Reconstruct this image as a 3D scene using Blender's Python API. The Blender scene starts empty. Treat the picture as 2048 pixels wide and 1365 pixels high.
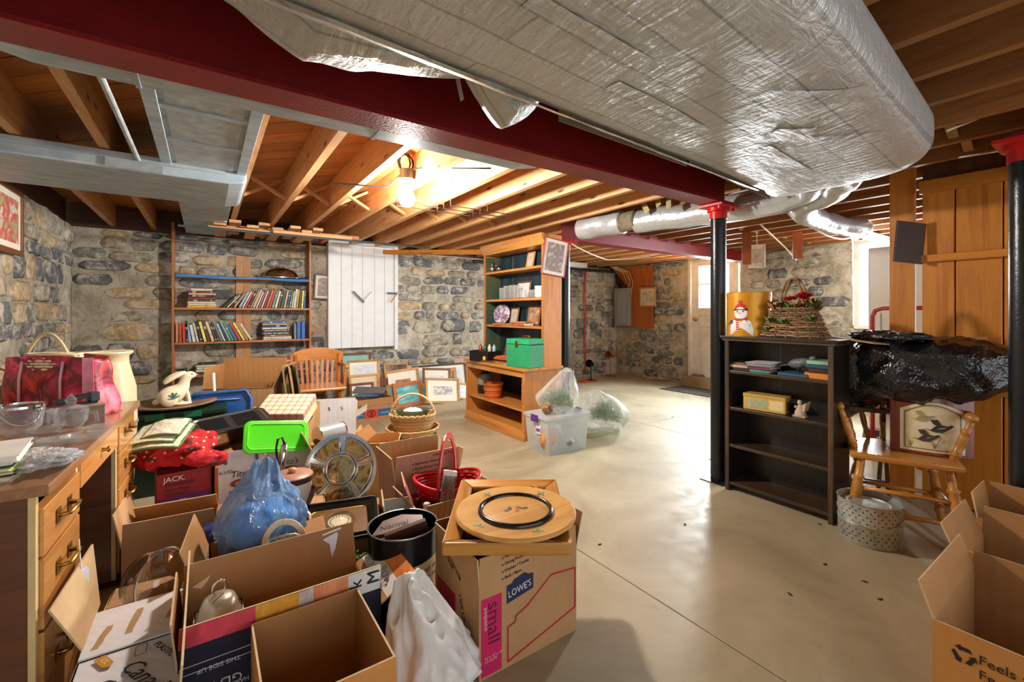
import bpy, bmesh, math, random
from mathutils import Matrix, Vector, noise
SC = bpy.context.scene
COL = SC.collection
R = math.radians
rnd = random.Random(7)
# ------------------------------------------------------------------ camera, world, lights, exposure
CAM_H, FPX, CXP, HYP = 1.2, 889.0, 1024.0, 626.0
SA, CA = math.sin(R(34.6)), math.cos(R(34.6))
cd = bpy.data.cameras.new('camera'); cam = bpy.data.objects.new('camera', cd); COL.objects.link(cam)
cam.location = (0, 0, CAM_H); cam.rotation_euler = (R(90), 0, R(-34.6))
cd.sensor_width = 36; cd.lens = 36 * FPX / 2048; cd.shift_y = -(682.5 - HYP) / 2048; cd.clip_start = .02
SC.camera = cam
w = bpy.data.worlds.new('world'); SC.world = w; w.use_nodes = True
w.node_tree.nodes['Background'].inputs[0].default_value = (.93, .96, 1, 1)
w.node_tree.nodes['Background'].inputs[1].default_value = 1.35
def area(name, loc, rot, sx, sy, power, col=(1, 1, 1)):
    l = bpy.data.lights.new(name, 'AREA'); l.shape = 'RECTANGLE'; l.size = sx; l.size_y = sy; l.energy = power; l.color = col
    o = bpy.data.objects.new(name, l); COL.objects.link(o); o.location = loc; o.rotation_euler = rot
    return o
BULB_POWER = 880.0
area('daylight_door', (7.3, 4.1, 1.75), (0, R(62), 0), .9, .8, 420, (.93, .96, 1))
area('daylight_window', (7.3, 1.6, 1.7), (0, R(75), 0), 1.1, 1.6, 330, (.93, .96, 1))
vs = SC.view_settings
SC.display_settings.display_device = 'sRGB'
vs.view_transform = 'Standard'; vs.look = 'None'; vs.gamma = 1; vs.use_curve_mapping = False
vs.exposure = 0.78
SC.cycles.max_bounces = 8; SC.cycles.diffuse_bounces = 4; SC.cycles.glossy_bounces = 3; SC.cycles.transmission_bounces = 6
SC.cycles.transparent_max_bounces = 16; SC.cycles.caustics_reflective = False; SC.cycles.caustics_refractive = False
SC.cycles.sample_clamp_indirect = 6; SC.cycles.use_denoising = True
# ------------------------------------------------------------------ pixel of the photograph -> point of the place
def pd(u, v, d):
    r = (u - CXP) / FPX * d
    return Vector((d * SA + r * CA, d * CA - r * SA, CAM_H + (HYP - v) / FPX * d))
def pz(u, v, z=0.0): return pd(u, v, (z - CAM_H) * FPX / (HYP - v))
def px(u, v, X):
    k = (u - CXP) / FPX
    return pd(u, v, X / (SA + k * CA))
def py(u, v, Y):
    k = (u - CXP) / FPX
    return pd(u, v, Y / (CA - k * SA))
# ------------------------------------------------------------------ materials
def lin(h):
    h = h.lstrip('#'); c = [int(h[i:i + 2], 16) / 255 for i in (0, 2, 4)]
    return tuple(x / 12.92 if x <= .04045 else ((x + .055) / 1.055) ** 2.4 for x in c) + (1,)
def newmat(name):
    m = bpy.data.materials.new(name); m.use_nodes = True
    nt = m.node_tree; b = nt.nodes['Principled BSDF']
    return m, nt, b
def nd(nt, t, **k):
    n = nt.nodes.new(t)
    for a, b in k.items(): setattr(n, a, b)
    return n
def coords(nt, scale, kind='Object'):
    tc = nd(nt, 'ShaderNodeTexCoord'); mp = nd(nt, 'ShaderNodeMapping')
    nt.links.new(tc.outputs[kind], mp.inputs[0]); mp.inputs['Scale'].default_value = scale
    return mp.outputs[0]
def tex_noise(nt, vec, scale=5, detail=4, rough=.6, dist=0):
    n = nd(nt, 'ShaderNodeTexNoise'); nt.links.new(vec, n.inputs['Vector'])
    n.inputs['Scale'].default_value = scale; n.inputs['Detail'].default_value = detail
    n.inputs['Roughness'].default_value = rough; n.inputs['Distortion'].default_value = dist
    return n.outputs['Fac']
def ramp(nt, fac, stops):
    r = nd(nt, 'ShaderNodeValToRGB'); nt.links.new(fac, r.inputs[0])
    e = r.color_ramp.elements
    while len(e) < len(stops): e.new(.5)
    for i, (p, c) in enumerate(stops):
        e[i].position = p; e[i].color = lin(c) if isinstance(c, str) else c
    return r.outputs[0]
def mixc(nt, fac, a, b, mode='MIX'):
    m = nd(nt, 'ShaderNodeMix', data_type='RGBA', blend_type=mode)
    for s, x in ((0, fac), (6, a), (7, b)):
        if isinstance(x, (int, float)): m.inputs[s].default_value = x
        elif isinstance(x, (tuple, str)): m.inputs[s].default_value = lin(x) if isinstance(x, str) else x
        else: nt.links.new(x, m.inputs[s])
    return m.outputs[2]
def bump(nt, b, h, strength=.3, dist=.01):
    bp = nd(nt, 'ShaderNodeBump'); bp.inputs['Strength'].default_value = strength; bp.inputs['Distance'].default_value = dist
    nt.links.new(h, bp.inputs['Height']); nt.links.new(bp.outputs[0], b.inputs['Normal'])
MC = {}
def plain(col, rough=.55, metal=0.0, var=.12, scale=9, bmp=0.0, bscale=60, name=None, coat=0, sheen=0):
    key = ('p', col, rough, metal, var, scale, bmp, bscale, coat)
    if key in MC: return MC[key]
    m, nt, b = newmat(name or 'paint_' + col.strip('#'))
    c = lin(col); b.inputs['Roughness'].default_value = rough; b.inputs['Metallic'].default_value = metal
    if coat: b.inputs['Coat Weight'].default_value = coat; b.inputs['Coat Roughness'].default_value = .15
    if var:
        v = coords(nt, (1, 1, 1)); n = tex_noise(nt, v, scale, 5)
        lo = tuple(x * (1 - var) for x in c[:3]) + (1,); hi = tuple(min(1, x * (1 + var)) for x in c[:3]) + (1,)
        nt.links.new(ramp(nt, n, [(.3, lo), (.7, hi)]), b.inputs['Base Color'])
    else: b.inputs['Base Color'].default_value = c
    if bmp:
        v = coords(nt, (1, 1, 1)); bump(nt, b, tex_noise(nt, v, bscale, 3), bmp)
    MC[key] = m; return m
def wood(c1, c2, axis='x', rough=.45, scale=1.0, knots=False, coat=0.0, c3=None):
    key = ('w', c1, c2, axis, rough, scale, knots, coat)
    if key in MC: return MC[key]
    m, nt, b = newmat('wood_' + c1.strip('#'))
    s = {'x': (1.2, 14, 14), 'y': (14, 1.2, 14), 'z': (14, 14, 1.2)}[axis]
    v = coords(nt, tuple(a * scale for a in s))
    oi = nd(nt, 'ShaderNodeObjectInfo'); ad = nd(nt, 'ShaderNodeVectorMath', operation='ADD')
    ml = nd(nt, 'ShaderNodeMath', operation='MULTIPLY'); ml.inputs[1].default_value = 37
    nt.links.new(oi.outputs['Random'], ml.inputs[0]); nt.links.new(v, ad.inputs[0]); nt.links.new(ml.outputs[0], ad.inputs[1])
    v = ad.outputs[0]
    n = tex_noise(nt, v, 1.6, 6, .65, .6)
    col = ramp(nt, n, [(.3, c1), (.55, c2), (.75, c1)])
    hs = nd(nt, 'ShaderNodeHueSaturation'); mr = nd(nt, 'ShaderNodeMapRange')
    mr.inputs[3].default_value = .82; mr.inputs[4].default_value = 1.15
    nt.links.new(oi.outputs['Random'], mr.inputs[0]); nt.links.new(mr.outputs[0], hs.inputs['Value']); nt.links.new(col, hs.inputs['Color'])
    col = hs.outputs[0]
    if knots:
        s2 = {'x': (1.1, 4, 4), 'y': (4, 1.1, 4), 'z': (4, 4, 1.1)}[axis]
        vo = nd(nt, 'ShaderNodeTexVoronoi'); vo.inputs['Scale'].default_value = 1.5
        nt.links.new(coords(nt, s2), vo.inputs['Vector'])
        col = mixc(nt, ramp(nt, vo.outputs['Distance'], [(.03, (1, 1, 1, 1)), (.1, (0, 0, 0, 1))]), col, '#3a1d0c')
    nt.links.new(col, b.inputs['Base Color']); b.inputs['Roughness'].default_value = rough
    if coat: b.inputs['Coat Weight'].default_value = coat; b.inputs['Coat Roughness'].default_value = .2
    bump(nt, b, n, .12, .004)
    MC[key] = m; return m
def glassy(name, tint='#ffffff', alpha=.25, rough=.08, gloss='#ffffff', bmp=.0, bscale=12, edge=.55):
    """thin clear film or glass: see-through mixed with a sharp sheen that grows towards grazing angles"""
    if name in MC: return MC[name]
    m = bpy.data.materials.new(name); m.use_nodes = True; nt = m.node_tree; nt.nodes.clear()
    out = nd(nt, 'ShaderNodeOutputMaterial'); tr = nd(nt, 'ShaderNodeBsdfTransparent'); pb = nd(nt, 'ShaderNodeBsdfPrincipled')
    tr.inputs[0].default_value = lin(tint); pb.inputs['Base Color'].default_value = lin(gloss); pb.inputs['Roughness'].default_value = rough
    pb.inputs['Specular IOR Level'].default_value = 1.0
    lw = nd(nt, 'ShaderNodeLayerWeight'); lw.inputs[0].default_value = .35
    mr = nd(nt, 'ShaderNodeMapRange'); mr.inputs[3].default_value = alpha; mr.inputs[4].default_value = min(1, alpha + edge)
    nt.links.new(lw.outputs['Facing'], mr.inputs[0])
    mx = nd(nt, 'ShaderNodeMixShader'); nt.links.new(mr.outputs[0], mx.inputs[0]); nt.links.new(tr.outputs[0], mx.inputs[1]); nt.links.new(pb.outputs[0], mx.inputs[2])
    if bmp:
        v = coords(nt, (1, 1, 1)); bump(nt, pb, tex_noise(nt, v, bscale, 4, .7, 1.5), bmp, .03)
    nt.links.new(mx.outputs[0], out.inputs[0]); MC[name] = m; return m
def emit(name, col, s):
    m = bpy.data.materials.new(name); m.use_nodes = True; nt = m.node_tree; nt.nodes.clear()
    out = nd(nt, 'ShaderNodeOutputMaterial'); e = nd(nt, 'ShaderNodeEmission'); e.inputs[0].default_value = lin(col); e.inputs[1].default_value = s
    nt.links.new(e.outputs[0], out.inputs[0]); return m
def print_mat(cols, scale=9, rough=.6, stretch=(1, 1, 1), dist=.35):
    key = ('pr', tuple(cols), scale, stretch)
    if key in MC: return MC[key]
    m, nt, b = newmat('printed_surface'); v = coords(nt, stretch); n = tex_noise(nt, v, scale, 5, .6, dist)
    k = len(cols); st = [(.25 + .5 * i / (k - 1), c) for i, c in enumerate(cols)]
    nt.links.new(ramp(nt, n, st), b.inputs['Base Color']); b.inputs['Roughness'].default_value = rough
    MC[key] = m; return m
# stone and mortar
def stone_mat():
    m, nt, b = newmat('wall_stone'); oi = nd(nt, 'ShaderNodeObjectInfo')
    base = ramp(nt, oi.outputs['Random'], [(0, '#666b70'), (.2, '#787a79'), (.36, '#8e8d88'), (.5, '#5d6267'), (.6, '#aba492'), (.72, '#98917f'), (.84, '#c3ab84'), (.94, '#b5a07c')])
    
    v = coords(nt, (1, 1, 1), 'Generated')
    tcg = nd(nt, 'ShaderNodeNewGeometry')
    n = tex_noise(nt, tcg.outputs['Position'], 20, 7, .68, .15)
    c = mixc(nt, .75, base, ramp(nt, n, [(.28, '#4a4a4c'), (.5, '#b0b0ae'), (.72, '#f2efe8')]), 'OVERLAY')
    n2 = tex_noise(nt, tcg.outputs['Position'], 7.5, 8, .74, .3)
    c = mixc(nt, ramp(nt, n2, [(.49, (0, 0, 0, 1)), (.6, (.85, .85, .85, 1))]), c, '#d0c9b6')
    nt.links.new(c, b.inputs['Base Color']); b.inputs['Roughness'].default_value = .85
    bump(nt, b, tex_noise(nt, tcg.outputs['Position'], 26, 6, .7), .8, .02)
    return m
def mortar_mat():
    m, nt, b = newmat('wall_mortar'); tcg = nd(nt, 'ShaderNodeNewGeometry'); p = tcg.outputs['Position']
    n = tex_noise(nt, p, 6, 8, .72, .25)
    c = ramp(nt, n, [(.28, '#7d7668'), (.42, '#b0a893'), (.55, '#cfc7b3'), (.75, '#e6e1d3')])
    n3 = tex_noise(nt, p, 21, 5, .7, .3)
    c = mixc(nt, ramp(nt, n3, [(.6, (0, 0, 0, 1)), (.68, (.8, .8, .8, 1))]), c, '#5a564e')
    nt.links.new(c, b.inputs['Base Color']); b.inputs['Roughness'].default_value = .92
    bump(nt, b, tex_noise(nt, p, 24, 8, .72), 1.0, .03)
    return m
def concrete_mat():
    m, nt, b = newmat('floor_concrete'); tcg = nd(nt, 'ShaderNodeNewGeometry'); p = tcg.outputs['Position']
    n = tex_noise(nt, p, 1.3, 6, .62, .6)
    c = ramp(nt, n, [(.3, '#968c70'), (.5, '#ada384'), (.7, '#c0b699')])
    n2 = tex_noise(nt, p, 9, 6, .7, .5)
    c = mixc(nt, ramp(nt, n2, [(.6, (0, 0, 0, 1)), (.78, (.6, .6, .6, 1))]), c, '#8f8772')
    n3 = tex_noise(nt, p, 38, 3, .6)
    c = mixc(nt, ramp(nt, n3, [(.72, (0, 0, 0, 1)), (.76, (.7, .7, .7, 1))]), c, '#6d6655')
    nt.links.new(c, b.inputs['Base Color'])
    r = ramp(nt, n2, [(.3, (.42, .42, .42, 1)), (.7, (.62, .62, .62, 1))]); nt.links.new(r, b.inputs['Roughness'])
    bump(nt, b, n2, .08, .01); return m
def card_mat(name, col, axis=2, freq=95, strength=.25):
    m, nt, b = newmat(name); v = coords(nt, (1, 1, 1)); c = lin(col)
    n = tex_noise(nt, v, 6, 5)
    nt.links.new(ramp(nt, n, [(.3, tuple(x * .88 for x in c[:3]) + (1,)), (.7, tuple(min(1, x * 1.08) for x in c[:3]) + (1,))]), b.inputs['Base Color'])
    b.inputs['Roughness'].default_value = .75
    wv = nd(nt, 'ShaderNodeTexWave', bands_direction='DIAGONAL'); wv.inputs['Scale'].default_value = freq / 6
    mp = coords(nt, (1, 1, .02)); nt.links.new(mp, wv.inputs['Vector'])
    bump(nt, b, wv.outputs['Fac'], strength, .002); return m
def foil_mat():
    m, nt, b = newmat('silver_duct_wrap'); tcg = nd(nt, 'ShaderNodeNewGeometry'); p = tcg.outputs['Position']
    mp = nd(nt, 'ShaderNodeMapping'); nt.links.new(p, mp.inputs[0]); mp.inputs['Scale'].default_value = (5, 22, 10); mp.inputs['Rotation'].default_value = (0, 0, R(38))
    wr = tex_noise(nt, mp.outputs[0], 1.6, 5, .6, 1.4)
    mp2 = nd(nt, 'ShaderNodeMapping'); nt.links.new(p, mp2.inputs[0]); mp2.inputs['Scale'].default_value = (30, 7, 10); mp2.inputs['Rotation'].default_value = (0, 0, R(4))
    wr2 = tex_noise(nt, mp2.outputs[0], 1.3, 3, .5, .3)
    ad = nd(nt, 'ShaderNodeMath', operation='ADD'); nt.links.new(wr, ad.inputs[0]); nt.links.new(wr2, ad.inputs[1])
    vo = nd(nt, 'ShaderNodeTexBrick'); vo.inputs['Scale'].default_value = 1.0; vo.inputs['Mortar Size'].default_value = .004
    vo.inputs['Brick Width'].default_value = 1.3; vo.inputs['Row Height'].default_value = .12
    mp3 = nd(nt, 'ShaderNodeMapping'); nt.links.new(p, mp3.inputs[0]); mp3.inputs['Rotation'].default_value = (0, 0, R(-4)); nt.links.new(mp3.outputs[0], vo.inputs['Vector'])
    vo.inputs['Color1'].default_value = lin('#c9cac5'); vo.inputs['Color2'].default_value = lin('#bfc1bd'); vo.inputs['Mortar'].default_value = lin('#a3a5a0')
    nt.links.new(vo.outputs['Color'], b.inputs['Base Color']); b.inputs['Metallic'].default_value = .5; b.inputs['Roughness'].default_value = .44
    bump(nt, b, ad.outputs[0], .4, .03); return m
def fabric_red():
    m, nt, b = newmat('red_print_cotton'); v = coords(nt, (1, 1, 1)); vo = nd(nt, 'ShaderNodeTexVoronoi'); vo.inputs['Scale'].default_value = 30
    nt.links.new(v, vo.inputs['Vector'])
    c = ramp(nt, vo.outputs['Distance'], [(.16, '#e8d8b0'), (.24, '#b00f18'), (.5, '#c0141c')])
    nt.links.new(mixc(nt, ramp(nt, tex_noise(nt, v, 9, 3), [(.56, (0, 0, 0, 1)), (.6, (.8, .8, .8, 1))]), c, '#3a1414'), b.inputs['Base Color'])
    b.inputs['Roughness'].default_value = .8; bump(nt, b, tex_noise(nt, v, 30, 4), .3); return m
def speckle(name, base, spot, scale=30, lo=.08, hi=.16, rough=.5, metal=0):
    m, nt, b = newmat(name); v = coords(nt, (1, 1, 1)); vo = nd(nt, 'ShaderNodeTexVoronoi'); vo.inputs['Scale'].default_value = scale
    nt.links.new(v, vo.inputs['Vector']); nt.links.new(ramp(nt, vo.outputs['Distance'], [(lo, spot), (hi, base)]), b.inputs['Base Color'])
    b.inputs['Roughness'].default_value = rough; b.inputs['Metallic'].default_value = metal; return m
STONE, MORTAR, CONC = stone_mat(), mortar_mat(), concrete_mat()
CARD, CARDI, CARDL = card_mat('cardboard_kraft', '#b98f61'), card_mat('cardboard_inside', '#a87946'), card_mat('cardboard_edge', '#d8bd92')
CARDO = card_mat('cardboard_orange', '#c98a45')
WHITEC = card_mat('cardboard_white', '#d9dade'); FOIL = foil_mat()
CHROME = plain('#cfcfd2', .12, 1, 0); SILVER = plain('#b4b2ae', .28, 1, .2); BRASS = plain('#b08a45', .3, 1, .1)
GALV = print_mat(['#8f9698', '#aab3b6', '#c3cbcd'], 14, .42); GALV.node_tree.nodes['Principled BSDF'].inputs['Metallic'].default_value = .45
DUCT = print_mat(['#8fa0ab', '#a9b8c0', '#c6d0d3'], 6, .45, (1, 3, 1)); DUCT.node_tree.nodes['Principled BSDF'].inputs['Metallic'].default_value = .4
REDM = plain('#86171b', .38, .0, .18, 5, .25, 90); REDB = plain('#c81e1e', .3, 0, .1)
BLACKP = plain('#10151a', .28, 0, .2, 12, .12, 70); BLACK = plain('#0c0c0e', .4); INK = plain('#17181c', .7, 0, 0)
WHITE = plain('#e6e4de', .5); PAPER = plain('#e9e4d4', .75, 0, .06); PINK = plain('#c4175a', .65); NAVY = plain('#1c2450', .6); REDI = plain('#b01a30', .65)
JOIST = wood('#b47a47', '#d2a06a', 'y', .6, 1, True); JOISTX = wood('#b07843', '#cf9a62', 'x', .6)
SUBF = wood('#a3622c', '#c98848', 'x', .55, 1, True); PINE = wood('#a85f14', '#cc8128', 'z', .4, .7, True, .2); PINEX = wood('#a35c16', '#c67c26', 'y', .4, 1, False, .2)
OAK = wood('#b0661f', '#cf8a3a', 'x', .3, 1, False, .4); OAKZ = wood('#a9601f', '#c98238', 'z', .3, 1, False, .4)
HUT = wood('#a8642c', '#c4823f', 'z', .35, .8, False, .3); HUTX = wood('#b06a28', '#cf8f45', 'y', .35, .8, False, .3)
WALN = wood('#4a2817', '#6a3c22', 'x', .35, .8, False, .3); WALNF = wood('#b3733a', '#d0924e', 'y', .25, .8, False, .6)
SHELFW = wood('#a05a2a', '#bb7640', 'x', .45)
BCASE = wood('#0b0908', '#231b17', 'z', .4, 1.2, False, .2); BCEDGE = wood('#2b1d13', '#543f29', 'y', .45)

def clearglass(name, tint='#fcfefd', lo=.05, hi=.75, rough=.03, bmp=0, bscale=20):
    if name in MC: return MC[name]
    m = bpy.data.materials.new(name); m.use_nodes = True; nt = m.node_tree; nt.nodes.clear()
    out = nd(nt, 'ShaderNodeOutputMaterial'); tr = nd(nt, 'ShaderNodeBsdfTransparent'); gl_ = nd(nt, 'ShaderNodeBsdfGlossy'); tr.inputs[0].default_value = lin(tint); gl_.inputs['Roughness'].default_value = rough
    lw = nd(nt, 'ShaderNodeLayerWeight'); lw.inputs[0].default_value = .3; mr = nd(nt, 'ShaderNodeMapRange'); mr.inputs[3].default_value = lo; mr.inputs[4].default_value = hi; nt.links.new(lw.outputs['Facing'], mr.inputs[0])
    if bmp: bp = nd(nt, 'ShaderNodeBump'); bp.inputs['Strength'].default_value = bmp; bp.inputs['Distance'].default_value = .02; nt.links.new(tex_noise(nt, coords(nt, (1, 1, 1)), bscale, 3, .6, 1.0), bp.inputs['Height']); nt.links.new(bp.outputs[0], gl_.inputs['Normal']); nt.links.new(bp.outputs[0], lw.inputs['Normal'])
    mx = nd(nt, 'ShaderNodeMixShader'); nt.links.new(mr.outputs[0], mx.inputs[0]); nt.links.new(tr.outputs[0], mx.inputs[1]); nt.links.new(gl_.outputs[0], mx.inputs[2]); nt.links.new(mx.outputs[0], out.inputs[0]); MC[name] = m; return m
GLASS = glassy('clear_glass', '#fdfefe', .06, .03, '#ffffff', 0, 12, .4); FILM = glassy('clear_plastic_bag', '#f4f6f4', .16, .12, '#ffffff', .8, 14)
TUBP = glassy('translucent_plastic', '#f6f8f7', .3, .3, '#e8ecec', 0, 12, .2)
BLUEF = glassy('blue_plastic_film', '#c8e0f8', .3, .1, '#a4d0fa', 1.0, 34)
# ------------------------------------------------------------------ mesh building
class MB:
    def __init__(s): s.v = []; s.f = []; s.m = []; s.T = None
    def add(s, vs, fs, mi=0):
        n = len(s.v)
        s.v += [tuple(s.T @ Vector(p)) if s.T else tuple(p) for p in vs]
        for i, f in enumerate(fs):
            s.f.append([n + k for k in f]); s.m.append(mi[i] if isinstance(mi, (list, tuple)) else mi)
        return s
    def hexa(s, p, mi=0):   # 4 bottom ring + 4 top ring
        return s.add(p, [(3, 2, 1, 0), (4, 5, 6, 7), (0, 1, 5, 4), (1, 2, 6, 5), (2, 3, 7, 6), (3, 0, 4, 7)], mi)
    def box(s, x0, x1, y0, y1, z0, z1, mi=0):
        return s.hexa([(x0, y0, z0), (x1, y0, z0), (x1, y1, z0), (x0, y1, z0), (x0, y0, z1), (x1, y0, z1), (x1, y1, z1), (x0, y1, z1)], mi)
    def slab(s, q, t, mi=0):   # quad (ccw from the front), thickness behind
        q = [Vector(p) for p in q]; n = (q[1] - q[0]).cross(q[3] - q[0]).normalized() * t
        return s.hexa([tuple(p - n) for p in q] + [tuple(p) for p in q], mi)
    def bar(s, a, b, wx, wz, up=(0, 0, 1), mi=0):
        a, b = Vector(a), Vector(b); d = (b - a).normalized(); x = d.cross(Vector(up))
        if x.length < 1e-4: x = Vector((1, 0, 0))
        x = x.normalized() * wx / 2; z = x.cross(d).normalized() * wz / 2
        return s.hexa([a - x - z, a + x - z, a + x + z, a - x + z, b - x - z, b + x - z, b + x + z, b - x + z], mi)
    def lathe(s, prof, n=24, c=(0, 0, 0), mi=0, sx=1, sy=1):
        vs = []; fs = []; m = len(prof)
        for r, z in prof:
            for k in range(n):
                a = 2 * math.pi * k / n; vs.append((c[0] + r * sx * math.cos(a), c[1] + r * sy * math.sin(a), c[2] + z))
        for j in range(m - 1):
            for k in range(n): fs.append((j * n + k, j * n + (k + 1) % n, (j + 1) * n + (k + 1) % n, (j + 1) * n + k))
        return s.add(vs, fs, mi)
    def tube(s, pts, r, n=8, mi=0, closed=False):
        P = [Vector(p) for p in pts]; m = len(P); vs = []; fs = []; up = None
        rr = r if isinstance(r, (list, tuple)) else [r] * m
        for i, p in enumerate(P):
            a = P[(i - 1) % m] if closed or i else p; b = P[(i + 1) % m] if closed or i < m - 1 else p
            d = (b - a)
            d = d.normalized() if d.length > 1e-9 else Vector((0, 0, 1))
            if up is None: up = Vector((0, 0, 1)) if abs(d.z) < .9 else Vector((1, 0, 0))
            x = d.cross(up)
            if x.length < 1e-4: x = d.orthogonal()
            x.normalize(); y = x.cross(d); up = y
            for k in range(n):
                t = 2 * math.pi * k / n; vs.append(tuple(p + (x * math.cos(t) + y * math.sin(t)) * rr[i]))
        for i in range(m if closed else m - 1):
            j = (i + 1) % m
            for k in range(n): fs.append((i * n + k, i * n + (k + 1) % n, j * n + (k + 1) % n, j * n + k))
        if not closed: fs += [tuple(reversed(range(n))), tuple((m - 1) * n + k for k in range(n))]
        return s.add(vs, fs, mi)
    def cyl(s, a, b, r0, r1=None, n=16, mi=0): return s.tube([a, b], [r0, r0 if r1 is None else r1], n, mi)
    def prism(s, poly, y0, y1, mi=0):   # polygon in x,z extruded along y
        n = len(poly)
        return s.add([(x, y0, z) for x, z in poly] + [(x, y1, z) for x, z in poly],
                     [tuple(range(n)), tuple(reversed(range(n, 2 * n)))] + [((i + 1) % n, i, n + i, n + (i + 1) % n) for i in range(n)], mi)
    def flat(s, poly, z0, z1, mi=0):    # polygon in x,y extruded along z
        n = len(poly)
        return s.add([(x, y, z0) for x, y in poly] + [(x, y, z1) for x, y in poly],
                     [tuple(reversed(range(n))), tuple(range(n, 2 * n))] + [(i, (i + 1) % n, n + (i + 1) % n, n + i) for i in range(n)], mi)
    def grid(s, fn, nu, nv, mi=0, wrap=False):
        vs = [tuple(fn(i / (nu if wrap else nu - 1), j / (nv - 1))) for j in range(nv) for i in range(nu)]
        fs = [(j * nu + i, j * nu + (i + 1) % nu, (j + 1) * nu + (i + 1) % nu, (j + 1) * nu + i) for j in range(nv - 1) for i in range(nu if wrap else nu - 1)]
        return s.add(vs, fs, mi)
    def build(s, name, mats, parent=None, loc=(0, 0, 0), rot=(0, 0, 0), smooth=False, bev=0, seg=2, thick=0, sub=0):
        me = bpy.data.meshes.new(name); me.from_pydata(s.v, [], s.f)
        mats = mats if isinstance(mats, (list, tuple)) else [mats]
        for m in mats: me.materials.append(m)
        if len(mats) > 1: me.polygons.foreach_set('material_index', s.m)
        if smooth: me.polygons.foreach_set('use_smooth', [True] * len(me.polygons))
        me.update()
        o = bpy.data.objects.new(name, me); COL.objects.link(o)
        o.location = loc; o.rotation_euler = rot
        if parent is not None: o.parent = parent
        if thick: md = o.modifiers.new('solid', 'SOLIDIFY'); md.thickness = thick
        if sub: md = o.modifiers.new('sub', 'SUBSURF'); md.levels = md.render_levels = sub
        if bev:
            md = o.modifiers.new('bev', 'BEVEL'); md.width = bev; md.segments = seg; md.limit_method = 'ANGLE'; md.angle_limit = R(40)
        if smooth == 'auto':
            me.polygons.foreach_set('use_smooth', [False] * len(me.polygons))
            me.set_sharp_from_angle(angle=R(40)); me.polygons.foreach_set('use_smooth', [True] * len(me.polygons))
        return o
def thing(name, label, cat, loc=(0, 0, 0), rz=0, group=None, rot=None):
    o = bpy.data.objects.new(name, None); COL.objects.link(o); o.empty_display_size = .1
    o.location = loc; o.rotation_euler = rot if rot else (0, 0, rz)
    return tag(o, label, cat, group)
def tag(o, label, cat, group=None):
    o['label'] = label; o['category'] = cat
    if group: o['group'] = group
    return o
def struct(o, label=None):
    o['kind'] = 'structure'
    if label: o['label'] = label
    return o
def text(body, parent, loc, rot, size, mat, align='LEFT', ext=.0004, sx=1.0, name='lettering', shear=0, spacing=1.0):
    c = bpy.data.curves.new(name, 'FONT'); c.body = body; c.size = size; c.extrude = ext; c.align_x = align; c.resolution_u = 2
    c.shear = shear; c.space_line = spacing
    tmp = bpy.data.objects.new('tmp', c); me = bpy.data.meshes.new_from_object(tmp); bpy.data.objects.remove(tmp); bpy.data.curves.remove(c)
    me.materials.clear(); me.materials.append(mat); me.name = name
    o = bpy.data.objects.new(name, me); COL.objects.link(o); o.parent = parent; o.location = loc; o.rotation_euler = rot; o.scale = (sx, 1, 1); return o
FY, FX = (R(90), 0, 0), (R(90), 0, R(-90))      # text on a face towards -Y / towards -X
def fbm(p, f=1.0, oct=4): return noise.fractal(Vector(p) * f, .8, 2.0, oct)
def blob(rx, ry, rz, seed=0, amp=.12, freq=4, n=36, m=22, floor=None, fold=0.0, top=None):
    b = MB()
    def fn(u, v):
        a = 2 * math.pi * u; e = math.pi * (v - .5)
        d = Vector((math.cos(a) * math.cos(e), math.sin(a) * math.cos(e), math.sin(e)))
        k = 1 + amp * noise.noise(d * freq + Vector((seed, seed, seed))) + amp * .5 * noise.noise(d * freq * 2.3 + Vector((seed + 9, 0, 0)))
        if fold: k += fold * (abs(noise.noise(d * freq * 1.8 + Vector((3, seed, 0)))) - .25)
        p = Vector((d.x * rx * k, d.y * ry * k, d.z * rz * k))
        if floor is not None and p.z < floor: p.z = floor + .002 * noise.noise(d * 9)
        return p
    return b.grid(fn, n, m, wrap=True)
def heap(rx, ry, rz, seed, peak=None, floor=0.0, a1=.25, f1=7.0, a2=.03, f2=11.0, n=96, m=56, pw=2.6, droop=None):
    """crumpled film: rounded body, creased along ridges; heights start at floor"""
    b = MB(); S = Vector((seed * 3.1, seed * 1.7, seed * .9)); mr = min(rx, ry, rz)
    def fn(u, v):
        a = 2 * math.pi * u; e = math.pi * (v - .5); ce, se = math.cos(e), math.sin(e); d = Vector((math.cos(a) * ce, math.sin(a) * ce, se))
        q_ = Vector((rx * d.x, ry * d.y, rz * (abs(d.z) ** (2 / pw)) * (1 if d.z > 0 else -1)))
        nr = Vector((d.x / rx, d.y / ry, d.z / rz)).normalized(); k = a1 * mr * noise.noise(q_ * f1 + S)
        r1 = 1 - abs(noise.noise(q_ * f2 + S * 2)) * 2.4; r2 = 1 - abs(noise.noise(q_ * f2 * 2.1 + S * 3)) * 2.4
        q_ += nr * (k + (a2 * (r1 - .4) + a2 * .4 * (r2 - .4)) * min(1, ce * 2.2))
        if peak:
            t = min(1, max(0, q_.z / rz)) ** 1.5; q_.x = q_.x * (1 - peak[3] * min(1, t)) + peak[0] * t; q_.y = q_.y * (1 - peak[3] * min(1, t)) + peak[1] * t; q_.z += peak[2] * t
        if droop: q_.z -= droop(q_.x, q_.y) if q_.z < 0 else 0
        q_.z += rz
        if floor is not None and q_.z < floor: q_.z = floor
        return q_
    return b.grid(fn, n, m, wrap=True)
def copy_tree(o, parent=None):
    c = o.copy(); COL.objects.link(c)
    if parent is not None: c.parent = parent
    for ch in list(o.children): copy_tree(ch, c)
    return c
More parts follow.
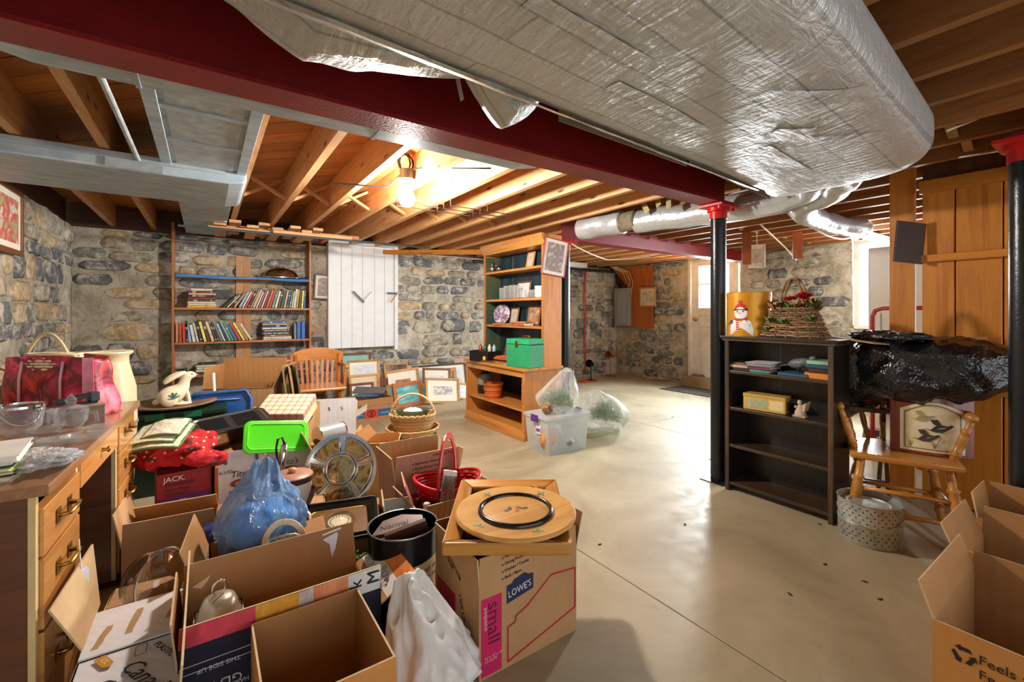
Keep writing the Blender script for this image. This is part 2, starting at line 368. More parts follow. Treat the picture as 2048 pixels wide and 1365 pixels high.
ORD = ['first', 'second', 'third', 'fourth', 'fifth', 'sixth', 'seventh', 'eighth', 'ninth', 'tenth', 'eleventh', 'twelfth', 'thirteenth', 'fourteenth', 'fifteenth', 'sixteenth', 'seventeenth', 'eighteenth', 'nineteenth', 'twentieth',
       'twenty-first', 'twenty-second', 'twenty-third', 'twenty-fourth', 'twenty-fifth', 'twenty-sixth', 'twenty-seventh', 'twenty-eighth', 'twenty-ninth', 'thirtieth', 'thirty-first', 'thirty-second', 'thirty-third', 'thirty-fourth']
# ------------------------------------------------------------------ the room
XL, XR, YB, ZW = -1.09, 6.73, 6.1, 2.06
XN, YN = -1.09, -2.4
# floor: slabs with recessed saw-cut joints
fl = struct(MB().box(XN - .3, XR + .3, YN, YB + .3, -.12, -.012).build('floor', CONC), 'pale stained concrete floor with saw-cut joints')
xs, ys = [XN - .3, -.45, 1.555, 3.9, XR + .3], [YN, .12, 3.13, YB + .3]
for i in range(len(xs) - 1):
    for j in range(len(ys) - 1):
        MB().box(xs[i] + .0025, xs[i + 1] - .0025, ys[j] + .0025, ys[j + 1] - .0025, -.05, 0).build('concrete_slab', CONC, fl, bev=.002, seg=1)
# stone walls: lumpy mortar face, every stone a piece of its own
def stone_mesh(seed):
    r = random.Random(seed); n = 10; ring = []
    for k in range(n):
        a = 2 * math.pi * (k + .5) / n; c, s = math.cos(a), math.sin(a)
        q = max(abs(c), abs(s)); f = .5 / q * r.uniform(.92, 1.03)
        ring.append((c * f, s * f))
    b = MB(); vs = []
    for sc, y in ((1.0, .045), (1.0, .0), (.93, -.016), (.72, -.026)):
        for x, z in ring: vs.append((x * sc + r.uniform(-.02, .02), y + r.uniform(-.006, .006), z * sc + r.uniform(-.02, .02)))
    vs.append((r.uniform(-.1, .1), -.026 + r.uniform(-.012, .008), r.uniform(-.1, .1)))
    fs = []
    for j in range(3):
        for k in range(n): fs.append((j * n + k, j * n + (k + 1) % n, (j + 1) * n + (k + 1) % n, (j + 1) * n + k))
    fs += [(3 * n + k, 3 * n + (k + 1) % n, 4 * n) for k in range(n)]
    me = bpy.data.meshes.new('stone'); me.from_pydata(vs, [], fs); me.materials.append(STONE); me.polygons.foreach_set('use_smooth', [True] * len(fs)); me.update(); return me
STM = [stone_mesh(s) for s in range(14)]
def stone_wall(name, p0, direction, length, h, normal_rz, skip, seed, label):
    """mortar face along p0 + s*direction, stones proud of it; skip(s, z) leaves a place free"""
    r = random.Random(seed); d = Vector(direction); nrm = Matrix.Rotation(normal_rz, 3, 'Z') @ Vector((0, -1, 0))
    p0 = Vector(p0); nu, nv = max(4, int(length / .035)), max(4, int(h / .035)); b = MB(); vs = []; idx = {}
    for j in range(nv + 1):
        for i in range(nu + 1):
            s, z = length * i / nu, h * j / nv; q = p0 + d * s + Vector((0, 0, z))
            vs.append(q + nrm * (.012 * noise.noise(q * 13) + .014 * noise.noise(q * 6) + .01 * noise.noise(q * 2.7) + .004))
    fs = []
    for j in range(nv):
        for i in range(nu):
            s, z = length * (i + .5) / nu, h * (j + .5) / nv
            if skip(s, z, True): continue
            a = j * (nu + 1) + i; fs.append((a, a + 1, a + nu + 2, a + nu + 1))
    b.add(vs, fs); wo = struct(b.build(name, MORTAR, smooth=True), label)
    z = .03; n = 0
    while z < h - .05:
        ch = min(r.uniform(.09, .21), h - z - .005); s = r.uniform(-.1, .05)
        while s < length:
            w = r.uniform(.16, .46) * (1.15 if ch > .14 else 1); cs, cz = s + w / 2, z + ch / 2
            if s + w < length + .04 and s > -.03 and not skip(cs, cz, False) and not skip(s + .03, cz, False) and not skip(s + w - .03, cz, False) and r.random() > .06 and n < 300:
                o = bpy.data.objects.new('stone', r.choice(STM)); COL.objects.link(o); o.parent = wo
                o.location = p0 + d * cs + Vector((0, 0, cz + r.uniform(-.012, .012)))
                o.scale = ((w - r.uniform(.005, .025)), r.uniform(.45, 1.15), (ch - r.uniform(.004, .02))); o.rotation_euler = (0, r.uniform(-.05, .05), normal_rz); n += 1
            s += w
        z += ch
    return wo
def skip_back(s, z, mortar):
    x = s + XL
    if mortar: return False
    return (1.27 < x < 2.13 and .7 < z) or 3.75 < x < 5.1 or (x < .9 and z < .42)
WALLB = stone_wall('wall_back', (XL, YB, 0), (1, 0, 0), XR - XL, ZW, 0, skip_back, 3, 'dark slate rubble wall with smeared mortar')
stone_wall('wall_left', (XL, 3.4, 0), (0, 1, 0), YB - 3.4, ZW, R(90), lambda s, z, m: (not m) and z < .5, 5, 'rubble wall of slate and tan stone in the corner')
DY0, DY1, WY0, WY1 = 3.63, 4.49, 1.2, 2.16
def skip_right(s, z, m):
    y = YB - s; e = 0 if m else .05
    return (DY0 - e < y < DY1 + e and .12 < z) or (WY0 - e < y < WY1 + e and z > 1.05)
WALLR = stone_wall('wall_right', (XR, YB, 0), (0, -1, 0), YB - .6, 2.1, R(-90), skip_right, 9, 'rubble wall with door, tan and grey stones')
for n_, bx_ in (('wall_back', (XL - .25, XR + .25, YB + .06, YB + .25)), ('wall_left', (XL - .25, XL - .06, 3.4, YB + .25))):
    MB().box(*bx_, -.1, ZW + .01).build('core', MORTAR, bpy.data.objects[n_])
MB().box(XR + .06, XR + .25, DY1 + .05, YB + .25, -.1, 2.12).build('core', MORTAR, WALLR); MB().box(XR + .06, XR + .25, WY1 + .05, DY0 - .05, -.1, 2.12).build('core', MORTAR, WALLR)
struct(MB().box(XL - .2, XL + .004, YN, 3.43, 0, ZW).build('wall_left_near', MORTAR), 'mortared wall behind the desk')
# timber above the wall heads
MB().box(XL - .3, XR, YB + .04, YB + .1, ZW - .03, 2.33).build('trim_1', wood('#3a2413', '#523520', 'x', .7), None)['kind'] = 'structure'
MB().box(XL - .1, XL - .04, YN, YB, ZW, 2.33).build('trim_2', wood('#3a2413', '#523520', 'y', .7), None)['kind'] = 'structure'
MB().box(XR + .04, XR + .1, 0, YB, 2.1, 2.33).build('trim_3', wood('#3a2413', '#523520', 'y', .7), None)['kind'] = 'structure'
# ceiling: joists, diagonal sub-floor boards, cross bridging
ZJ, ZC = 2.09, 2.31
ce = struct(MB().box(XL - .3, XR + .3, YN, YB + .3, ZC + .03, ZC + .1).build('ceiling', wood('#4a2f18', '#5e3d20', 'x', .7)), 'open joist ceiling with diagonal board sub-floor')
def clip(poly, axis, lim, keep_less):
    out = []
    for i, a in enumerate(poly):
        b = poly[(i + 1) % len(poly)]; ia = (a[axis] <= lim) == keep_less; ib = (b[axis] <= lim) == keep_less
        if ia: out.append(a)
        if ia != ib:
            t = (lim - a[axis]) / (b[axis] - a[axis]); out.append((a[0] + (b[0] - a[0]) * t, a[1] + (b[1] - a[1]) * t))
    return out
q = 2 ** -.5; k = -7.0
while k < 10.5:
    wd = .135; dv = (-q, q); nv_ = (q, q); c = (nv_[0] * k, nv_[1] * k)
    pts = [(c[0] + dv[0] * l + nv_[0] * w_, c[1] + dv[1] * l + nv_[1] * w_) for l, w_ in ((-12, .003), (-12, wd - .003), (12, wd - .003), (12, .003))]
    for ax, lim, kl in ((0, XR + .2, True), (0, XL - .2, False), (1, YB + .2, True), (1, YN, False)):
        pts = clip(pts, ax, lim, kl) if pts else pts
    if len(pts) >= 3:
        cx = sum(p[0] for p in pts) / len(pts); cy = sum(p[1] for p in pts) / len(pts); a = R(45)
        loc = [((p[0] - cx) * math.cos(a) + (p[1] - cy) * math.sin(a), -(p[0] - cx) * math.sin(a) + (p[1] - cy) * math.cos(a)) for p in pts]
        # board lies along its own local y axis
        if sum(loc[i][0] * loc[(i + 1) % len(loc)][1] - loc[(i + 1) % len(loc)][0] * loc[i][1] for i in range(len(loc))) < 0: loc.reverse()
        MB().flat(loc, 0, .024).build('plank', wood('#a3622c', '#c98848', 'y', .55, .8, True), ce, (cx, cy, ZC + rnd.uniform(0, .005)), (0, 0, a))
    k += wd
JX = [.555 + .335 * i for i in range(-4, 19)]
JNEAR_SHADED = wood('#7d4c22', '#9c6633', 'y', .6, 1, True)  # same joist wood, darkened: shade of the near bays put into the colour
def joist(x, y0, y1, kind):
    if kind not in jbase:
        m = MB(); c = (y0 + y1) / 2
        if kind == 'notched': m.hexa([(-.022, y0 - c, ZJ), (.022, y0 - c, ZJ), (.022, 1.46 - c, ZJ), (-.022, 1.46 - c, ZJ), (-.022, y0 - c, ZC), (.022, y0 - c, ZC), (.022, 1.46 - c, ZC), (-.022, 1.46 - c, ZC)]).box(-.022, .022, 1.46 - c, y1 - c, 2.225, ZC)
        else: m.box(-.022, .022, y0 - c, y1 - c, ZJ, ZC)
        o = jbase[kind] = m.build('joist', JOIST if kind in ('far', 'bay') else JNEAR_SHADED, ce, (0, c, 0))
    else: o = jbase[kind].copy(); COL.objects.link(o)
    o.location.x = x; o.location.z = rnd.uniform(-.004, .004)
jbase = {}
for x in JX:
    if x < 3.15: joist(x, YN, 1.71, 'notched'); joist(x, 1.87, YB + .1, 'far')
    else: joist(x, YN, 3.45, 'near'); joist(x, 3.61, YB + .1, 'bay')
for row, (x0, x1) in ((4.0, (-1.2, 3.2)), (5.1, (3.0, 6.7)), (2.6, (3.4, 6.7)), (.6, (2.8, 6.0))):
    for i in range(len(JX) - 1):
        a, b = JX[i] + .022, JX[i + 1] - .022
        if a < x0 or b > x1: continue
        if row == 4.0 and a < .1: continue
        MB().bar((a, row, ZC - .025), (b, row, ZJ + .03), .04, .02).build('bridging', JOISTX, ce)
        MB().bar((a, row + .045, ZJ + .03), (b, row + .045, ZC - .025), .04, .02).build('bridging', JOISTX, ce)
# steel beams and columns
def ibeam(name, x0, x1, y, z0, h, label, fw=.15):
    m = MB(); t = .016
    pts = [(-fw / 2, z0), (fw / 2, z0), (fw / 2, z0 + t), (.006, z0 + t + .006), (.006, z0 + h - t), (fw / 2, z0 + h - t), (fw / 2, z0 + h), (-fw / 2, z0 + h), (-fw / 2, z0 + h - t), (-.006, z0 + h - t), (-.006, z0 + t + .006), (-fw / 2, z0 + t)]
    n = len(pts)
    m.add([(x0, y + a, z) for a, z in pts] + [(x1, y + a, z) for a, z in pts], [tuple(range(n)), tuple(reversed(range(n, 2 * n)))] + [((i + 1) % n, i, n + i, n + (i + 1) % n) for i in range(n)])
    o = m.build(name, REDM); return struct(o, label)
B1 = ibeam('steel_beam', XL - .1, 3.1, 1.785, 1.97, .33, 'dark red painted steel beam crossing above the boxes')
B2 = ibeam('steel_beam', 3.08, 6.72, 3.54, 1.96, .25, 'bright red steel beam running to the far wall')
B3 = ibeam('steel_beam', 2.92, 3.9, .3, 1.97, .3, 'short red steel beam end beside the wood partition')
def column(x, y, z1, label):
    t = thing('steel_column', label, 'column', (x, y, 0)); t['kind'] = 'structure'
    MB().cyl((0, 0, 0), (0, 0, z1 - .085), .052, n=28).build('shaft', BLACKP, t, smooth='auto')
    m = MB(); m.lathe([(.075, z1 - .02), (.075, z1 - .045), (.058, z1 - .05), (.058, z1 - .1), (.05, z1 - .1)], 28); m.build('cap_collar', REDB, t, smooth='auto')
    m = MB(); m.box(-.11, .11, -.09, .09, z1 - .02, z1 - .002)
    m.build('cap_plate', REDB, t, bev=.002)
    for sx in (-.09, .09): MB().cyl((sx, -.06, z1 - .04), (sx, -.06, z1 - .02), .011, n=6).build('bolt', REDB, t)
    MB().box(-.09, .09, -.09, .09, 0, .006).build('base_plate', BLACKP, t)
column(3.03, 1.785, 1.97, 'black steel column standing beside the black bookcase')
column(3.12, 3.54, 1.96, 'black steel column behind the hutch and plastic tote')
column(3.0, .33, 1.97, 'black steel column in front of the wood partition')
# wood partition on the right
wp = thing('wall_partition', 'knotty pine plank partition with orange varnish', 'partition', (3.78, 0, 0)); wp['kind'] = 'structure'
ysx = [.855, .70, .50, .30, .10, -.10, -.3, -.5, -.7, -.9, -1.1, -1.3, -1.5]
for i in range(len(ysx) - 1):
    MB().box(0, .02, ysx[i + 1] + .003, ysx[i] - .003, .02, 2.0).build('plank', PINE, wp, (rnd.uniform(-.003, .003), 0, 0), bev=.004, seg=1)
    MB().box(0, .02, ysx[i + 1] + .002, ysx[i] - .002, 2.06, 2.31).build('plank', wood('#4b2a12', '#6a3f1e', 'z', .5), wp, (.02, 0, 0))
MB().box(-.04, -.002, -1.5, .86, 1.955, 2.035).build('rail', PINEX, wp, bev=.003)
MB().box(-.045, -.002, -1.5, .86, 1.52, 1.565).build('rail', PINEX, wp, bev=.003)
MB().box(-.045, -.002, -1.5, .86, .72, .765).build('rail', PINEX, wp, bev=.003)
MB().box(.025, .05, -1.5, .855, 0, 2.3).build('backing', wood('#6a4018', '#7d4e20', 'z', .6), wp)
MB().box(0.005, .045, .89, 1.02, 0, 2.3).build('post', PINE, wp, bev=.004)
MB().box(.05, .055, -1.5, .8, 2.0, 2.2).build('top_board', wood('#4b2a12', '#6a3f1e', 'y', .6), wp)
# door in the right wall
dm = thing('door_1', 'white half-glazed back door with bright pane', 'door', (XR, (DY0 + DY1) / 2, .14)); dm['kind'] = 'structure'
hw = (DY1 - DY0) / 2; DH = 1.93; PW = plain('#ded8cc', .5)
def dbox(name, y0, y1, z0, z1, x0=.02, x1=.06, m=PW, bv=.003, par=None): return MB().box(x0, x1, y0, y1, z0, z1).build(name, m, par or dm, bev=bv)
dbox('jamb', -hw, -hw + .05, 0, DH, -.03, .12); dbox('jamb', hw - .05, hw, 0, DH, -.03, .12); dbox('head', -hw, hw, DH, DH + .06, -.03, .12)
dbox('sill', -hw - .02, hw + .02, -.14, 0, -.08, .15, plain('#a8926c', .8, bmp=.3), .006)
st = .12
dbox('stile', -hw + .05, -hw + .05 + st, 0, DH); dbox('stile', hw - .05 - st, hw - .05, 0, DH)
zz = [0, .16, .42, .5, .74, .82, 1.04, 1.16]
for a, b_ in ((0, .16), (.42, .5), (.74, .82), (1.02, 1.14), (DH - .1, DH)): dbox('rail', -hw + .05 + st, hw - .05 - st, a, b_)
for a, b_ in ((.16, .42), (.5, .74), (.82, 1.02)): dbox('door_panel', -hw + .05 + st, hw - .05 - st, a, b_, .035, .05)
dbox('rail', -hw + .05 + st, hw - .05 - st, 1.52, 1.54)
dbox('pane', -hw + .05 + st, hw - .05 - st, 1.14, DH - .1, .038, .042, GLASS, 0)
MB().lathe([(.0, 0), (.03, .0), (.03, .03), (0, .045)], 14).build('knob', BRASS, dm, (.02, hw - .12, .95), (0, R(-90), 0), smooth=True)
MB().box(0, .012, -hw + .06, hw - .06, DH - .5, DH - .02).build('valance', plain('#e4c884', .9), dm) if False else None
# window at the right wall's end
wn = thing('window_1', 'white framed bright window past the stone wall', 'window', (XR, (WY0 + WY1) / 2, 1.05)); wn['kind'] = 'structure'
hh = (WY1 - WY0) / 2
for n_, y0, y1, z0, z1 in (('jamb', hh - .06, hh, 0, 1.0), ('jamb', -hh, -hh + .06, 0, 1.0), ('sill', -hh, hh, -.05, 0), ('head', -hh, hh, 1.0, 1.06), ('muntin', .12, .15, 0, 1.0)):
    MB().box(-.03, .1, y0, y1, z0, z1).build(n_, PW, wn, bev=.003)
MB().box(.04, .045, -hh + .06, hh - .06, 0, 1.0).build('pane', GLASS, wn)
# white plank shutter on the back wall
sd = thing('door_2', 'white plank shutter on the stone wall with grey latch', 'door', (1.33, YB - .1, .74)); sd['kind'] = 'structure'
SWM = plain('#dfe2e2', .5, var=.04); WDT, HT = .82, 1.35
for n_, a in (('frame', (-.045, 0, -.05, HT + .04)), ('frame', (WDT, WDT + .05, -.05, HT + .04))): MB().box(a[0], a[1], -.03, .08, a[2], a[3]).build(n_, SWM, sd, bev=.003)
MB().box(-.045, WDT + .05, -.035, .08, HT + .005, HT + .05).build('frame', SWM, sd, bev=.003)
pws = [0, .115, .25, .385, .545, .68, .82]
for i in range(6): MB().box(pws[i] + .0015, pws[i + 1] - .0015, -.02, .0, .0, HT).build('plank', SWM, sd, bev=.002, seg=1)
MB().bar((.26, -.03, .74), (.4, -.03, .6), .012, .03).build('latch_arm', plain('#6f7478', .4, .5), sd)
MB().bar((.4, -.03, .6), (.52, -.03, .74), .01, .025).build('latch_arm', SWM, sd)
MB().box(.72, .86, -.045, -.03, .715, .74).build('latch', plain('#5d6468', .4, .5), sd)
MB().bar((.76, -.04, .6), (.86, -.04, .735), .012, .012).build('stick', PINE, sd)
for z in (.2, 1.1): MB().box(-.02, .03, -.032, -.02, z, z + .12).build('hinge', SWM, sd)
# ------------------------------------------------------------------ ducts
dk = thing('wrapped_duct', 'large silver foil wrapped air duct hanging under the joists', 'duct', (0, 0, 0))
def ysn(x): return .430 + .080 * (x - 1.244)
def ysf(x): return 1.085 + .0656 * (x - .156)
ZB = 1.85
def duct_pt(u, v):
    X0, X1 = -1.2, 2.84; x = X0 + (X1 - X0) * (1 - (1 - u) ** 1.0)
    e = max(0, (x - 2.55) / .29); cl = math.sqrt(max(0, 1 - e ** 3.0)) if e < 1 else 0
    n, f = ysn(min(x, 2.6)), ysf(min(x, 2.6)); n -= .0; c = (n + f) / 2 + .10 * e; hw_ = (f - n) / 2 * (.12 + .88 * cl)
    zt = 2.12; zb = ZB + .13 * (1 - cl) * .8; hz = (zt - zb) / 2; zc = (zt + zb) / 2
    a = 2 * math.pi * v; ca, sa = math.cos(a), math.sin(a)
    p = 7 if ca > 0 else 4.0
    den = (abs(ca) ** p + abs(sa) ** p) ** (1 / p); y = c + hw_ * ca / den; z = zc + hz * sa / den
    q_ = Vector((x, y, z)); w_ = .006 * noise.noise(Vector((x * 3, y * 6, z * 6))) + .003 * noise.noise(Vector((x * 9, y * 22, 1)))
    return Vector((x, y + .5 * w_, z + w_))
m = MB(); NU, NV = 110, 72
vs_ = [duct_pt(i / (NU - 1), j / NV) for i in range(NU) for j in range(NV)]
m.add(vs_, [(i * NV + j, (i + 1) * NV + j, (i + 1) * NV + (j + 1) % NV, i * NV + (j + 1) % NV) for i in range(NU - 1) for j in range(NV)] + [tuple((NU - 1) * NV + j for j in range(NV))])
m.build('wrap', FOIL, dk, smooth=True)
# taped seams and patches of the wrap, lying on its underside
tp = FOIL
def ductz(x, y):
    n, f = ysn(min(x, 2.6)), ysf(min(x, 2.6)); c = (n + f) / 2; hw_ = (f - n) / 2; Y = min(.995, abs(y - c) / hw_); p = 7 if y > c else 4.0
    z = (2.12 + ZB) / 2 - (2.12 - ZB) / 2 * (1 - Y ** p) ** (1 / p); return z + .006 * noise.noise(Vector((x * 3, y * 6, z * 6))) + .003 * noise.noise(Vector((x * 9, y * 22, 1)))
tp2 = plain('#c4c6c3', .3, .5, .08)
for x, y, l, wd, a in ((1.2, .9, .5, .06, 4), (1.75, .75, .16, .1, -36), (1.9, .7, .4, .05, -36), (.75, .75, .4, .06, 3), (2.05, .9, .5, .06, 5), (1.5, .6, .3, .07, -30)):
    ca_, sa_ = math.cos(R(a)), math.sin(R(a)); m = MB()
    def pf(u, v): xx = x + (u - .5) * l * ca_ - (v - .5) * wd * sa_; yy_ = y + (u - .5) * l * sa_ + (v - .5) * wd * ca_; return Vector((xx, yy_, ductz(xx, yy_) - .0025))
    m.grid(pf, 16, 6); m.build('tape_patch', tp, dk, smooth=True)
m = MB(); m.grid(lambda u, v: Vector((-1.1 + 3.5 * u, ysf(-1.1 + 3.5 * u) - .045 + .058 * v, ZB - .006 + .034 * v ** 1.6 + .004 * noise.noise(Vector((u * 30, v * 2, 0))))), 70, 6); m.build('edge_highlight', plain('#d6d9d6', .22, .7, .05), dk, smooth=True)  # pale glossy strip added as the highlight along the duct's far lower edge
# sagging pockets of wrap on the beam side
def pocket(x0, x1, yc, zlow, zhi, seed, hy=.13, peak=.4):
    b = MB()
    def fn(u, v):
        x = x0 + (x1 - x0) * u; e = (u / peak) ** .75 if u < peak else ((1 - u) / (1 - peak)) ** .45
        e = max(.02, min(1, e)); a = 2 * math.pi * v
        zl = zhi - (zhi - zlow) * e; y = yc + hy * math.cos(a) * (.4 + .6 * e); z = (zhi + zl) / 2 + (zhi - zl) / 2 * math.sin(a)
        return Vector((x, y + .012 * noise.noise(Vector((x * 7, a * 2, seed))), z + .012 * noise.noise(Vector((x * 8, a * 3, seed + 4)))))
    NU, NV = 40, 24; vs = [fn(i / (NU - 1), j / NV) for i in range(NU) for j in range(NV)]
    b.add(vs, [(i * NV + j, (i + 1) * NV + j, (i + 1) * NV + (j + 1) % NV, i * NV + (j + 1) % NV) for i in range(NU - 1) for j in range(NV)] + [tuple(range(NV)), tuple((NU - 1) * NV + j for j in range(NV))])
    return b.build('sagging_pocket', FOIL, dk, smooth=True)
pocket(-.12, .86, 1.3, 1.9, 2.1, 1, .14, .36)
pocket(.76, 1.1, 1.4, 1.9, 2.1, 5, .1, .5)
MB().bar((.72, 1.38, 2.02), (.74, 1.38, 1.945), .022, .003).build('hanging_strip', tp2, dk)
MB().bar((1.14, 1.33, 1.99), (2.02, 1.36, 1.985), .004, .075).build('seam_strip', plain('#8b7d6a', .7), dk)
MB().bar((2.0, 1.33, 1.985), (2.92, 1.38, 1.95), .004, .07).build('seam_strip', plain('#8b7d6a', .7), dk)
# round insulated ducts in torn wrap beyond the big one
fd = thing('insulated_duct', 'white wrapped round duct with torn insulation over the red beam', 'duct', (0, 0, 0))
def ftube(pts, r, name, par, mat, seed, amp=.02, ends=True):
    P = [Vector(p) for p in pts]; fine = []
    for i in range(len(P) - 1):
        for k in range(10):
            t = k / 10; p0 = P[max(0, i - 1)]; p1 = P[i]; p2 = P[i + 1]; p3 = P[min(len(P) - 1, i + 2)]
            fine.append(.5 * ((2 * p1) + (p2 - p0) * t + (2 * p0 - 5 * p1 + 4 * p2 - p3) * t * t + (3 * p1 - p0 - 3 * p2 + p3) * t ** 3))
    fine.append(P[-1]); b = MB(); n = 20; b.tube(fine, r, n)
    c = [fine[min(i // n, len(fine) - 1)] for i in range(len(b.v))]
    b.v = [tuple(cc + (Vector(v) - cc) * (1 + amp * 6 * noise.noise(Vector(v) * 7 + Vector((seed, 0, 0))))) for v, cc in zip(b.v, c)]
    return b.build(name, mat, par, smooth=True)
SLV = plain('#c9cdce', .3, .45, .1, 14, .5, 25)
ftube([(3.02, 3.2, 2.025), (3.08, 2.95, 2.02), (3.12, 2.75, 2.015)], .105, 'wrap', fd, SLV, 2, .03)
ftube([(3.15, 2.62, 2.01), (3.24, 2.2, 2.0), (3.25, 1.6, 1.98), (3.05, 1.25, 1.98), (2.84, 1.12, 1.985)], .1, 'wrap', fd, SLV, 5, .018)
ftube([(3.1, 2.85, 2.02), (3.14, 2.6, 2.02)], .09, 'insulation', fd, plain('#7d735c', .95, 0, .35, 20, .8, 40), 8, .05)
for i, (a, b_) in enumerate((((3.08, 2.5, 2.16), (3.05, 2.42, 2.04)), ((3.09, 2.36, 2.17), (3.04, 2.3, 2.07)), ((3.1, 2.25, 2.18), (3.0, 2.18, 2.02)))):
    MB().bar(a, b_, .05, .003, (1, 0, 0)).build('torn_flap', plain('#a99b6e', .8), fd)
fd2 = thing('insulated_duct', 'silver wrapped round duct sagging towards the pine post', 'duct', (0, 0, 0))
ftube([(2.85, .95, 1.98), (3.15, 1.1, 1.98), (3.55, 1.45, 1.99), (4.0, 1.6, 1.99)], .095, 'wrap', fd2, SLV, 3, .03)
ftube([(4.02, 1.6, 1.995), (4.5, 1.65, 2.0), (5.2, 1.6, 2.0)], .085, 'wrap', fd2, SLV, 7, .03)
# sheet metal ducts on the far side of the red beam
d3 = thing('sheet_metal_duct', 'flat galvanised duct crossing from the stone wall under joists', 'duct', (0, 0, 0))
m = MB(); r_ = .06
m.prism([(XL, 1.995), (.12, 1.995), (.2, 2.01), (.215, 2.03), (.215, 2.085), (XL, 2.085)], 3.25, 3.97); m.build('casing', DUCT, d3, bev=.012)
MB().box(XL, .1, 3.235, 3.249, 2.05, 2.085).build('flange', DUCT, d3); MB().box(-.45, -.2, 3.243, 3.2495, 2.0, 2.05).build('joint_plate', GALV, d3)
d4 = thing('sheet_metal_duct', 'galvanised panned joist duct with seamed panels beside the red beam', 'duct', (0, 0, 0))
yy = [2.02, 2.36, 2.8, 3.25]
for i in range(3):
    MB().box(-.14, .14, yy[i] + .02, yy[i + 1] - .02, 2.068, 2.08).build('panel', GALV, d4, bev=.003)
MB().box(-.185, .185, 2.0, 3.25, 2.078, 2.089).build('pan', DUCT, d4)
for s_ in (-1, 1): MB().box(s_ * .185 - .025, s_ * .185 + .025, 2.0, 3.25, 2.06, 2.08).build('edge_flange', DUCT, d4, bev=.002)
for i in range(2):
    MB().box(-.17, .17, 4.0 + i * .95, 4.9 + i * .95, 2.05, 2.085).build('panel', GALV, d4, bev=.004)
for i in (1, 2): MB().box(-.16, .16, yy[i] - .02, yy[i] + .02, 2.064, 2.079).build('cleat', DUCT, d4)
d5 = thing('trunk_duct', 'long grey metal duct tucked behind the dark red beam', 'duct', (0, 0, 0))
m = MB(); m.prism([(-.62, 2.03), (-.45, 1.995), (1.4, 1.995), (1.56, 2.03), (1.56, 2.085), (-.62, 2.085)], 1.868, 2.03); m.build('casing', DUCT, d5, bev=.006)
MB().box(-.2, -.185, 1.863, 2.035, 1.99, 2.085).build('seam', GALV, d5); MB().box(.62, .635, 1.863, 2.035, 1.99, 2.085).build('seam', GALV, d5)
MB().cyl((-.31, 2.03, 2.05), (-.31, 3.25, 2.06), .012, n=10).build('x', GALV)  # replaced below
o = bpy.data.objects['x']; o.name = 'conduit'; tag(o, 'thin grey conduit along a joist beside the panned duct', 'pipe')
# ------------------------------------------------------------------ lamps
BX, BY = 1.15, 2.95
lb = thing('light_bulb', 'glowing bare bulb in porcelain holder under the joists', 'lamp', (BX, BY, 1.99))
MB().lathe([(0, -.055), (.03, -.05), (.05, -.025), (.056, .005), (.045, .04), (.026, .065), (.02, .075), (0, .075)], 28).build('glass_globe', emit('bulb_glow', '#fff7ee', BULB_POWER), lb, smooth=True)
MB().lathe([(0.0, .07), (.032, .07), (.038, .085), (.03, .1), (.052, .105), (.055, .135), (0, .14)], 24).build('holder', WHITE, lb, smooth='auto')
MB().cyl((0, 0, .13), (0, 0, .2), .045, .05, 16).build('junction_box', plain('#2b2c2e', .5), lb)
m = MB(); m.tube([(-.02 + .045 * math.cos(a / 10 * 2 * math.pi), 0, .25 + .06 * math.sin(a / 10 * 2 * math.pi)) for a in range(11)], .006, 6)
m.tube([(.0 + .05 * math.cos(a / 10 * 2 * math.pi), .01, .25 + .065 * math.sin(a / 10 * 2 * math.pi)) for a in range(11)], .006, 6); m.build('cable_loop', BLACK, lb, smooth=True)
l2 = thing('light_bulb', 'small pale bulb in white holder near the far window', 'lamp', pd(1710, 474, 4.6))
MB().lathe([(0, -.04), (.03, -.025), (.035, .0), (.02, .035), (0, .04)], 16).build('glass_globe', emit('small_bulb_glow', '#fff6ea', 110), l2, smooth=True)
MB().lathe([(.0, .035), (.03, .04), (.05, .07), (0, .08)], 16).build('holder', WHITE, l2); MB().cyl((0, 0, .07), (0, 0, 2.09 - l2.location.z), .018).build('stem', WHITE, l2)
m = MB(); m.cyl((.02, .03, -.02), (.02, .03, -.33), .0025, n=5); m.build('pull_chain', WHITE, l2)
p = pd(1765, 470, 5.2); o = thing('fluorescent_light', 'white strip light below the joists near the window', 'lamp', (p.x, p.y, 2.02))
MB().box(-.6, .6, -.06, .06, 0.02, .065).build('housing', WHITE, o, bev=.004); MB().cyl((-.58, 0, .005), (.58, 0, .005), .016).build('tube', emit('tube_glow', '#f4f8ff', 14.0), o)
# wires strung under the joists
def wire(name, label, pts, r, mat, cat='cable', sag=0.0):
    P = [Vector(p) for p in pts]; out = []
    for i in range(len(P) - 1):
        for k in range(8):
            t = k / 8; q_ = P[i].lerp(P[i + 1], t); q_.z -= sag * 4 * t * (1 - t); out.append(q_)
    out.append(P[-1]); o = MB().tube(out, r, 6).build(name, mat, smooth=True); return tag(o, label, cat)
CREAM = plain('#e6d9bd', .5)
wire('electrical_cable', 'cream cable running diagonally under the joists past the middle column', [pd(1120, 473.5, 5.2), pd(1215, 520, 6), pd(1340, 502, 6.4)], .008, CREAM, sag=.03)
wire('electrical_cable', 'white cable slanting from joists towards the hanging wood post', [pd(1512, 441, 4.6), pd(1570, 495, 4.9), pd(1592, 520, 5)], .008, CREAM)
wire('electrical_cable', 'white cable looping from duct to the small far bulb', [pd(1625, 455, 4.2), pd(1680, 478, 4.5), pd(1710, 468, 4.6)], .009, WHITE, sag=.02)
wire('electrical_cable', 'pale cable from big silver duct to the near column head', [pd(1893, 262, 2.1), pd(1950, 240, 2.15), pd(2012, 206, 2.2)], .006, CREAM)
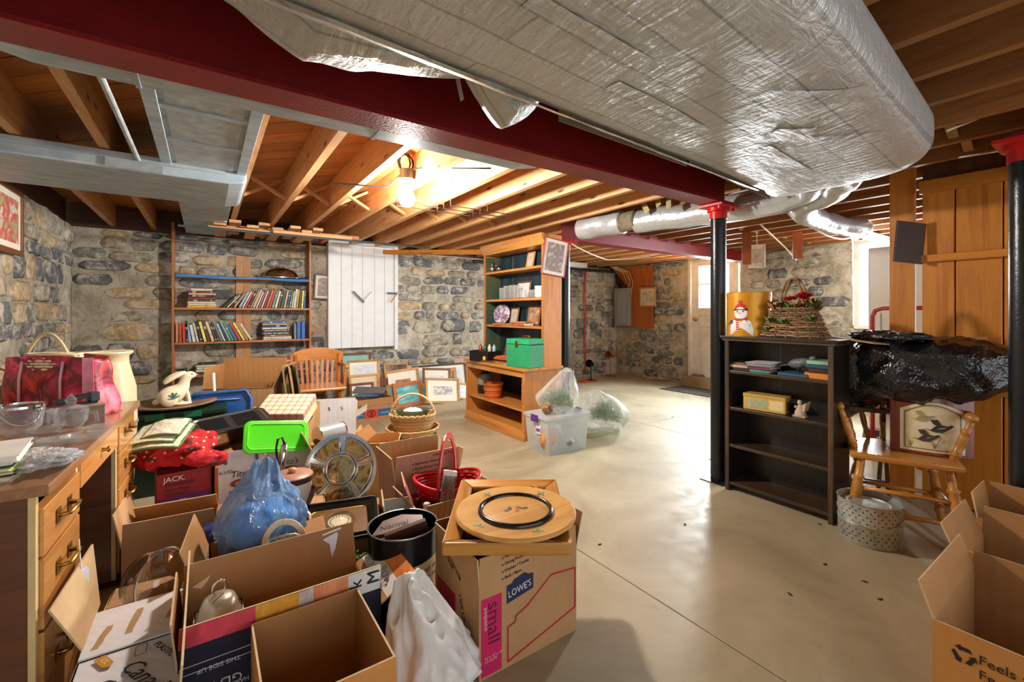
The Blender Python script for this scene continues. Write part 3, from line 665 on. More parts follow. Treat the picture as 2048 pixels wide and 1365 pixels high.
wire('electrical_cable', 'lower pale cable between duct end and the near column', [pd(1918, 315, 2.1), pd(2000, 302, 2.15)], .005, CREAM)
wire('electrical_cable', 'thin black wire along the joists beside the lit bulb', [(BX - .45, 3.2, 2.085), (BX - .1, 3.05, 2.08), (BX, BY, 2.2), (BX + .28, 2.3, 2.08)], .006, BLACK)
for i, x in enumerate((1.56, 1.895, 2.23)):
    for j in range(3):
        m = MB().tube([(x - .335, 3.1 + .12 * j, 2.093), (x - .335, 3.1 + .12 * j, 2.03), (x - .06 + j * .02, 3.1 + .12 * j, 2.03)], .004, 5)
        tag(m.build('wire_hook', plain('#4d4a45', .4, .6)), f'{ORD[j]} bent wire hook in the {ORD[i]} joist bay past the bulb', 'hook', 'wire hooks under the joists')
# ------------------------------------------------------------------ loose lumber stored under the joists
def lum(a, b, wx, wz, label, mat=SHELFW, name='lumber_board'):
    return tag(MB().bar(a, b, wx, wz).build(name, mat, bev=.003), label, 'board', 'spare lumber under the joists')
W2 = wood('#b07040', '#d09a68', 'x', .6)
lum((.06, 5.25, 2.055), (1.45, 5.2, 2.055), .03, .04, 'upper long trim board stored below joists over the bookshelf', W2)
lum((.02, 5.05, 2.005), (1.28, 5.0, 2.005), .04, .03, 'lower long trim board stored below joists over the bookshelf', W2)
lum((.55, 4.95, 2.0), (1.3, 4.93, 2.0), .03, .03, 'shorter trim strip beside the lower long board', W2)
for i in range(8):
    x = .12 + i * .125 + rnd.uniform(-.02, .02)
    lum((x, 5.02, 2.045 + .035 * (i % 2)), (x + .02, 5.8, 2.045 + .035 * (i % 2)), .1, .03, f'short board end over the bookshelf, {ORD[i]} from the panned duct', JOIST)
tag(MB().cyl((-.2, 4.92, 1.975), (2.2, 4.92, 1.975), .012, n=8).build('steel_pipe', plain('#5a6468', .4, .6)), 'thin dark pipe carrying the spare lumber', 'pipe')
# ------------------------------------------------------------------ book building
BOOKC = ['#d8cba8', '#c8b48a', '#7d1f22', '#1f2e4a', '#2d4a38', '#e6dcc4', '#b58a5a', '#3d6ea8', '#8fb0c8', '#c83c28', '#e0b428', '#5a3420', '#f0e8d8', '#74808a', '#2a2626', '#a04868', '#4e8a6a', '#d87838', '#cfd6d8', '#e8e060']
CN = dict(zip(BOOKC, ['cream', 'tan', 'maroon', 'navy', 'dark green', 'ivory', 'brown', 'blue', 'pale blue', 'red', 'mustard', 'dark brown', 'white', 'grey', 'black', 'plum', 'green', 'orange', 'light grey', 'yellow']))
def book(t, h, d, col, label, group, loc, rot=(0, 0, 0), flat=False, band=None, title=None, tcol='#e8e0c8', spiral=False, noband=False):
    """upright book: thickness along x, height along z, spine at y=0; flat=True lays it with the spine along x"""
    m = MB(); c = .0025 if t < .03 else .004
    m.box(0, t, 0, c, 0, h, 0); m.box(0, c, 0, d, 0, h, 0); m.box(t - c, t, 0, d, 0, h, 0)
    m.box(c, t - c, c, d - .004, .004, h - .004, 1)
    if not noband and rnd.random() < .75:
        bw = band or rnd.choice(BOOKC[:7] + BOOKC[11:13])
        z0 = h * rnd.choice((.62, .7, .3)); m.box(t * .12, t * .88, -.0006, 0, z0, z0 + h * rnd.choice((.05, .09, .14)), 2)
        if rnd.random() < .5: m.box(t * .12, t * .88, -.0006, 0, h * .08, h * .13, 2)
    if flat: m.v = [(z, y, t - x) if False else (h / 2 - z, y, x) for x, y, z in m.v]
    if flat: m.f = [list(reversed(f)) for f in m.f]; 
    if flat: m.f = [list(f) for f in m.f]
    lc = lin(col); k_ = .55 if sum(lc[:3]) < .6 else .35; tgt = lin('#e8dcc0') if sum(lc[:3]) < .6 else lin('#4a2c1c')
    bandm = MC.get(('band', col))
    if not bandm: bandm, _n, bs_ = newmat('spine_band'); bs_.inputs['Base Color'].default_value = tuple(lc[i] + (tgt[i] - lc[i]) * k_ for i in range(3)) + (1,); MC[('band', col)] = bandm
    mats = [plain(col, .5, var=.08), PAPER, bandm]
    o = m.build('book', mats, None, loc, rot); tag(o, label, 'book', group)
    if title: text(title, o, (0, -.0008, t / 2 - t * .33), FY, t * .9, plain(tcol, .5, var=0), 'CENTER')
    return o
# ------------------------------------------------------------------ tall open bookshelf against the stone wall
YF = 5.84; SXL, SXR = py(343, 0, YF).x, py(622, 0, YF).x
bs = thing('bookshelf', 'tall open wooden bookshelf against the stone wall', 'bookshelf', (0, 0, 0))
for x in (SXL, SXR - .02): MB().box(x, x + .022, YF, YF + .22, 0, 2.15).build('upright', SHELFW if 0 else wood('#9c5528', '#b9733c', 'z', .45), bs, bev=.002)
SHZ = [.53, .885, 1.255, 1.6]
for z in SHZ: MB().box(SXL + .022, SXR - .02, YF + .005, YF + .21, z - .022, z).build('shelf', SHELFW, bs, bev=.002)
bp_ = py(487, 0, 6.05).x
for k in range(2): MB().box(bp_ - .075 + k * .076, bp_ - .001 + k * .076, 6.055, 6.075, 0, 1.86).build('back_post', wood('#a9754a', '#c8966a', 'z', .6), bs)
g = 'books on the tall open bookshelf'
# third shelf from the floor: a lying stack, then a leaning row
x0 = py(374, 0, YF).x; z = SHZ[2]
for i, (t, h, col) in enumerate([(.022, .255, '#e0b428'), (.02, .25, '#e6dcc4'), (.026, .245, '#d8cba8'), (.02, .24, '#5a3420'), (.028, .25, '#7d1f22'), (.02, .23, '#2a2626'), (.024, .24, '#c8b48a'), (.022, .23, '#7d1f22'), (.024, .19, '#e6dcc4')]):
    book(t, h, .17, col, f'{CN[col]} lying book, {ORD[i]} from the bottom in stack under the blue shelf', g, (x0 + .125 + rnd.uniform(-.01, .01), YF + .01 + rnd.uniform(0, .012), z), flat=True, title='AMERICA' if i == 5 else None); z += t
xc, cnt = py(446, 0, YF).x, 0
xe = SXR - .035; cols = ['#2d4a38', '#d8cba8', '#2a2626', '#b58a5a', '#8fb0c8', '#f0e8d8', '#c83c28', '#1f2e4a', '#b58a5a', '#c8b48a', '#e6dcc4', '#a04868', '#e6dcc4', '#7d1f22', '#d87838', '#c83c28', '#4e8a6a', '#f0e8d8', '#5a3420', '#2d4a38', '#c8b48a', '#1f2e4a', '#4e8a6a', '#cfd6d8', '#d8cba8', '#e0b428', '#2d4a38', '#e8e060', '#3d6ea8', '#f0e8d8', '#b58a5a']
prev = None
while xc < xe - .03 and cnt < 31:
    t = rnd.uniform(.016, .03); h = rnd.uniform(.19, .23) if cnt > 3 else rnd.uniform(.17, .22)
    lean = [44, 40, 36, 33][cnt] if cnt < 4 else max(3, 30 - cnt * .95); L = R(lean); col = cols[cnt % len(cols)]
    if prev: xc += prev[1] * max(0, math.sin(prev[0]) - math.sin(L)) * .9
    book(t, h, .16, col, f'{CN[col]} book, {ORD[cnt]} in the leaning row under the silver dome', g, (xc, YF + .012, SHZ[2] + math.sin(L) * t), (0, L, 0))
    xc += t / math.cos(L) + .001; cnt += 1; prev = (L, h)
# second shelf from the floor
cols = ['#b58a5a', '#c83c28', '#c83c28', '#1f2e4a', '#8fb0c8', '#cfd6d8', '#d8cba8', '#2a2626', '#e8e060', '#5a3420', '#d8cba8', '#2d4a38', '#5a3420', '#74808a', '#cfd6d8', '#2d4a38', '#8fb0c8', '#4e8a6a', '#3d6ea8', '#c83c28', '#e8e060', '#b58a5a', '#d8cba8', '#2a2626', '#74808a', '#2d4a38', '#8fb0c8', '#1f2e4a']
xc = SXL + .03; cnt = 0; xe = py(512, 0, YF).x
while xc < xe - .03:
    t = rnd.uniform(.018, .034); h = rnd.uniform(.185, .23); L = -R([0, 1, 2, 3][cnt] if cnt < 4 else min(30, 4 + cnt * 1.15)); col = cols[cnt % len(cols)]
    if cnt in (0, 1, 2): h = .2; t = .03
    book(t, h, .16, col, f'{CN[col]} book, {ORD[cnt]} in the row leaning towards the shelf side, mid shelf', g, (xc, YF + .012, SHZ[1] + .0005), (0, L, 0))
    xc += t / math.cos(L) + .001 + .0022 * (cnt > 3); cnt += 1
z = SHZ[1]; x0 = py(556, 0, YF).x
for i, (t, h, col, ti, dx) in enumerate([(.016, .30, '#cfd6d8', None, 0), (.022, .29, '#d8cba8', None, .0), (.02, .27, '#8a6a48', None, 0), (.034, .28, '#2a2626', 'CITIES OF DESTINY', -.015), (.03, .26, '#2d4a38', 'SPANISH PAINTING', -.02), (.024, .25, '#cfd6d8', None, -.03), (.026, .24, '#1f2e4a', None, -.03), (.018, .25, '#c8b48a', None, -.03), (.026, .24, '#3d6ea8', None, -.03)]):
    book(t, h, .17, col, f'{CN.get(col, "brown")} lying book, {ORD[i]} from the bottom in the big stack by two blue volumes', g, (x0 + dx, YF + .012, z), flat=True, title=ti, noband=bool(ti)); z += t
x0 = py(586, 0, YF).x
for i, (t, h, col) in enumerate(((.028, .19, '#74808a'), (.045, .205, '#2f66b8'), (.045, .205, '#2f66b8'))):
    lab = ['thin grey upright book between the big stack and blue volumes', 'thick blue upright volume next to the thin grey book', 'thick blue upright volume nearest the bookshelf end'][i]
    if i == 0: x0 += .012
    book(t, h, .15, col, lab, g, (x0, YF + .012, SHZ[1])); x0 += t + .003
# lowest shelf
def pile(u, n, z, wd, what, seed, cols_):
    r = random.Random(seed); x = py(u, 0, YF).x
    for i in range(n):
        t = r.uniform(.016, .03); col = r.choice(cols_)
        book(t, wd * r.uniform(.82, 1), .15, col, f'{CN[col]} lying book, {ORD[i]} from the bottom in {what}', g, (x + r.uniform(-.012, .012), YF + .012 + r.uniform(0, .01), z), flat=True, title='POTTERY BOOK' if (i == 0 and seed == 4) else None, noband=seed == 4 and i == 0); z += t
pile(360, 3, SHZ[0], .13, 'low pile behind the rabbit', 1, ['#2a2626', '#5a3420', '#e6dcc4'])
pile(412, 5, SHZ[0], .19, 'small pile over the blue tub', 2, ['#2d4a38', '#b58a5a', '#d8cba8', '#cfd6d8'])
pile(445, 2, SHZ[0], .13, 'low pile next to back post', 3, ['#d8cba8', '#5a3420'])
pile(501, 7, SHZ[0], .21, 'pile in front of back post', 4, ['#1f2e4a', '#cfd6d8', '#2d4a38', '#d8cba8', '#3d6ea8'])
pile(562, 6, SHZ[0], .26, 'wide pile behind the oak chair', 5, ['#d8cba8', '#c83c28', '#c8b48a', '#e6dcc4', '#b58a5a'])
# blue cloth over the top shelf and silver dome on it
m = MB()
def clothf(u, v):
    x = SXL + .026 + (SXR - SXL - .05) * u; w_ = .006 * abs(noise.noise(Vector((x * 9, v * 4, 2)))) + (.02 * max(0, 1 - u * 5) * (.5 + abs(noise.noise(Vector((x * 14, v * 5, 0))))) )
    if v < .25: return Vector((x, YF - .004 - .002 * w_, SHZ[3] + .004 - .028 * (1 - v / .25) - .006 * math.sin(x * 9)))
    return Vector((x, YF - .004 + .2 * (v - .25) / .75, SHZ[3] + .004 + w_))
m.grid(clothf, 60, 14)
o = tag(m.build('shelf_cloth', print_mat(['#2a5f9c', '#3f7fc0', '#6f9aa6'], 3, .8), smooth=True, thick=.002), 'blue cloth laid along the top shelf of the bookshelf', 'cloth')
p = py(562, 545, YF + .11); dome = thing('serving_dome', 'silver domed serving cover on tray upon the blue cloth', 'serving dish', (p.x, YF + .11, SHZ[3] + .01))
def halfdome(n=28, k=10, rx=.19, ry=.095, rz=.12):
    b = MB(); prof = [(1.06, 0), (1.06, .008), (1, .012)] + [(math.cos(a), .012 + math.sin(a) * .98) for a in [i / k * math.pi / 2 for i in range(1, k + 1)]]
    prof[-1] = (0, 1.0); b.lathe([(r, z) for r, z in prof], n); b.v = [(x * rx, y * ry, z * (rz if z > .012 else 1)) for x, y, z in b.v]; return b
halfdome().build('cover', plain('#c9b9ae', .12, 1, .1), dome, (0, 0, .014), smooth=True)
MB().lathe([(.0, 0), (.2, 0), (.235, .008), (.235, .014), (.2, .01), (0, .01)], 32, sy=.45).build('tray', CHROME, dome, smooth='auto')
m = MB(); m.tube([(-.03, 0, .13), (-.035, 0, .155), (0, 0, .168), (.035, 0, .155), (.03, 0, .13)], .006, 8); m.build('handle', CHROME, dome, smooth=True)
for s_ in (-1, 1): MB().tube([(s_ * .22, -.03, .012), (s_ * .27, -.02, .02), (s_ * .27, .02, .02), (s_ * .22, .03, .012)], .005, 6).build('tray_handle', CHROME, dome, smooth=True)
# ------------------------------------------------------------------ picture frames
def frame(name, w, h, fw, fmat, art, label, loc, rot, group=None, mat=None, matw=0, depth=.022, glass=False, cat='picture frame'):
    """stands on its lower edge, front towards -y, leaning back by rot"""
    t = thing(name, label, cat, loc, 0, group, rot)
    for x0, x1, z0, z1 in ((0, w, 0, fw), (0, w, h - fw, h), (0, fw, fw, h - fw), (w - fw, w, fw, h - fw)):
        MB().box(x0 - w / 2, x1 - w / 2, 0, depth, z0, z1).build('rail', fmat, t, bev=.003, seg=1)
    if mat: MB().box(-w / 2 + fw, w / 2 - fw, depth * .45, depth * .6, fw, h - fw).build('mat_board', mat, t)
    a = fw + (matw if mat else 0)
    MB().box(-w / 2 + a, w / 2 - a, depth * .4, depth * .9, a, h - a).build('picture', art, t)
    if glass: pass
    return t
ART = {'sea': print_mat(['#1f6f7a', '#5fb0b4', '#cfe0dc'], 5, .4, (1, 1, 3)), 'tree': print_mat(['#b8a890', '#d8d4cc', '#8f8e92', '#c8c0b4'], 16, .4), 'town': print_mat(['#5a4030', '#a88060', '#e0c8a0'], 18, .4),
       'sky': print_mat(['#9fb8c8', '#d8e0e4', '#c0a888'], 6, .4, (1, 1, 2.5)), 'sepia': print_mat(['#8a7c6c', '#c8bca8', '#e4dccc'], 12, .4), 'dark': print_mat(['#2a2420', '#6a5848', '#b8a890'], 10, .4), 'birds': print_mat(['#e0d8cc', '#7a6a64', '#c0a8a0'], 14, .4), 'teal': plain('#7fb8b0', .5), 'photo': print_mat(['#e8e4dc', '#8a7868', '#4a5848', '#c8b8a0'], 20, .35)}
FOAK, FDK, FBL, FWH = wood('#a8763a', '#c4955a', 'x', .4), wood('#5a3018', '#7c4a28', 'x', .4), plain('#1c1e20', .4), plain('#e4ddd0', .5)
MATW = plain('#e9e2cf', .7, var=.03); MATD = plain('#d8c9a4', .7, var=.03)
gf = 'framed pictures leaning along the stone wall'
def leanf(u0, u1, v1, Yb, fmat, art, label, mat=None, matw=0, lean=16, fw=.03, roll=0, rz=0):
    a = py(u0, v1, Yb + .1); b = py(u1, v1, Yb + .1); w_ = abs(b.x - a.x); h = max(.12, a.z / math.cos(R(lean)))
    return frame('framed_picture', w_, h, fw, fmat, art, label, ((a.x + b.x) / 2, Yb, .001), (-R(lean), R(roll), R(rz)), gf, mat, matw)
leanf(680, 742, 708, 5.86, FDK, ART['teal'], 'large frame with teal mat, hindmost of the tall leaning frames', None, 0, 8)
leanf(694, 759, 722, 5.74, FOAK, ART['sky'], 'tall oak frame with pale striped print behind the turntable carton', MATW, .04, 9)
leanf(696, 757, 751, 5.62, FOAK, ART['sepia'], 'oak frame with cream mat and plain print, before the striped print', MATD, .07, 10)
leanf(697, 746, 768, 5.5, FDK, ART['sepia'], 'small dark brown frame with pale print nearest the turntable carton', MATW, .03, 12)
for i, u in enumerate((760, 766)): leanf(u, u + 8, 756, 5.6, FDK, ART['dark'], ['thin dark frame seen edge-on between two groups of frames', 'second thin dark frame seen edge-on between the groups'][i], None, 0, 9, .02)
leanf(767, 816, 728, 5.84, FOAK, ART['dark'], 'gilt frame with dark painting, upper of the wide group', None, 0, 12, .03)
leanf(824, 930, 733, 5.86, FBL, ART['sky'], 'wide black frame with snowy landscape near the hutch', MATW, .05, 12, .025)
leanf(773, 841, 741, 5.68, FOAK, ART['town'], 'oak frame with cream mat around small town print', MATW, .1, 13, .035, -4)
leanf(841, 897, 739, 5.66, FDK, ART['sky'], 'brown frame with white mat behind the tree print', MATW, .08, 14, .03, 5)
leanf(893, 912, 737, 5.7, FOAK, ART['town'], 'narrow tan frame edge between brown frame and black frame', None, 0, 14, .05)
leanf(774, 800, 769, 5.52, FOAK, ART['teal'], 'oak frame with teal mat half hidden behind the seascape', None, 0, 14, .03, -6)
leanf(786, 843, 766, 5.42, wood('#9a5228', '#b8703c', 'x', .4), ART['sea'], 'thick reddish frame around a green seascape', None, 0, 15, .05, -3)
leanf(836, 862, 768, 5.48, FOAK, ART['sea'], 'oak frame with green print between seascape and tree print', None, 0, 14, .04, 3)
leanf(846, 914, 760, 5.36, FOAK, ART['tree'], 'oak frame with wide cream mat and print of a bare tree', MATW, .08, 16, .03, 6)
leanf(900, 940, 768, 5.44, FOAK, ART['sky'], 'small oak frame with blue winter print against the hutch', MATW, .03, 20, .025, 10)
for i in range(3):
    a = py(902 + 6 * i, 735, 5.9 + .03 * i)
    tag(MB().box(-.05, .75 - .05 * i, 0, .012, 0, .09).build('plank_offcut', wood('#b08878', '#c8a494', 'x', .7), None, (a.x + .15, 5.98 - .0 * i, .42 - .14 * i + .0), (0, R(-2 + i), 0)), f'pinkish plank lying by the stone wall, {ORD[i]} from the top', 'board', 'pink planks by the wall')
# picture hung beside the shutter, picture on the corner wall
a, b_ = py(626, 548, YB - .06), py(662, 600, YB - .06)
frame('framed_picture', b_.x - a.x, a.z - b_.z, .02, plain('#4c5a58', .5), ART['birds'], 'grey framed bird print hung beside the white shutter', ((a.x + b_.x) / 2, YB - .075, b_.z), (0, R(3), 0), None, MATW, .025)
frame('framed_picture', .6, .44, .035, FDK, print_mat(['#6a8a58', '#a8b088', '#c85848', '#d8d4c8', '#8a9a70'], 9, .4, (1, 1, 1), .3), 'brown framed country scene hung on the corner wall', (XL + .06, 4.14, 1.585), (0, 0, R(90)), None, MATW, .04)
o = thing('framed_picture', 'pale matted portrait hanging from a joist near the back door', 'picture frame', pd(1514, 535, 5.0), R(-50))
z_ = .25; MB().box(-.08, .08, 0, .012, 0, z_).build('mat_board', MATW, o); MB().box(-.05, .05, -.003, 0, .05, z_ - .05).build('picture', ART['sepia'], o); 
for x0, x1, z0, z1 in ((-.085, .085, -.005, .01), (-.085, .085, z_ - .01, z_ + .005), (-.085, -.07, .0, z_), (.07, .085, 0, z_)): MB().box(x0, x1, -.006, .014, z0, z1).build('rail', FWH, o)
MB().cyl((0, .006, z_), (0, .006, 2.315 - o.location.z), .003, n=6).build('hanger', WHITE, o)
# short wood posts hanging below the joists
for (u0, u1, v1), lab in (((1486, 1500, 530), 'short brown stub post under the joists at the red beam end'), ((1587, 1603, 518), 'short brown stub post under the joists above the flower basket')):
    a = pd(u0, v1, 4.9); b_ = pd(u1, v1, 4.9)
    tag(MB().box(-.045, .045, -.02, .02, 0, 2.09 - a.z).build('hanging_post', wood('#7a3c14', '#9c5422', 'z', .5), None, ((a.x + b_.x) / 2, (a.y + b_.y) / 2, a.z), (0, 0, R(-55))), lab, 'post')
# board hanging in front of the pine post
p = pd(1815, 526, 2.82)
tag(MB().box(-.095, .095, -.006, .006, 0, .26).build('hanging_board', plain('#3b2a20', .4), None, (p.x, p.y, p.z), (R(0), R(6), R(-32)), bev=.002), 'dark brown board hung on the pine post under the duct', 'board')
# ------------------------------------------------------------------ hutch
HX, HY0, HY1 = 2.45, 3.34, 4.45; UX = 2.68; HBK = 2.9
hu = thing('hutch', 'tall oak hutch with open shelves and dark teal inside', 'cabinet', (0, 0, 0))
DKIN = print_mat(['#16282c', '#284a4c', '#4a5a3c', '#7a4a2c'], 4, .45, (1, 1, .4))
DKB = print_mat(['#0c1a20', '#173038', '#2a4a4c'], 3, .45, (2, 2, .4))
for y in (HY0, HY1 - .022):
    MB().box(HX, HBK, y, y + .022, 0, .65, ).build('side_panel', HUT, hu, bev=.002); MB().box(UX, HBK, y, y + .022, .68, 1.86).build('side_panel', HUT, hu, bev=.002)
MB().box(UX + .01, HBK - .02, HY1 - .026, HY1 - .0225, .69, 1.84).build('lining', DKIN, hu)
for k in range(4):
    y = HY0 + .022 + k * (HY1 - HY0 - .044) / 4; MB().box(HBK - .016, HBK - .004, y + .001, y + (HY1 - HY0 - .044) / 4 - .001, .05, 1.86).build('back_board', DKB, hu, bev=.002, seg=1)
MB().box(HX - .035, HBK, HY0 - .03, HY1 + .02, .652, .68).build('counter', HUTX, hu, bev=.004)
MB().box(HX - .012, HX, HY0 + .0, HY1, .59, .65).build('apron', HUTX, hu, bev=.002)
MB().box(HX - .02, HX, HY0 - .012, HY1 + .01, 0, .1).build('plinth', HUTX, hu, bev=.004); MB().box(HX, HBK, HY0 + .022, HY1 - .022, .085, .1).build('bottom_shelf', HUTX, hu)
MB().box(HX - .028, HX - .02, HY0 - .016, HY1 + .014, .0, .035).build('plinth_moulding', HUTX, hu, bev=.003)
MB().box(HX + .01, HBK - .02, HY0 + .022, HY1 - .022, .262, .282).build('shelf', HUTX, hu, bev=.002)
for z in (1.065, 1.35, 1.665): MB().box(UX + .002, HBK - .018, HY0 + .022, HY1 - .022, z - .024, z).build('shelf', HUTX, hu, bev=.002)
for y in (HY0, HY1 - .03):
    MB().box(UX - .012, UX, y, y + .03, .68, 1.86).build('face_stile', HUT, hu, bev=.002); MB().box(HX - .012, HX, y, y + .035, .1, .59).build('face_stile', HUT, hu, bev=.002)
MB().box(UX - .014, HBK, HY0 - .005, HY1 + .005, 1.86, 1.965).build('cornice', HUTX, hu, bev=.003)
m = MB(); m.prism([(UX - .014, 1.88), (UX - .05, 1.955), (UX - .05, 1.968), (UX - .014, 1.968)], HY0 - .02, HY1 + .02); m.build('crown_moulding', HUTX, hu)
for i in range(4): MB().lathe([(.006, 0), (.012, .02), (.008, .035), (.013, .06), (.006, .08)], 10).build('spindle_trim', HUT, hu, (HX - .014, HY0 + .017, .35 + .055 * i), smooth=True) if i < 3 else None
# things in the hutch (front edges of the shelves face -x)
def hp(u, v, z, X=None): q = px(u, v, X or UX + .1); return (q.x, q.y, z)
def fig(name, label, loc, prof, mat, cat='figurine', rz=0, group=None, n=18): return tag(MB().lathe(prof, n).build(name, mat, None, loc, (0, 0, rz), smooth=True), label, cat, group)
o = thing('silver_pitcher', 'small silver coffee pot on the top hutch shelf', 'pitcher', hp(985, 530, 1.665))
MB().lathe([(.025, 0), (.03, .01), (.045, .04), (.04, .07), (.022, .1), (.026, .115), (.01, .125), (.012, .14), (0, .145)], 20).build('body', SILVER, o, smooth=True)
m = MB(); m.tube([(0, -.04, .04), (0, -.075, .07), (0, -.085, .1)], [.01, .007, .005], 8); m.tube([(0, .038, .09), (0, .07, .085), (0, .068, .045), (0, .042, .035)], .005, 6); m.build('spout_and_handle', SILVER, o, smooth=True)
fig('silver_bowl', 'small silver sugar bowl beside the coffee pot', hp(998, 534, 1.665, UX + .07), [(.02, 0), (.024, .008), (.04, .03), (.036, .05), (.02, .06), (0, .075)], SILVER, 'bowl')
def hframe(u, v, z, w_, h_, fm, art, label, rz=-90, lean=10, X=None, mt=None, mw=0, fw=.02): p_ = hp(u, v, z, X or HBK - .09); return frame('photo_frame', w_, h_, fw, fm, art, label, p_, (-R(lean), 0, R(rz)), 'small frames in the hutch', mt, mw, .015)
hframe(1057, 535, 1.665, .13, .19, FOAK, ART['sepia'], 'gilt photo frame leaning on the top hutch shelf', lean=12)
hframe(1043, 560, 1.35, .26, .2, FDK, ART['sky'], 'dark frame with blue print behind the glasses in the hutch', X=HBK - .06)
hframe(1025, 612, 1.065, .16, .2, FDK, ART['sepia'], 'brown framed portrait behind the patterned plate in the hutch')
hframe(1064, 612, 1.065, .22, .22, FDK, ART['town'], 'wide brown framed print right of the portrait, middle hutch shelf')
hframe(1013, 690, .68, .13, .19, FDK, ART['birds'], 'narrow dark photo frame on the hutch counter', X=HBK - .1)
hframe(1060, 690, .68, .24, .18, FDK, ART['photo'], 'wide dark photo frame behind the green box on the counter', X=HBK - .07)
GW = plain('#e9eae6', .25)
gl = 'clear glasses on the hutch shelf'
for i, (u, h_) in enumerate(((1004, .13), (1013, .15), (1024, .15), (1033, .15), (1046, .09), (1055, .09), (1066, .085))):
    p_ = hp(u, 590, 1.35, UX + .07 + .02 * (i % 2))
    fig('drinking_glass', f'clear drinking glass, {ORD[i]} along the second hutch shelf', p_, [(.026, 0), (.03, .004), (.034, h_), (.031, h_), (.027, .01), (0, .008)], GLASS, 'glass', 0, gl, 14)
for i in range(4): fig('white_saucer_dish', f'white stacked bowl, {ORD[i]} from the bottom at the shelf end', hp(1081, 588, 1.35 + .028 * i, UX + .08), [(.04, 0), (.055, .01), (.062, .034), (.058, .034), (.045, .012), (0, .01)], GW, 'bowl', 0, 'white bowls at the hutch shelf end')
p_ = hp(1005, 625, 1.066, UX + .1); o = thing('decorative_plate', 'round purple patterned plate standing on the middle hutch shelf', 'plate', p_, 0, None, (0, R(-78 + 0), R(20)))
MB().lathe([(0, 0), (.07, 0), (.1, .012), (.115, .016), (.115, .019), (.07, .006), (0, .006)], 32).build('dish', print_mat(['#e8e4e4', '#d8d4dc', '#6a4a7a', '#e4e0e0', '#8a7a6a'], 11, .2), o, (.0, 0, 0), smooth=True); o.location.z += .115
def flatbook(label, loc, w_, d_, t, col, rz, group, cat='book'):
    m = MB(); m.box(-w_ / 2, w_ / 2, -d_ / 2, d_ / 2, 0, .003); m.box(-w_ / 2, w_ / 2, -d_ / 2, d_ / 2, t - .003, t); m.box(-w_ / 2, -w_ / 2 + .003, -d_ / 2, d_ / 2, 0, t); m.box(-w_ / 2 + .003, w_ / 2 - .005, -d_ / 2 + .005, d_ / 2 - .005, .003, t - .003, 1)
    return tag(m.build('book', [plain(col, .5), PAPER], None, loc, (0, 0, rz)), label, cat, group)
gb = 'books lying in the hutch'
flatbook('orange book lying before the plate on the middle hutch shelf', hp(1005, 645, 1.0655, UX + .05), .12, .2, .02, '#c8702c', R(10), gb)
flatbook('thick orange book lying before the wide framed print', hp(1046, 645, 1.0655, UX + .06), .13, .22, .03, '#c86428', R(-6), gb)
flatbook('tan book topping the thick orange book', hp(1044, 640, 1.096, UX + .06), .11, .18, .012, '#c8a068', R(14), gb)
o = book(.035, .21, .12, '#b86a28', 'orange upright book at the hutch shelf end', gb, hp(1088, 650, 1.0655, UX + .03), (0, 0, R(-90)))
o = thing('metal_tray_box', 'open black metal box of small bottles on hutch counter', 'box', (2.5, 4.13, .68), R(-78))
m = MB(); m.box(-.15, .15, -.1, .1, 0, .004); m.box(-.15, .15, -.1, -.096, 0, .11); m.box(-.15, .15, .096, .1, 0, .11); m.box(-.15, -.146, -.1, .1, 0, .11); m.box(.146, .15, -.1, .1, 0, .11); m.build('case', plain('#16171a', .35), o, bev=.003)
MB().box(-.14, .14, -.09, .09, .085, .1).build('lid_tray', plain('#24262a', .35), o)
MB().cyl((.09, -.101, .04), (.09, -.1055, .04), .022, n=20).build('badge', plain('#e0c020', .5), o)
for i, (x, c_) in enumerate(((-.1, '#b03a30'), (-.05, '#2f5a44'), (.0, '#d8d0b8'), (.06, '#9cc8d0'))): fig('small_bottle', f'small {["red", "green", "cream", "pale blue"][i]} bottle in the black metal box', (2.5 + .02 * i, 4.235 - .062 * i, .781), [(.018, 0), (.02, .005), (.02, .05), (.01, .06), (.01, .075), (0, .075)], plain(c_, .3), 'bottle', 0, 'small bottles in the black box', 12)
o = thing('record_case', 'green cube shaped record case with brass clasp on hutch counter', 'box', (2.56, 3.47, .68), R(-78))
MB().box(-.15, .15, -.12, .12, 0, .215).build('body', plain('#1f9460', .6), o, bev=.006); MB().box(-.152, .152, -.122, .122, .22, .27).build('lid', plain('#23a06a', .6), o, bev=.006)
MB().box(-.03, .005, -.128, -.12, .19, .25).build('clasp', BRASS, o, bev=.003); MB().tube([(-.05, 0, .272), (-.04, 0, .295), (.04, 0, .295), (.05, 0, .272)], .006, 6).build('handle', BRASS, o, smooth=True)
z = .68
for i, (c_, w_, d_, t) in enumerate((('#b58a5a', .14, .24, .022), ('#3a2c24', .13, .2, .018), ('#c8602c', .15, .22, .02), ('#d87838', .14, .2, .012))):
    flatbook(f'{CN.get(c_, ["", "dark brown", "rust", ""][i])} book, {ORD[i]} from the bottom between black and green boxes', (2.53 + .01 * i, 3.8, z), w_, d_, t, c_, R(-8 + 9 * i), gb); z += t + .0005
flatbook('brown book lying at the counter edge before the book pile', (2.47, 3.98, .68), .1, .18, .018, '#7a4a24', R(12), gb)
o = thing('glass_jug', 'dark glass jug on the lower hutch shelf', 'jug', hp(970, 785, .282, HX + .2))
MB().lathe([(.07, 0), (.085, .01), (.085, .15), (.075, .19), (.03, .235), (.028, .25), (.032, .262), (0, .262)], 24).build('body', plain('#20262a', .12), o, smooth=True)
MB().lathe([(.086, .1), (.086, .152), (.076, .192), (.05, .218)], 24).build('label_band', plain('#8f9284', .4), o, smooth=True)
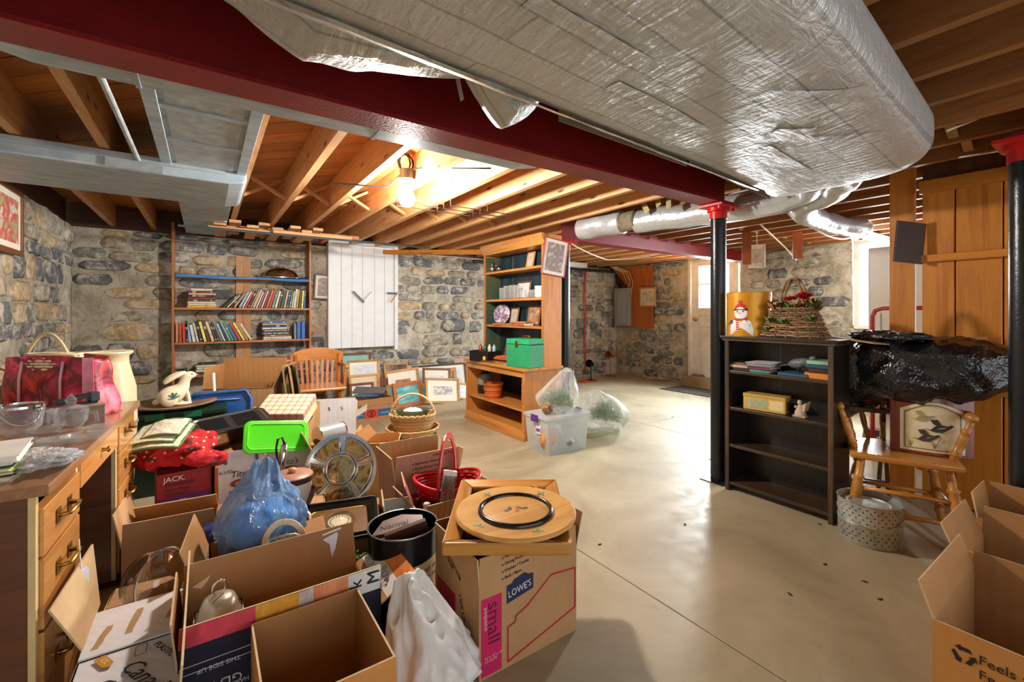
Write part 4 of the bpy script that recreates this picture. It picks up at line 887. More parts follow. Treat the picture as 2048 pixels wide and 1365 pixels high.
MB().tube([(.0, .03, .24), (0, .06, .24), (0, .062, .2), (0, .04, .2)], .006, 6).build('handle', plain('#20262a', .12), o, smooth=True)
o = thing('bushel_basket', 'orange wooden slat basket on the lower hutch shelf', 'basket', hp(986, 800, .282, HX + .1))
OR_ = plain('#c8602a', .6)
for k in range(18):
    a = 2 * math.pi * k / 18; m = MB(); m.slab([(-.019, -.078, 0), (.019, -.078, 0), (.023, -.102, .16), (-.023, -.102, .16)], .003); m.build('slat', OR_, o, rot=(0, 0, a))
for r_, z in ((.087, .03), (.096, .09), (.106, .145)): MB().lathe([(r_, z), (r_ + .004, z), (r_ + .006, z + .022), (r_ + .001, z + .022)], 28).build('hoop', wood('#b8541f', '#d07030', 'x', .5), o, smooth='auto')
MB().lathe([(0, 0), (.08, 0), (.08, .006), (0, .006)], 20).build('bottom', OR_, o)
for i, (x, y, c_, rx) in enumerate(((-.04, .02, '#2a6aa0', 12), (.0, -.03, '#d8dce0', -18), (.04, .03, '#e8e8ea', 20), (.03, -.05, '#9aa4b0', -8))):
    tag(MB().box(-.018, .018, -.012, .012, 0, .13).build('small_packet', plain(c_, .5), None, (o.location.x + x, o.location.y + y, .30), (R(rx), R(rx / 2), .3 * i)), f'{["blue", "white", "pale white", "grey"][i]} packet standing in the orange slat basket', 'packet')
hf = frame('framed_print', .3, .36, .012, plain('#a8402c', .5), ART['birds'], 'pale print in thin red frame leaning at the hutch top', (2.88 - .1, HY0 - .012, 1.56), (-R(-4), R(6), 0), None, plain('#e4d8d0', .6), .03, .012)
tag(MB().box(0, .02, 0, .045, 0, .28).build('wood_strip', OAKZ, None, (2.72, HY1 + .008, 1.28)), 'short oak strip fixed on the hutch side', 'board')
o = MB().slab([(0, 0, 0), (.55, 0, 0), (.55, 0, 1.5), (.18, 0, 1.2)], .01).build('foam_sheet', plain('#e4d4d0', .6), None, (3.5, 4.75, .35), (R(0), R(0), R(-40))); tag(o, 'pinkish white board leaning behind the hutch', 'board'); o.location.z = 0; o.scale.z = 1.3
tag(MB().bar((1.95, YB - .05, 2.03), (3.0, 4.6, 1.95), .02, .06).build('warped_trim', OAK, None), 'warped oak trim board reaching from the wall to the hutch top', 'board')
# ------------------------------------------------------------------ tote and bags of greenery
TX0, TX1, TY0, TY1, TZ = 2.33, 2.8, 2.86, 3.17, .3
tt = thing('storage_tote', 'translucent plastic tote with purple latches beside the hutch', 'tote', ((TX0 + TX1) / 2, (TY0 + TY1) / 2, 0))
hx, hy = (TX1 - TX0) / 2, (TY1 - TY0) / 2
m = MB(); q0 = .9
for a, b_ in (((-1, -1), (1, -1)), ((1, -1), (1, 1)), ((1, 1), (-1, 1)), ((-1, 1), (-1, -1))):
    m.slab([(a[0] * hx * q0, a[1] * hy * q0, 0), (b_[0] * hx * q0, b_[1] * hy * q0, 0), (b_[0] * hx, b_[1] * hy, TZ), (a[0] * hx, a[1] * hy, TZ)], .004)
m.box(-hx * q0, hx * q0, -hy * q0, hy * q0, 0, .004); m.build('bin', TUBP, tt)
MB().box(-hx - .015, hx + .015, -hy - .015, hy + .015, TZ - .002, TZ + .028).build('lid', TUBP, tt, bev=.01)
PURP = plain('#5c2f8c', .4)
for x in (-1, 1): MB().box(x * (hx + .018) - .008, x * (hx + .018) + .008, -.045, .045, TZ - .03, TZ + .03).build('latch', PURP, tt, bev=.004)
MB().box(-hx - .001, -hx + .002, -.06, .0, .17, .25).build('sticker', plain('#e8e4e8', .5), tt); MB().box(-hx - .003, -hx - .001, -.055, -.005, .19, .215).build('sticker_print', plain('#8a4a80', .5), tt)
gt = 'holiday things inside the tote'
for i, (x, y, z0, sx, sy, sz, cols_, lab) in enumerate(((-.15, -.08, .006, .09, .06, .2, ['#a83028', '#d8a060', '#e07050'], 'red tinsel bundle seen through the tote wall'), (.02, -.05, .006, .1, .1, .12, ['#5a6a68', '#8a9a98', '#404a48'], 'dark ornament box inside the tote'), (.15, -.02, .006, .06, .1, .1, ['#c8a884', '#e0d0b8', '#7a5a48'], 'tan carton inside the tote'), (-.05, .07, .006, .16, .05, .2, ['#d8dcde', '#b8c4d0', '#98a8b8'], 'pale wrapped bundle inside the tote'))):
    b = blob(sx, sy, sz / 2, i + 3, .2, 3, 20, 12); o = b.build('ornament_bundle', print_mat(cols_, 22, .4), None, (tt.location.x + x, tt.location.y + y, z0 + sz / 2 * 1.12), smooth=True); tag(o, lab, 'decoration', gt)
def greenery(name, label, loc, rad, n, seed, group=None, flatten=.8):
    r = random.Random(seed); b = MB()
    for _ in range(n):
        a, e = r.uniform(0, 6.283), r.uniform(-.5, 1.4); l = rad * r.uniform(.45, 1); d = Vector((math.cos(a) * math.cos(e), math.sin(a) * math.cos(e), math.sin(e) * flatten)); tip = d * l; base = d * l * .3
        side = d.orthogonal().normalized(); s2 = d.cross(side)
        for k in range(7):
            t = k / 7; p_ = base.lerp(tip, t); an = r.uniform(0, 6.28); nd_ = (side * math.cos(an) + s2 * math.sin(an)) * .8 + d * .7
            q_ = p_ + nd_ * rad * .2; w_ = d.cross(nd_).normalized() * .004
            b.add([p_ - w_, p_ + w_, q_], [(0, 1, 2)])
    o = b.build(name, print_mat(['#234a1e', '#3f7030', '#6f9a4a', '#2c5530'], 9, .6), None, loc); o.data.name = name; return tag(o, label, 'greenery', group)
GR = 'artificial greens'
b1 = Vector((2.56, 3.0, TZ + .028))
greenery('artificial_greenery', 'green artificial pine sprays in the bag on the tote', b1 + Vector((0, 0, .1)), .17, 330, 2)
o = blob(.05, .05, .055, 2, .1, 14, 22, 14).build('pine_cone', print_mat(['#3a2416', '#8a6440', '#d8c090'], 40, .7), None, b1 + Vector((-.15, -.04, .056)), smooth=False); tag(o, 'brown pine cone in the bag on the tote', 'pine cone')
def bag(name, label, loc, rx, ry, rz, seed, mat, cat='bag', amp=.2, fold=.25, peak=None, freq=2.6, n=64, m_=40, floor=None, group=None):
    b = blob(rx, ry, rz, seed, amp, freq, n, m_, floor, fold)
    if peak:
        pv, ph = Vector(peak[:2]), peak[2]
        out = []
        for x, y, z in b.v:
            t = max(0, z / rz); k = t ** 1.5; out.append((x * (1 - .55 * k) + pv.x * k, y * (1 - .55 * k) + pv.y * k, z + ph * k))
        b.v = out
    o = b.build(name, mat, None, loc, smooth=True); return tag(o, label, cat, group)
tag(heap(.19, .16, .13, 4, (.12, -.02, .11, .5), .002, .25, 7, .018, 9).build('clear_bag', FILM, None, b1 + Vector((0, 0, .001)), smooth=True), 'clear plastic bag of greenery sitting on the plastic tote', 'bag')
b2 = pz(1213, 868, 0); b2 = Vector((b2.x + .06, b2.y + .08, 0))
greenery('artificial_greenery', 'dark green artificial sprays in the bag on the floor', b2 + Vector((0, 0, .17)), .21, 420, 5)
tag(heap(.27, .22, .18, 11, (-.12, .04, .06, .45), .002, .25, 6, .02, 8).build('clear_bag', FILM, None, b2 + Vector((0, 0, .001)), smooth=True), 'big clear plastic bag of greenery slumped on the floor', 'bag')
# ------------------------------------------------------------------ electrical corner
pb = px(1268, 600, XR - .05); BRD = wood('#a04a14', '#c06a24', 'z', .55)
yb0, yb1 = px(1309, 600, XR - .03).y, px(1236, 600, XR - .03).y; zb0, zb1 = px(1270, 656, XR - .03).z, px(1270, 534, XR - .03).z
o = tag(MB().box(0, .015, yb0, yb1, zb0, zb1).build('backing_board', BRD, None, (XR - .075, 0, 0), bev=.002), 'orange brown plywood board behind the breaker panel', 'board')
pl = thing('breaker_panel', 'grey metal breaker panel on plywood board', 'electrical panel', (XR - .075, px(1247, 0, XR - .1).y, px(1250, 652, XR - .1).z)); PG = plain('#98a09c', .45, .2, .05)
zh = px(1250, 577, XR - .1).z - pl.location.z
MB().box(-.1, 0, -.17, .17, 0, zh).build('box', PG, pl, bev=.004); MB().box(-.106, -.1, -.12, .09, .07, zh - .07).build('door', plain('#a4aca8', .4, .2, .04), pl, bev=.003); MB().box(-.11, -.106, -.105, -.09, zh / 2 - .02, zh / 2 + .02).build('catch', PG, pl)
yy = px(1296, 0, XR - .1).y; zz_ = px(1296, 614, XR - .1).z; zt_ = px(1296, 575, XR - .1).z
frame('framed_picture', .36, zt_ - zz_, .03, FOAK, ART['sepia'], 'gilt framed landscape hung beside the breaker panel', (XR - .125, yy, zz_), (0, 0, R(-90)), None, plain('#e6cdb4', .6), .03)
for i in range(9):
    r = random.Random(i); y0 = pl.location.y - .12 + .05 * (i % 5); zt = pl.location.z + zh
    blk = i < 5; wire('panel_cable', f'{"black" if blk else "tan"} cable, {ORD[i if blk else i - 5]} of the {"black" if blk else "tan"} bundle at the breaker panel',
         [(XR - .1, y0, zt - (0 if blk else .5 * (i % 2))), (XR - .1 - .03 * r.random(), min(YB - .1, y0 + (.1 if blk else -.16) + .05 * r.random()), zt + .12), (XR - .14, min(YB - .1, y0 + (.3 if blk else -.05)), zt + .3), (XR - .3 - .1 * r.random(), min(YB - .12, y0 + (.5 if blk else .1)), 2.08)], .011 if blk else .008, BLACK if blk else plain('#c8a468', .6))
tag(MB().cyl((3.4, YB - .12, 1.995), (XR - .2, YB - .12, 1.995), .025, n=10).build('black_pipe', plain('#1c2022', .5)), 'black pipe running along the stone wall top towards the panel', 'pipe')
tag(MB().box(4.1, 5.6, YB - .35, YB - .2, 2.0, 2.085).build('white_duct', plain('#cfd0cc', .5), None, bev=.006), 'white rectangular duct above the black pipe', 'duct')
RC = plain('#c8442a', .6)
q_ = py(1168, 600, YB - .03); m = MB()
for j in range(3): m.tube([(q_.x + .02 * j + .015 * math.sin(k * 1.3 + j), YB - .035, 1.98 - k * .16) for k in range(13)], .006, 5)
tag(m.build('extension_cord', RC, smooth=True), 'red extension cord hanging down the stone wall', 'cord')
q_ = pz(1185, 765); m = MB(); m.tube([(q_.x + .22 * math.cos(a * .5) * (1 - a * .012), q_.y + .14 * math.sin(a * .5) * (1 - a * .012) + .1, .008 + .0015 * (a % 5)) for a in range(60)], .007, 5)
tag(m.build('extension_cord', RC, smooth=True), 'red extension cord coiled on the floor at the spot lamps', 'cord')
def spotlamp(u, v, label, c_, h_, az, tilt, cone):
    q_ = pz(u, v); o = thing('spot_lamp', label, 'lamp', (q_.x, q_.y, 0)); ml = plain(c_, .35, .5)
    MB().lathe([(.1, 0), (.1, .012), (.03, .03), (.012, .035), (0, .035)], 20).build('base', ml if h_ < .3 else BRASS, o, smooth='auto'); MB().cyl((0, 0, .03), (0, 0, h_), .009, n=8).build('stem', ml if h_ < .3 else BRASS, o)
    MB().lathe([(0, -.09), (.03, -.085), (.035, -.02), (cone, .09), (cone - .005, .09), (.03, -.015), (0, -.015)], 20).build('shade', ml, o, (0, 0, h_ + .02), (0, R(tilt), R(az)), smooth='auto')
spotlamp(1182, 762, 'black desk spot lamp standing on the floor by the wall', '#1c1d1e', .28, 205, 80, .07)
spotlamp(1221, 753, 'copper spot lamp on brass stem on the floor by the wall', '#b8602c', .38, 190, 75, .07)
mt = pz(1378, 771); o = thing('door_mat', 'dark ridged mat on the floor at the back door', 'mat', (XR - .55, 4.02, .001)); MB().box(-.3, .3, -.42, .42, 0, .008).build('base', plain('#5d5a52', .9), o)
for i in range(9): MB().box(-.29, .29, -.41 + .095 * i, -.36 + .095 * i, .008, .013).build('rib', plain('#4a4844', .9), o)
for i, (u, v, s_) in enumerate(((1290, 752, .1), (1318, 757, .14), (1338, 759, .12))):
    q_ = pz(u, v); tag(blob(s_ * 1.5, s_ * .8, .03, i, .4, 4, 24, 10, -.01, .3).build('crumpled_rag', plain('#b8a48c', .9), None, (q_.x - .1, q_.y, .012), smooth=True), f'tan crumpled rag by the wall foot, {ORD[i]} from the corner', 'rag')
# freezer and hand truck by the window
q_ = px(1738, 600, 5.35); o = thing('upright_freezer', 'white upright freezer before the bright window', 'freezer', (5.35, q_.y, 0)); FZ = plain('#d8d2c4', .35, var=.03)
MB().box(.03, .6, -.66, 0, .05, 1.83).build('body', FZ, o, bev=.012); MB().box(-.025, .026, -.66, 0, .08, 1.83).build('door', FZ, o, bev=.012); MB().box(-.05, -.025, -.1, -.07, .8, 1.2).build('handle', WHITE, o, bev=.006); MB().box(.03, .55, -.64, -.02, 0, .05).build('foot_plinth', BLACK, o)
o = thing('hand_truck', 'red tubular hand truck standing before the white freezer', 'hand truck', (4.7, px(1745, 0, 4.7).y, 0)); RT = plain('#b02e26', .4)
m = MB(); zt = px(1780, 617, 4.7).z; yv = -.4
m.tube([(0, 0, .1), (0, 0, zt - .07), (0, -.02, zt - .02), (0, -.07, zt), (0, yv + .07, zt), (0, yv + .02, zt - .02), (0, yv, zt - .07), (0, yv, .1)], .017, 10); m.build('frame_tube', RT, o, smooth=True)
MB().cyl((0, -.2, .1), (0, -.2, zt - .01), .014, n=10).build('centre_bar', RT, o, smooth=True); MB().box(-.2, .01, yv - .02, .02, .005, .015).build('toe_plate', RT, o)
for y in (.05, yv - .05):
    MB().cyl((.09, y - .02, .1), (.09, y + .02, .1), .1, n=20).build('wheel', BLACK, o, smooth='auto')
for z in (.4, .8): MB().cyl((0, 0, z), (0, yv, z), .011, n=8).build('cross_bar', RT, o)
MB().cyl((.09, .05, .1), (.09, yv - .05, .1), .012, n=8).build('axle', RT, o); 
for y in (0, yv): MB().bar((0, y, .12), (.09, y, .1), .02, .02).build('bracket', RT, o)
# ------------------------------------------------------------------ black bookcase
bx0, bx1, by0, by1, BH = 2.92, 3.15, 1.035, 1.665, 1.045
bc = thing('black_bookcase', 'low black worn bookcase beside the middle steel column', 'bookcase', (0, 0, 0))
for y in (by0, by1 - .022): MB().box(bx0, bx1, y, y + .022, 0, BH - .02).build('side_panel', BCASE, bc, bev=.002)
for y in (by0 - .001, by1 - .025): MB().box(bx0 - .012, bx0, y, y + .026, 0, BH - .02).build('face_stile', wood('#2c1f16', '#5a442e', 'z', .45), bc, bev=.004)
MB().box(bx0 - .03, bx1 + .01, by0 - .03, by1 + .03, BH - .02, BH).build('top', wood('#15110e', '#2e251c', 'y', .35), bc, bev=.004)
MB().box(bx0 - .022, bx1, by0 - .015, by1 + .015, BH - .032, BH - .02).build('top_moulding', BCEDGE, bc)
bys = [by0 + .022, by0 + .16, by0 + .38, by1 - .022]
for i in range(3): MB().box(bx1 - .012, bx1 - .002, bys[i] + .0012, bys[i + 1] - .0012, .03, BH - .03).build('back_board', BCASE, bc)
for z in (.06, .315, .565, .812): MB().box(bx0 - .004, bx1 - .014, by0 + .022, by1 - .022, z - .02, z).build('shelf', BCEDGE if z < .1 else wood('#1c130d', '#43321f', 'y', .35), bc, bev=.002)
gb = 'books in the black bookcase'
def bcp(u, z, off=.09): q_ = px(u, 700, bx0 + off); return (q_.x, q_.y, z)
def bpile(u, z, specs, what, off=.09):
    p_ = bcp(u, z, off); z_ = z
    for i, (w_, d_, t, col, nm) in enumerate(specs):
        flatbook(f'{nm} book, {ORD[i]} from the bottom in {what}', (p_[0], p_[1], z_), d_, w_, t, col, R(rnd.uniform(-9, 9)), gb); z_ += t + .0005
    return z_
bpile(1490, .8125, [(.14, .15, .02, '#2a2626', 'black'), (.15, .15, .02, '#c8a890', 'pinkish'), (.13, .14, .014, '#7a6250', 'brown')], 'the pile next to the steel column')
bpile(1528, .8125, [(.12, .14, .02, '#4e9a8a', 'sea green'), (.14, .15, .018, '#7a3848', 'maroon'), (.15, .16, .02, '#8a8a90', 'grey'), (.16, .17, .006, '#e0e2e6', 'white thin')], 'the white topped pile')
zb_ = bpile(1597, .8125, [(.17, .15, .02, '#2a5a78', 'deep blue')], 'the top shelf, under the bird')
bpile(1648, .8125, [(.13, .16, .036, '#d8842a', 'orange'), (.12, .15, .026, '#4a3028', 'dark brown'), (.13, .15, .02, '#1f4a6a', 'navy'), (.13, .14, .024, '#8fc0a0', 'pale green')], 'the orange based pile')
p_ = bcp(1600, zb_, .09); o = thing('bird_figurine', 'speckled grey bird figurine on the blue book', 'figurine', p_, R(-95)); SPK = speckle('speckled_bird', '#5a6468', '#d0d8d8', 120, .15, .3)
b = blob(.07, .032, .032, 2, .05, 3, 24, 14); b.v = [(x, y, z + .25 * max(0, x) - .1 * max(0, -x)) for x, y, z in b.v]; b.build('body', SPK, o, (0, 0, .055), smooth=True)
blob(.022, .018, .02, 1, .03, 3, 16, 10).build('head', SPK, o, (.075, 0, .088), smooth=True); MB().cyl((.092, 0, .088), (.115, 0, .085), .006, .001, 8).build('beak', BLACK, o)
MB().slab([(-.06, -.012, .045), (-.06, .012, .045), (-.13, .018, .03), (-.13, -.018, .03)], .005).build('tail', SPK, o)
m = MB(); m.cyl((-.01, .012, 0), (-.005, .012, .03), .004, n=6); m.build('leg', BLACK, o); m = MB(); m.cyl((.015, -.012, 0), (.01, -.012, .03), .004, n=6); m.build('leg', BLACK, o)
q_ = bcp(1533, .5655, .08); o = thing('biscuit_tin', 'long cream and yellow printed tin on bookcase shelf', 'tin', q_, R(-84)); TC = plain('#d8b35c', .4)
MB().box(-.125, .125, -.05, .05, 0, .1).build('body', TC, o, bev=.004); MB().box(-.127, .127, -.052, .052, .082, .104).build('lid', plain('#c8a44c', .4), o, bev=.003)
MB().box(-.1, .02, -.0515, -.0505, .015, .075).build('picture', print_mat(['#d8d4b0', '#9ab08a', '#c8b070'], 30, .5), o); MB().box(.035, .115, -.0515, -.0505, .015, .075).build('printed_panel', plain('#e4cf94', .5), o); MB().box(.1255, .127, -.03, .03, .02, .075).build('emblem', plain('#6a4a1c', .5), o)
q_ = bcp(1601, .5655, .06); o = thing('angel_statue', 'small cream kneeling angel statue on bookcase shelf', 'statue', q_, R(-90)); AN = plain('#c8b49a', .6, bmp=.2)
MB().box(-.035, .035, -.025, .025, 0, .012).build('base', AN, o, bev=.003); MB().lathe([(.032, .012), (.03, .03), (.022, .05), (.018, .065), (.012, .074), (0, .078)], 14).build('robe', AN, o, smooth=True); blob(.014, .014, .016, 1, .02, 3, 14, 10).build('head', AN, o, (-.004, 0, .088), smooth=True)
for s_ in (-1, 1): MB().slab([(.008, .006 * s_, .045), (.03, .03 * s_, .035), (.042, .034 * s_, .095), (.012, .008 * s_, .075)], .004).build('wing', AN, o)
m = MB(); m.tube([(-.01, .016, .066), (-.026, .01, .055), (-.03, 0, .066)], .005, 6); m.tube([(-.01, -.016, .066), (-.026, -.01, .055), (-.03, 0, .066)], .005, 6); m.build('folded_arms', AN, o, smooth=True)
# tin with a snowman print
p_ = px(1497, 670, 3.05); o = thing('popcorn_tin', 'yellow round tin with snowman print on the black bookcase', 'tin', (3.05, p_.y, BH), 0)
TY = plain('#d8981c', .35, .3, .08); rT, hT = .135, .29
MB().lathe([(rT, 0), (rT, hT - .03), (rT - .003, hT - .03), (rT - .003, .004), (0, .004)], 48).build('body', TY, o, smooth='auto'); MB().lathe([(rT + .003, hT - .035), (rT + .003, hT), (rT - .006, hT + .004), (rT - .01, hT - .002), (0, hT - .002)], 48).build('lid', TY, o, smooth='auto')
m = MB(); m.lathe([(rT + .0015, hT * .72), (rT + .0015, hT * .74)], 48); m.build('bead', TY, o)
def wrapdecal(poly, mat, name, lift=.0012, az0=math.pi + .12):
    """flat print bent round the tin: poly in (s along the girth, z)"""
    r_ = rT + lift; n = len(poly); cs = sum(p[0] for p in poly) / n; cz = sum(p[1] for p in poly) / n
    rings = [poly] + [[(cs + (s_ - cs) * k, cz + (z_ - cz) * k) for s_, z_ in poly] for k in (.66, .33)] + [[(cs, cz)]]
    vs = []; fs = []
    for rg in rings[:3]:
        for s_, z_ in rg: a = az0 + s_ / r_; vs.append((r_ * math.cos(a), r_ * math.sin(a), z_))
    a = az0 + cs / r_; vs.append((r_ * math.cos(a), r_ * math.sin(a), cz))
    for j in range(2):
        for k in range(n): fs.append((j * n + k, j * n + (k + 1) % n, (j + 1) * n + (k + 1) % n, (j + 1) * n + k))
    for k in range(n): fs.append((2 * n + k, 2 * n + (k + 1) % n, 3 * n))
    MB().add(vs, fs).build(name, mat, o, smooth=True)
def circ(cx_, cz_, rx, rz, a0=0, a1=360, n=22): return [(cx_ + rx * math.cos(R(a0 + (a1 - a0) * i / n)), cz_ + rz * math.sin(R(a0 + (a1 - a0) * i / n))) for i in range(n + (1 if a1 - a0 < 360 else 0))]
SNW, SRED, SDK = plain('#eef0f2', .4, var=0), plain('#cc2a1c', .4, var=0), plain('#1c2030', .4, var=0)
wrapdecal([(-.075, .003), (.075, .003), (.078, .05), (.06, .1), (.03, .115), (-.03, .115), (-.06, .1), (-.078, .05)], SNW, 'snow_body', .001); wrapdecal(circ(0, .155, .042, .042), SNW, 'snow_head', .0014)
wrapdecal(circ(0, .17, .043, .047, 5, 175), SRED, 'hat', .0018); wrapdecal([(-.045, .168), (.045, .168), (.043, .184), (-.043, .184)], SDK, 'hat_band', .002); wrapdecal(circ(0, .226, .014, .012), SRED, 'hat_ball', .0018)
wrapdecal([(-.04, .105), (.04, .105), (.042, .122), (-.042, .122)], SRED, 'scarf', .002); wrapdecal([(-.028, .03), (-.01, .03), (-.012, .108), (-.03, .108)][::1], SRED, 'scarf_end', .002)
for z_ in (.035, .05, .065, .08, .095): wrapdecal([(-.029, z_), (-.01, z_), (-.01, z_ + .004), (-.029, z_ + .004)], SNW, 'scarf_stripe', .0024)
wrapdecal([(.0, .147), (.0, .157), (-.048, .154)], plain('#e8801c', .4, var=0), 'carrot_nose', .0026)
for s_ in (-.02, .018): wrapdecal(circ(s_, .165, .005, .005, n=10), SDK, 'eye', .0026)
wrapdecal([(-.055, .082), (-.055, .087), (-.115, .078), (-.115, .073)], SDK, 'twig', .002); wrapdecal([(-.05, .092), (-.06, .11), (-.078, .1), (-.09, .085), (-.065, .085)], plain('#3a4a7a', .4), 'small_bird', .0022)
# vine basket with dried flowers
p_ = px(1593, 670, 3.05); o = thing('vine_basket', 'twig basket with dried flowers and tall vine handle on bookcase', 'basket', (3.05, p_.y + .015, BH)); VN = [wood('#7a5a3a', '#b08a60', 'y', .7), wood('#5e4630', '#94704a', 'y', .7)]
for lv in range(13):
    t = lv / 12; z = .012 + .17 * t; ax_, ay = .11 * (1 - .28 * t), .18 * (1 - .38 * t); r = random.Random(lv); pts = []
    for k in range(36):
        a = 2 * math.pi * k / 36; pw = (abs(math.cos(a)) ** 3 + abs(math.sin(a)) ** 3) ** (-1 / 3)
        off = .007 * (1 if (k + lv) % 2 else -1); pts.append(((ax_ + off) * math.cos(a) * pw, (ay + off) * math.sin(a) * pw, z + r.uniform(-.004, .004)))
    m = MB(); m.tube(pts, .0062, 5, closed=True); m.build('woven_twig', VN[lv % 2], o, smooth=True)
for k in range(18):
    a = 2 * math.pi * k / 18; pw = (abs(math.cos(a)) ** 3 + abs(math.sin(a)) ** 3) ** (-1 / 3)
    MB().bar((.11 * math.cos(a) * pw, .18 * math.sin(a) * pw, 0), (.079 * math.cos(a) * pw, .112 * math.sin(a) * pw, .19), .008, .008).build('stake', VN[1], o)
m = MB()
for j in range(4):
    pts = []
    for k in range(15):
        t = k / 14; a = math.pi * t; tw = 5 * t + j * 1.57; hwd = .05 + .03 * abs(2 * t - 1) ** 2
        pts.append((.014 * math.cos(tw), -hwd * math.cos(a) * 1.0 + .014 * math.sin(tw), .17 + .2 * math.sin(a) ** .7))
    m.tube(pts, .006, 6)
m.build('twisted_handle', VN[0], o, smooth=True)
def flower(o_, name, p_, r_, mat, seed, n=12):
    r = random.Random(seed); m = MB()
    for k in range(n):
        a = k * 2.4; e = .25 + .9 * k / n; d = Vector((math.cos(a) * math.cos(e), math.sin(a) * math.cos(e), math.sin(e))); s_ = d.orthogonal().normalized() * r_ * .45; q_ = Vector(p_)
        m.add([q_, q_ + d * r_ * .6 - s_, q_ + d * r_ * 1.05, q_ + d * r_ * .6 + s_], [(0, 1, 2, 3)])
    m.build(name, mat, o_, smooth=False)
FR, FG, FB = plain('#b8182a', .6), print_mat(['#2f4a24', '#5a7a3a', '#8a9a58'], 30, .7), print_mat(['#7a5c34', '#b08c58', '#4c5a2c'], 24, .8)
r = random.Random(3)
for i in range(26): flower(o, 'dried_leaf_cluster', (r.uniform(-.07, .07), r.uniform(-.13, .13), .17 + r.uniform(0, .04)), r.uniform(.03, .05), FB if i % 3 else FG, i, 9)
for i, (x, y, z) in enumerate(((-.05, .012, .235), (-.055, -.015, .238), (-.06, -.08, .24), (-.03, -.09, .255), (-.06, -.06, .25), (-.02, -.06, .262))): flower(o, 'red_flower', (x, y, z), .028, FR, i + 50, 16)
for i, (y, z) in enumerate(((.1, .1), (.12, .04), (.02, .09), (-.13, .11))): flower(o, 'green_sprig', (-.11 + .02 * (i % 2), y, z), .04, FG, i + 80, 8)
# ------------------------------------------------------------------ captain's chair with things on it
CH = wood('#a8641f', '#cf9040', 'x', .35, 1, False, .3); CHZ = wood('#a8641f', '#cf9040', 'z', .35, 1, False, .3)
sc = Vector((3.22, .78, 0)); rzc = math.atan2(.54 - .92, 3.06 - 2.91)
cc = thing('captains_chair', 'turned wood captains chair with curved arm rail', 'chair', (3.2, .82, 0), rzc)
SH = .435
pl_ = [(-.23, -.2), (-.1, -.215), (.1, -.215), (.23, -.2), (.235, .05), (.2, .17), (.08, .215), (-.08, .215), (-.2, .17), (-.235, .05)]
m = MB(); m.flat(pl_, SH - .035, SH); m.build('seat', CH, cc, bev=.012, seg=3)
def turned(par, name, a, b, r, mat, rings=((.18, 1.5), (.22, 1.0), (.5, 1.25), (.72, 1.5), (.76, 1.0)), n=12):
    a, b = Vector(a), Vector(b); prof = [(0, .75), (.06, .9), (.15, 1.05), (.18, 1.45), (.205, .95), (.23, 1.3), (.26, .95), (.45, 1.25), (.62, 1.2), (.7, .95), (.73, 1.4), (.76, .9), (.9, .9), (1, .8)]
    m = MB(); m.tube([a.lerp(b, t) for t, _ in prof], [r * k for _, k in prof], n); return m.build(name, mat, par, smooth=True)
for sx in (-1, 1):
    turned(cc, 'leg', (sx * .23, -.2, 0), (sx * .175, -.155, SH - .03), .021, CHZ); turned(cc, 'leg', (sx * .215, .22, 0), (sx * .15, .15, SH - .03), .02, CHZ)
    MB().tube([(sx * .218, -.19, .1), (sx * .205, .2, .1)], .011, 8).build('stretcher', CH, cc, smooth=True); MB().tube([(sx * .205, -.18, .2), (sx * .19, .185, .2)], .011, 8).build('stretcher', CH, cc, smooth=True)
for z, y in ((.13, -.19), (.24, -.18), (.16, .2)):
    m = MB(); w_ = .215 - z * .12; m.tube([(-w_, y, z), (-.03, y, z), (0, y, z), (.03, y, z), (w_, y, z)], [.009, .013, .02, .013, .009], 10); m.build('stretcher', CH, cc, smooth=True)
AR = .665
rail = [(-.27, -.13), (-.275, 0), (-.25, .13), (-.16, .225), (0, .255), (.16, .225), (.25, .13), (.275, 0), (.27, -.13)]
m = MB(); m.tube([(x, y, AR) for x, y in rail], [.02, .024, .026, .03, .032, .03, .026, .024, .02], 10); m.build('arm_rail', CH, cc, smooth=True)
m = MB(); m.slab([(-.17, .235, AR + .01), (.17, .235, AR + .01), (.15, .26, AR + .09), (-.15, .26, AR + .09)], .02); m.build('crest', CH, cc, bev=.006)
for sx in (-1, 1):
    for (xa, ya, xb, yb) in ((.2, -.09, .268, -.11), (.205, -.0, .272, 0), (.19, .1, .245, .12), (.12, .17, .16, .215), (.045, .19, .05, .24)):
        turned(cc, 'spindle', (sx * xa, ya, SH - .005), (sx * xb, yb, AR - .015), .0125 if ya > -.05 else .018, CHZ)
fs_ = thing('folding_stand', 'dark wooden folding stand with crossed legs behind the chair', 'stand', (3.48, 1.12, 0), R(20)); FSW = wood('#4a2c1a', '#6a4428', 'z', .4)
for y in (-.16, .16):
    MB().bar((-.2, y, 0), (.2, y, .62), .022, .03).build('leg', FSW, fs_); MB().bar((.2, y * .85, 0), (-.2, y * .85, .62), .022, .03).build('leg', FSW, fs_)
for x in (-.2, .2): MB().bar((x, -.17, .61), (x, .17, .61), .03, .025).build('top_bar', FSW, fs_)
MB().bar((-.1, -.16, .155), (-.1, .16, .155), .02, .02).build('stretcher', FSW, fs_)
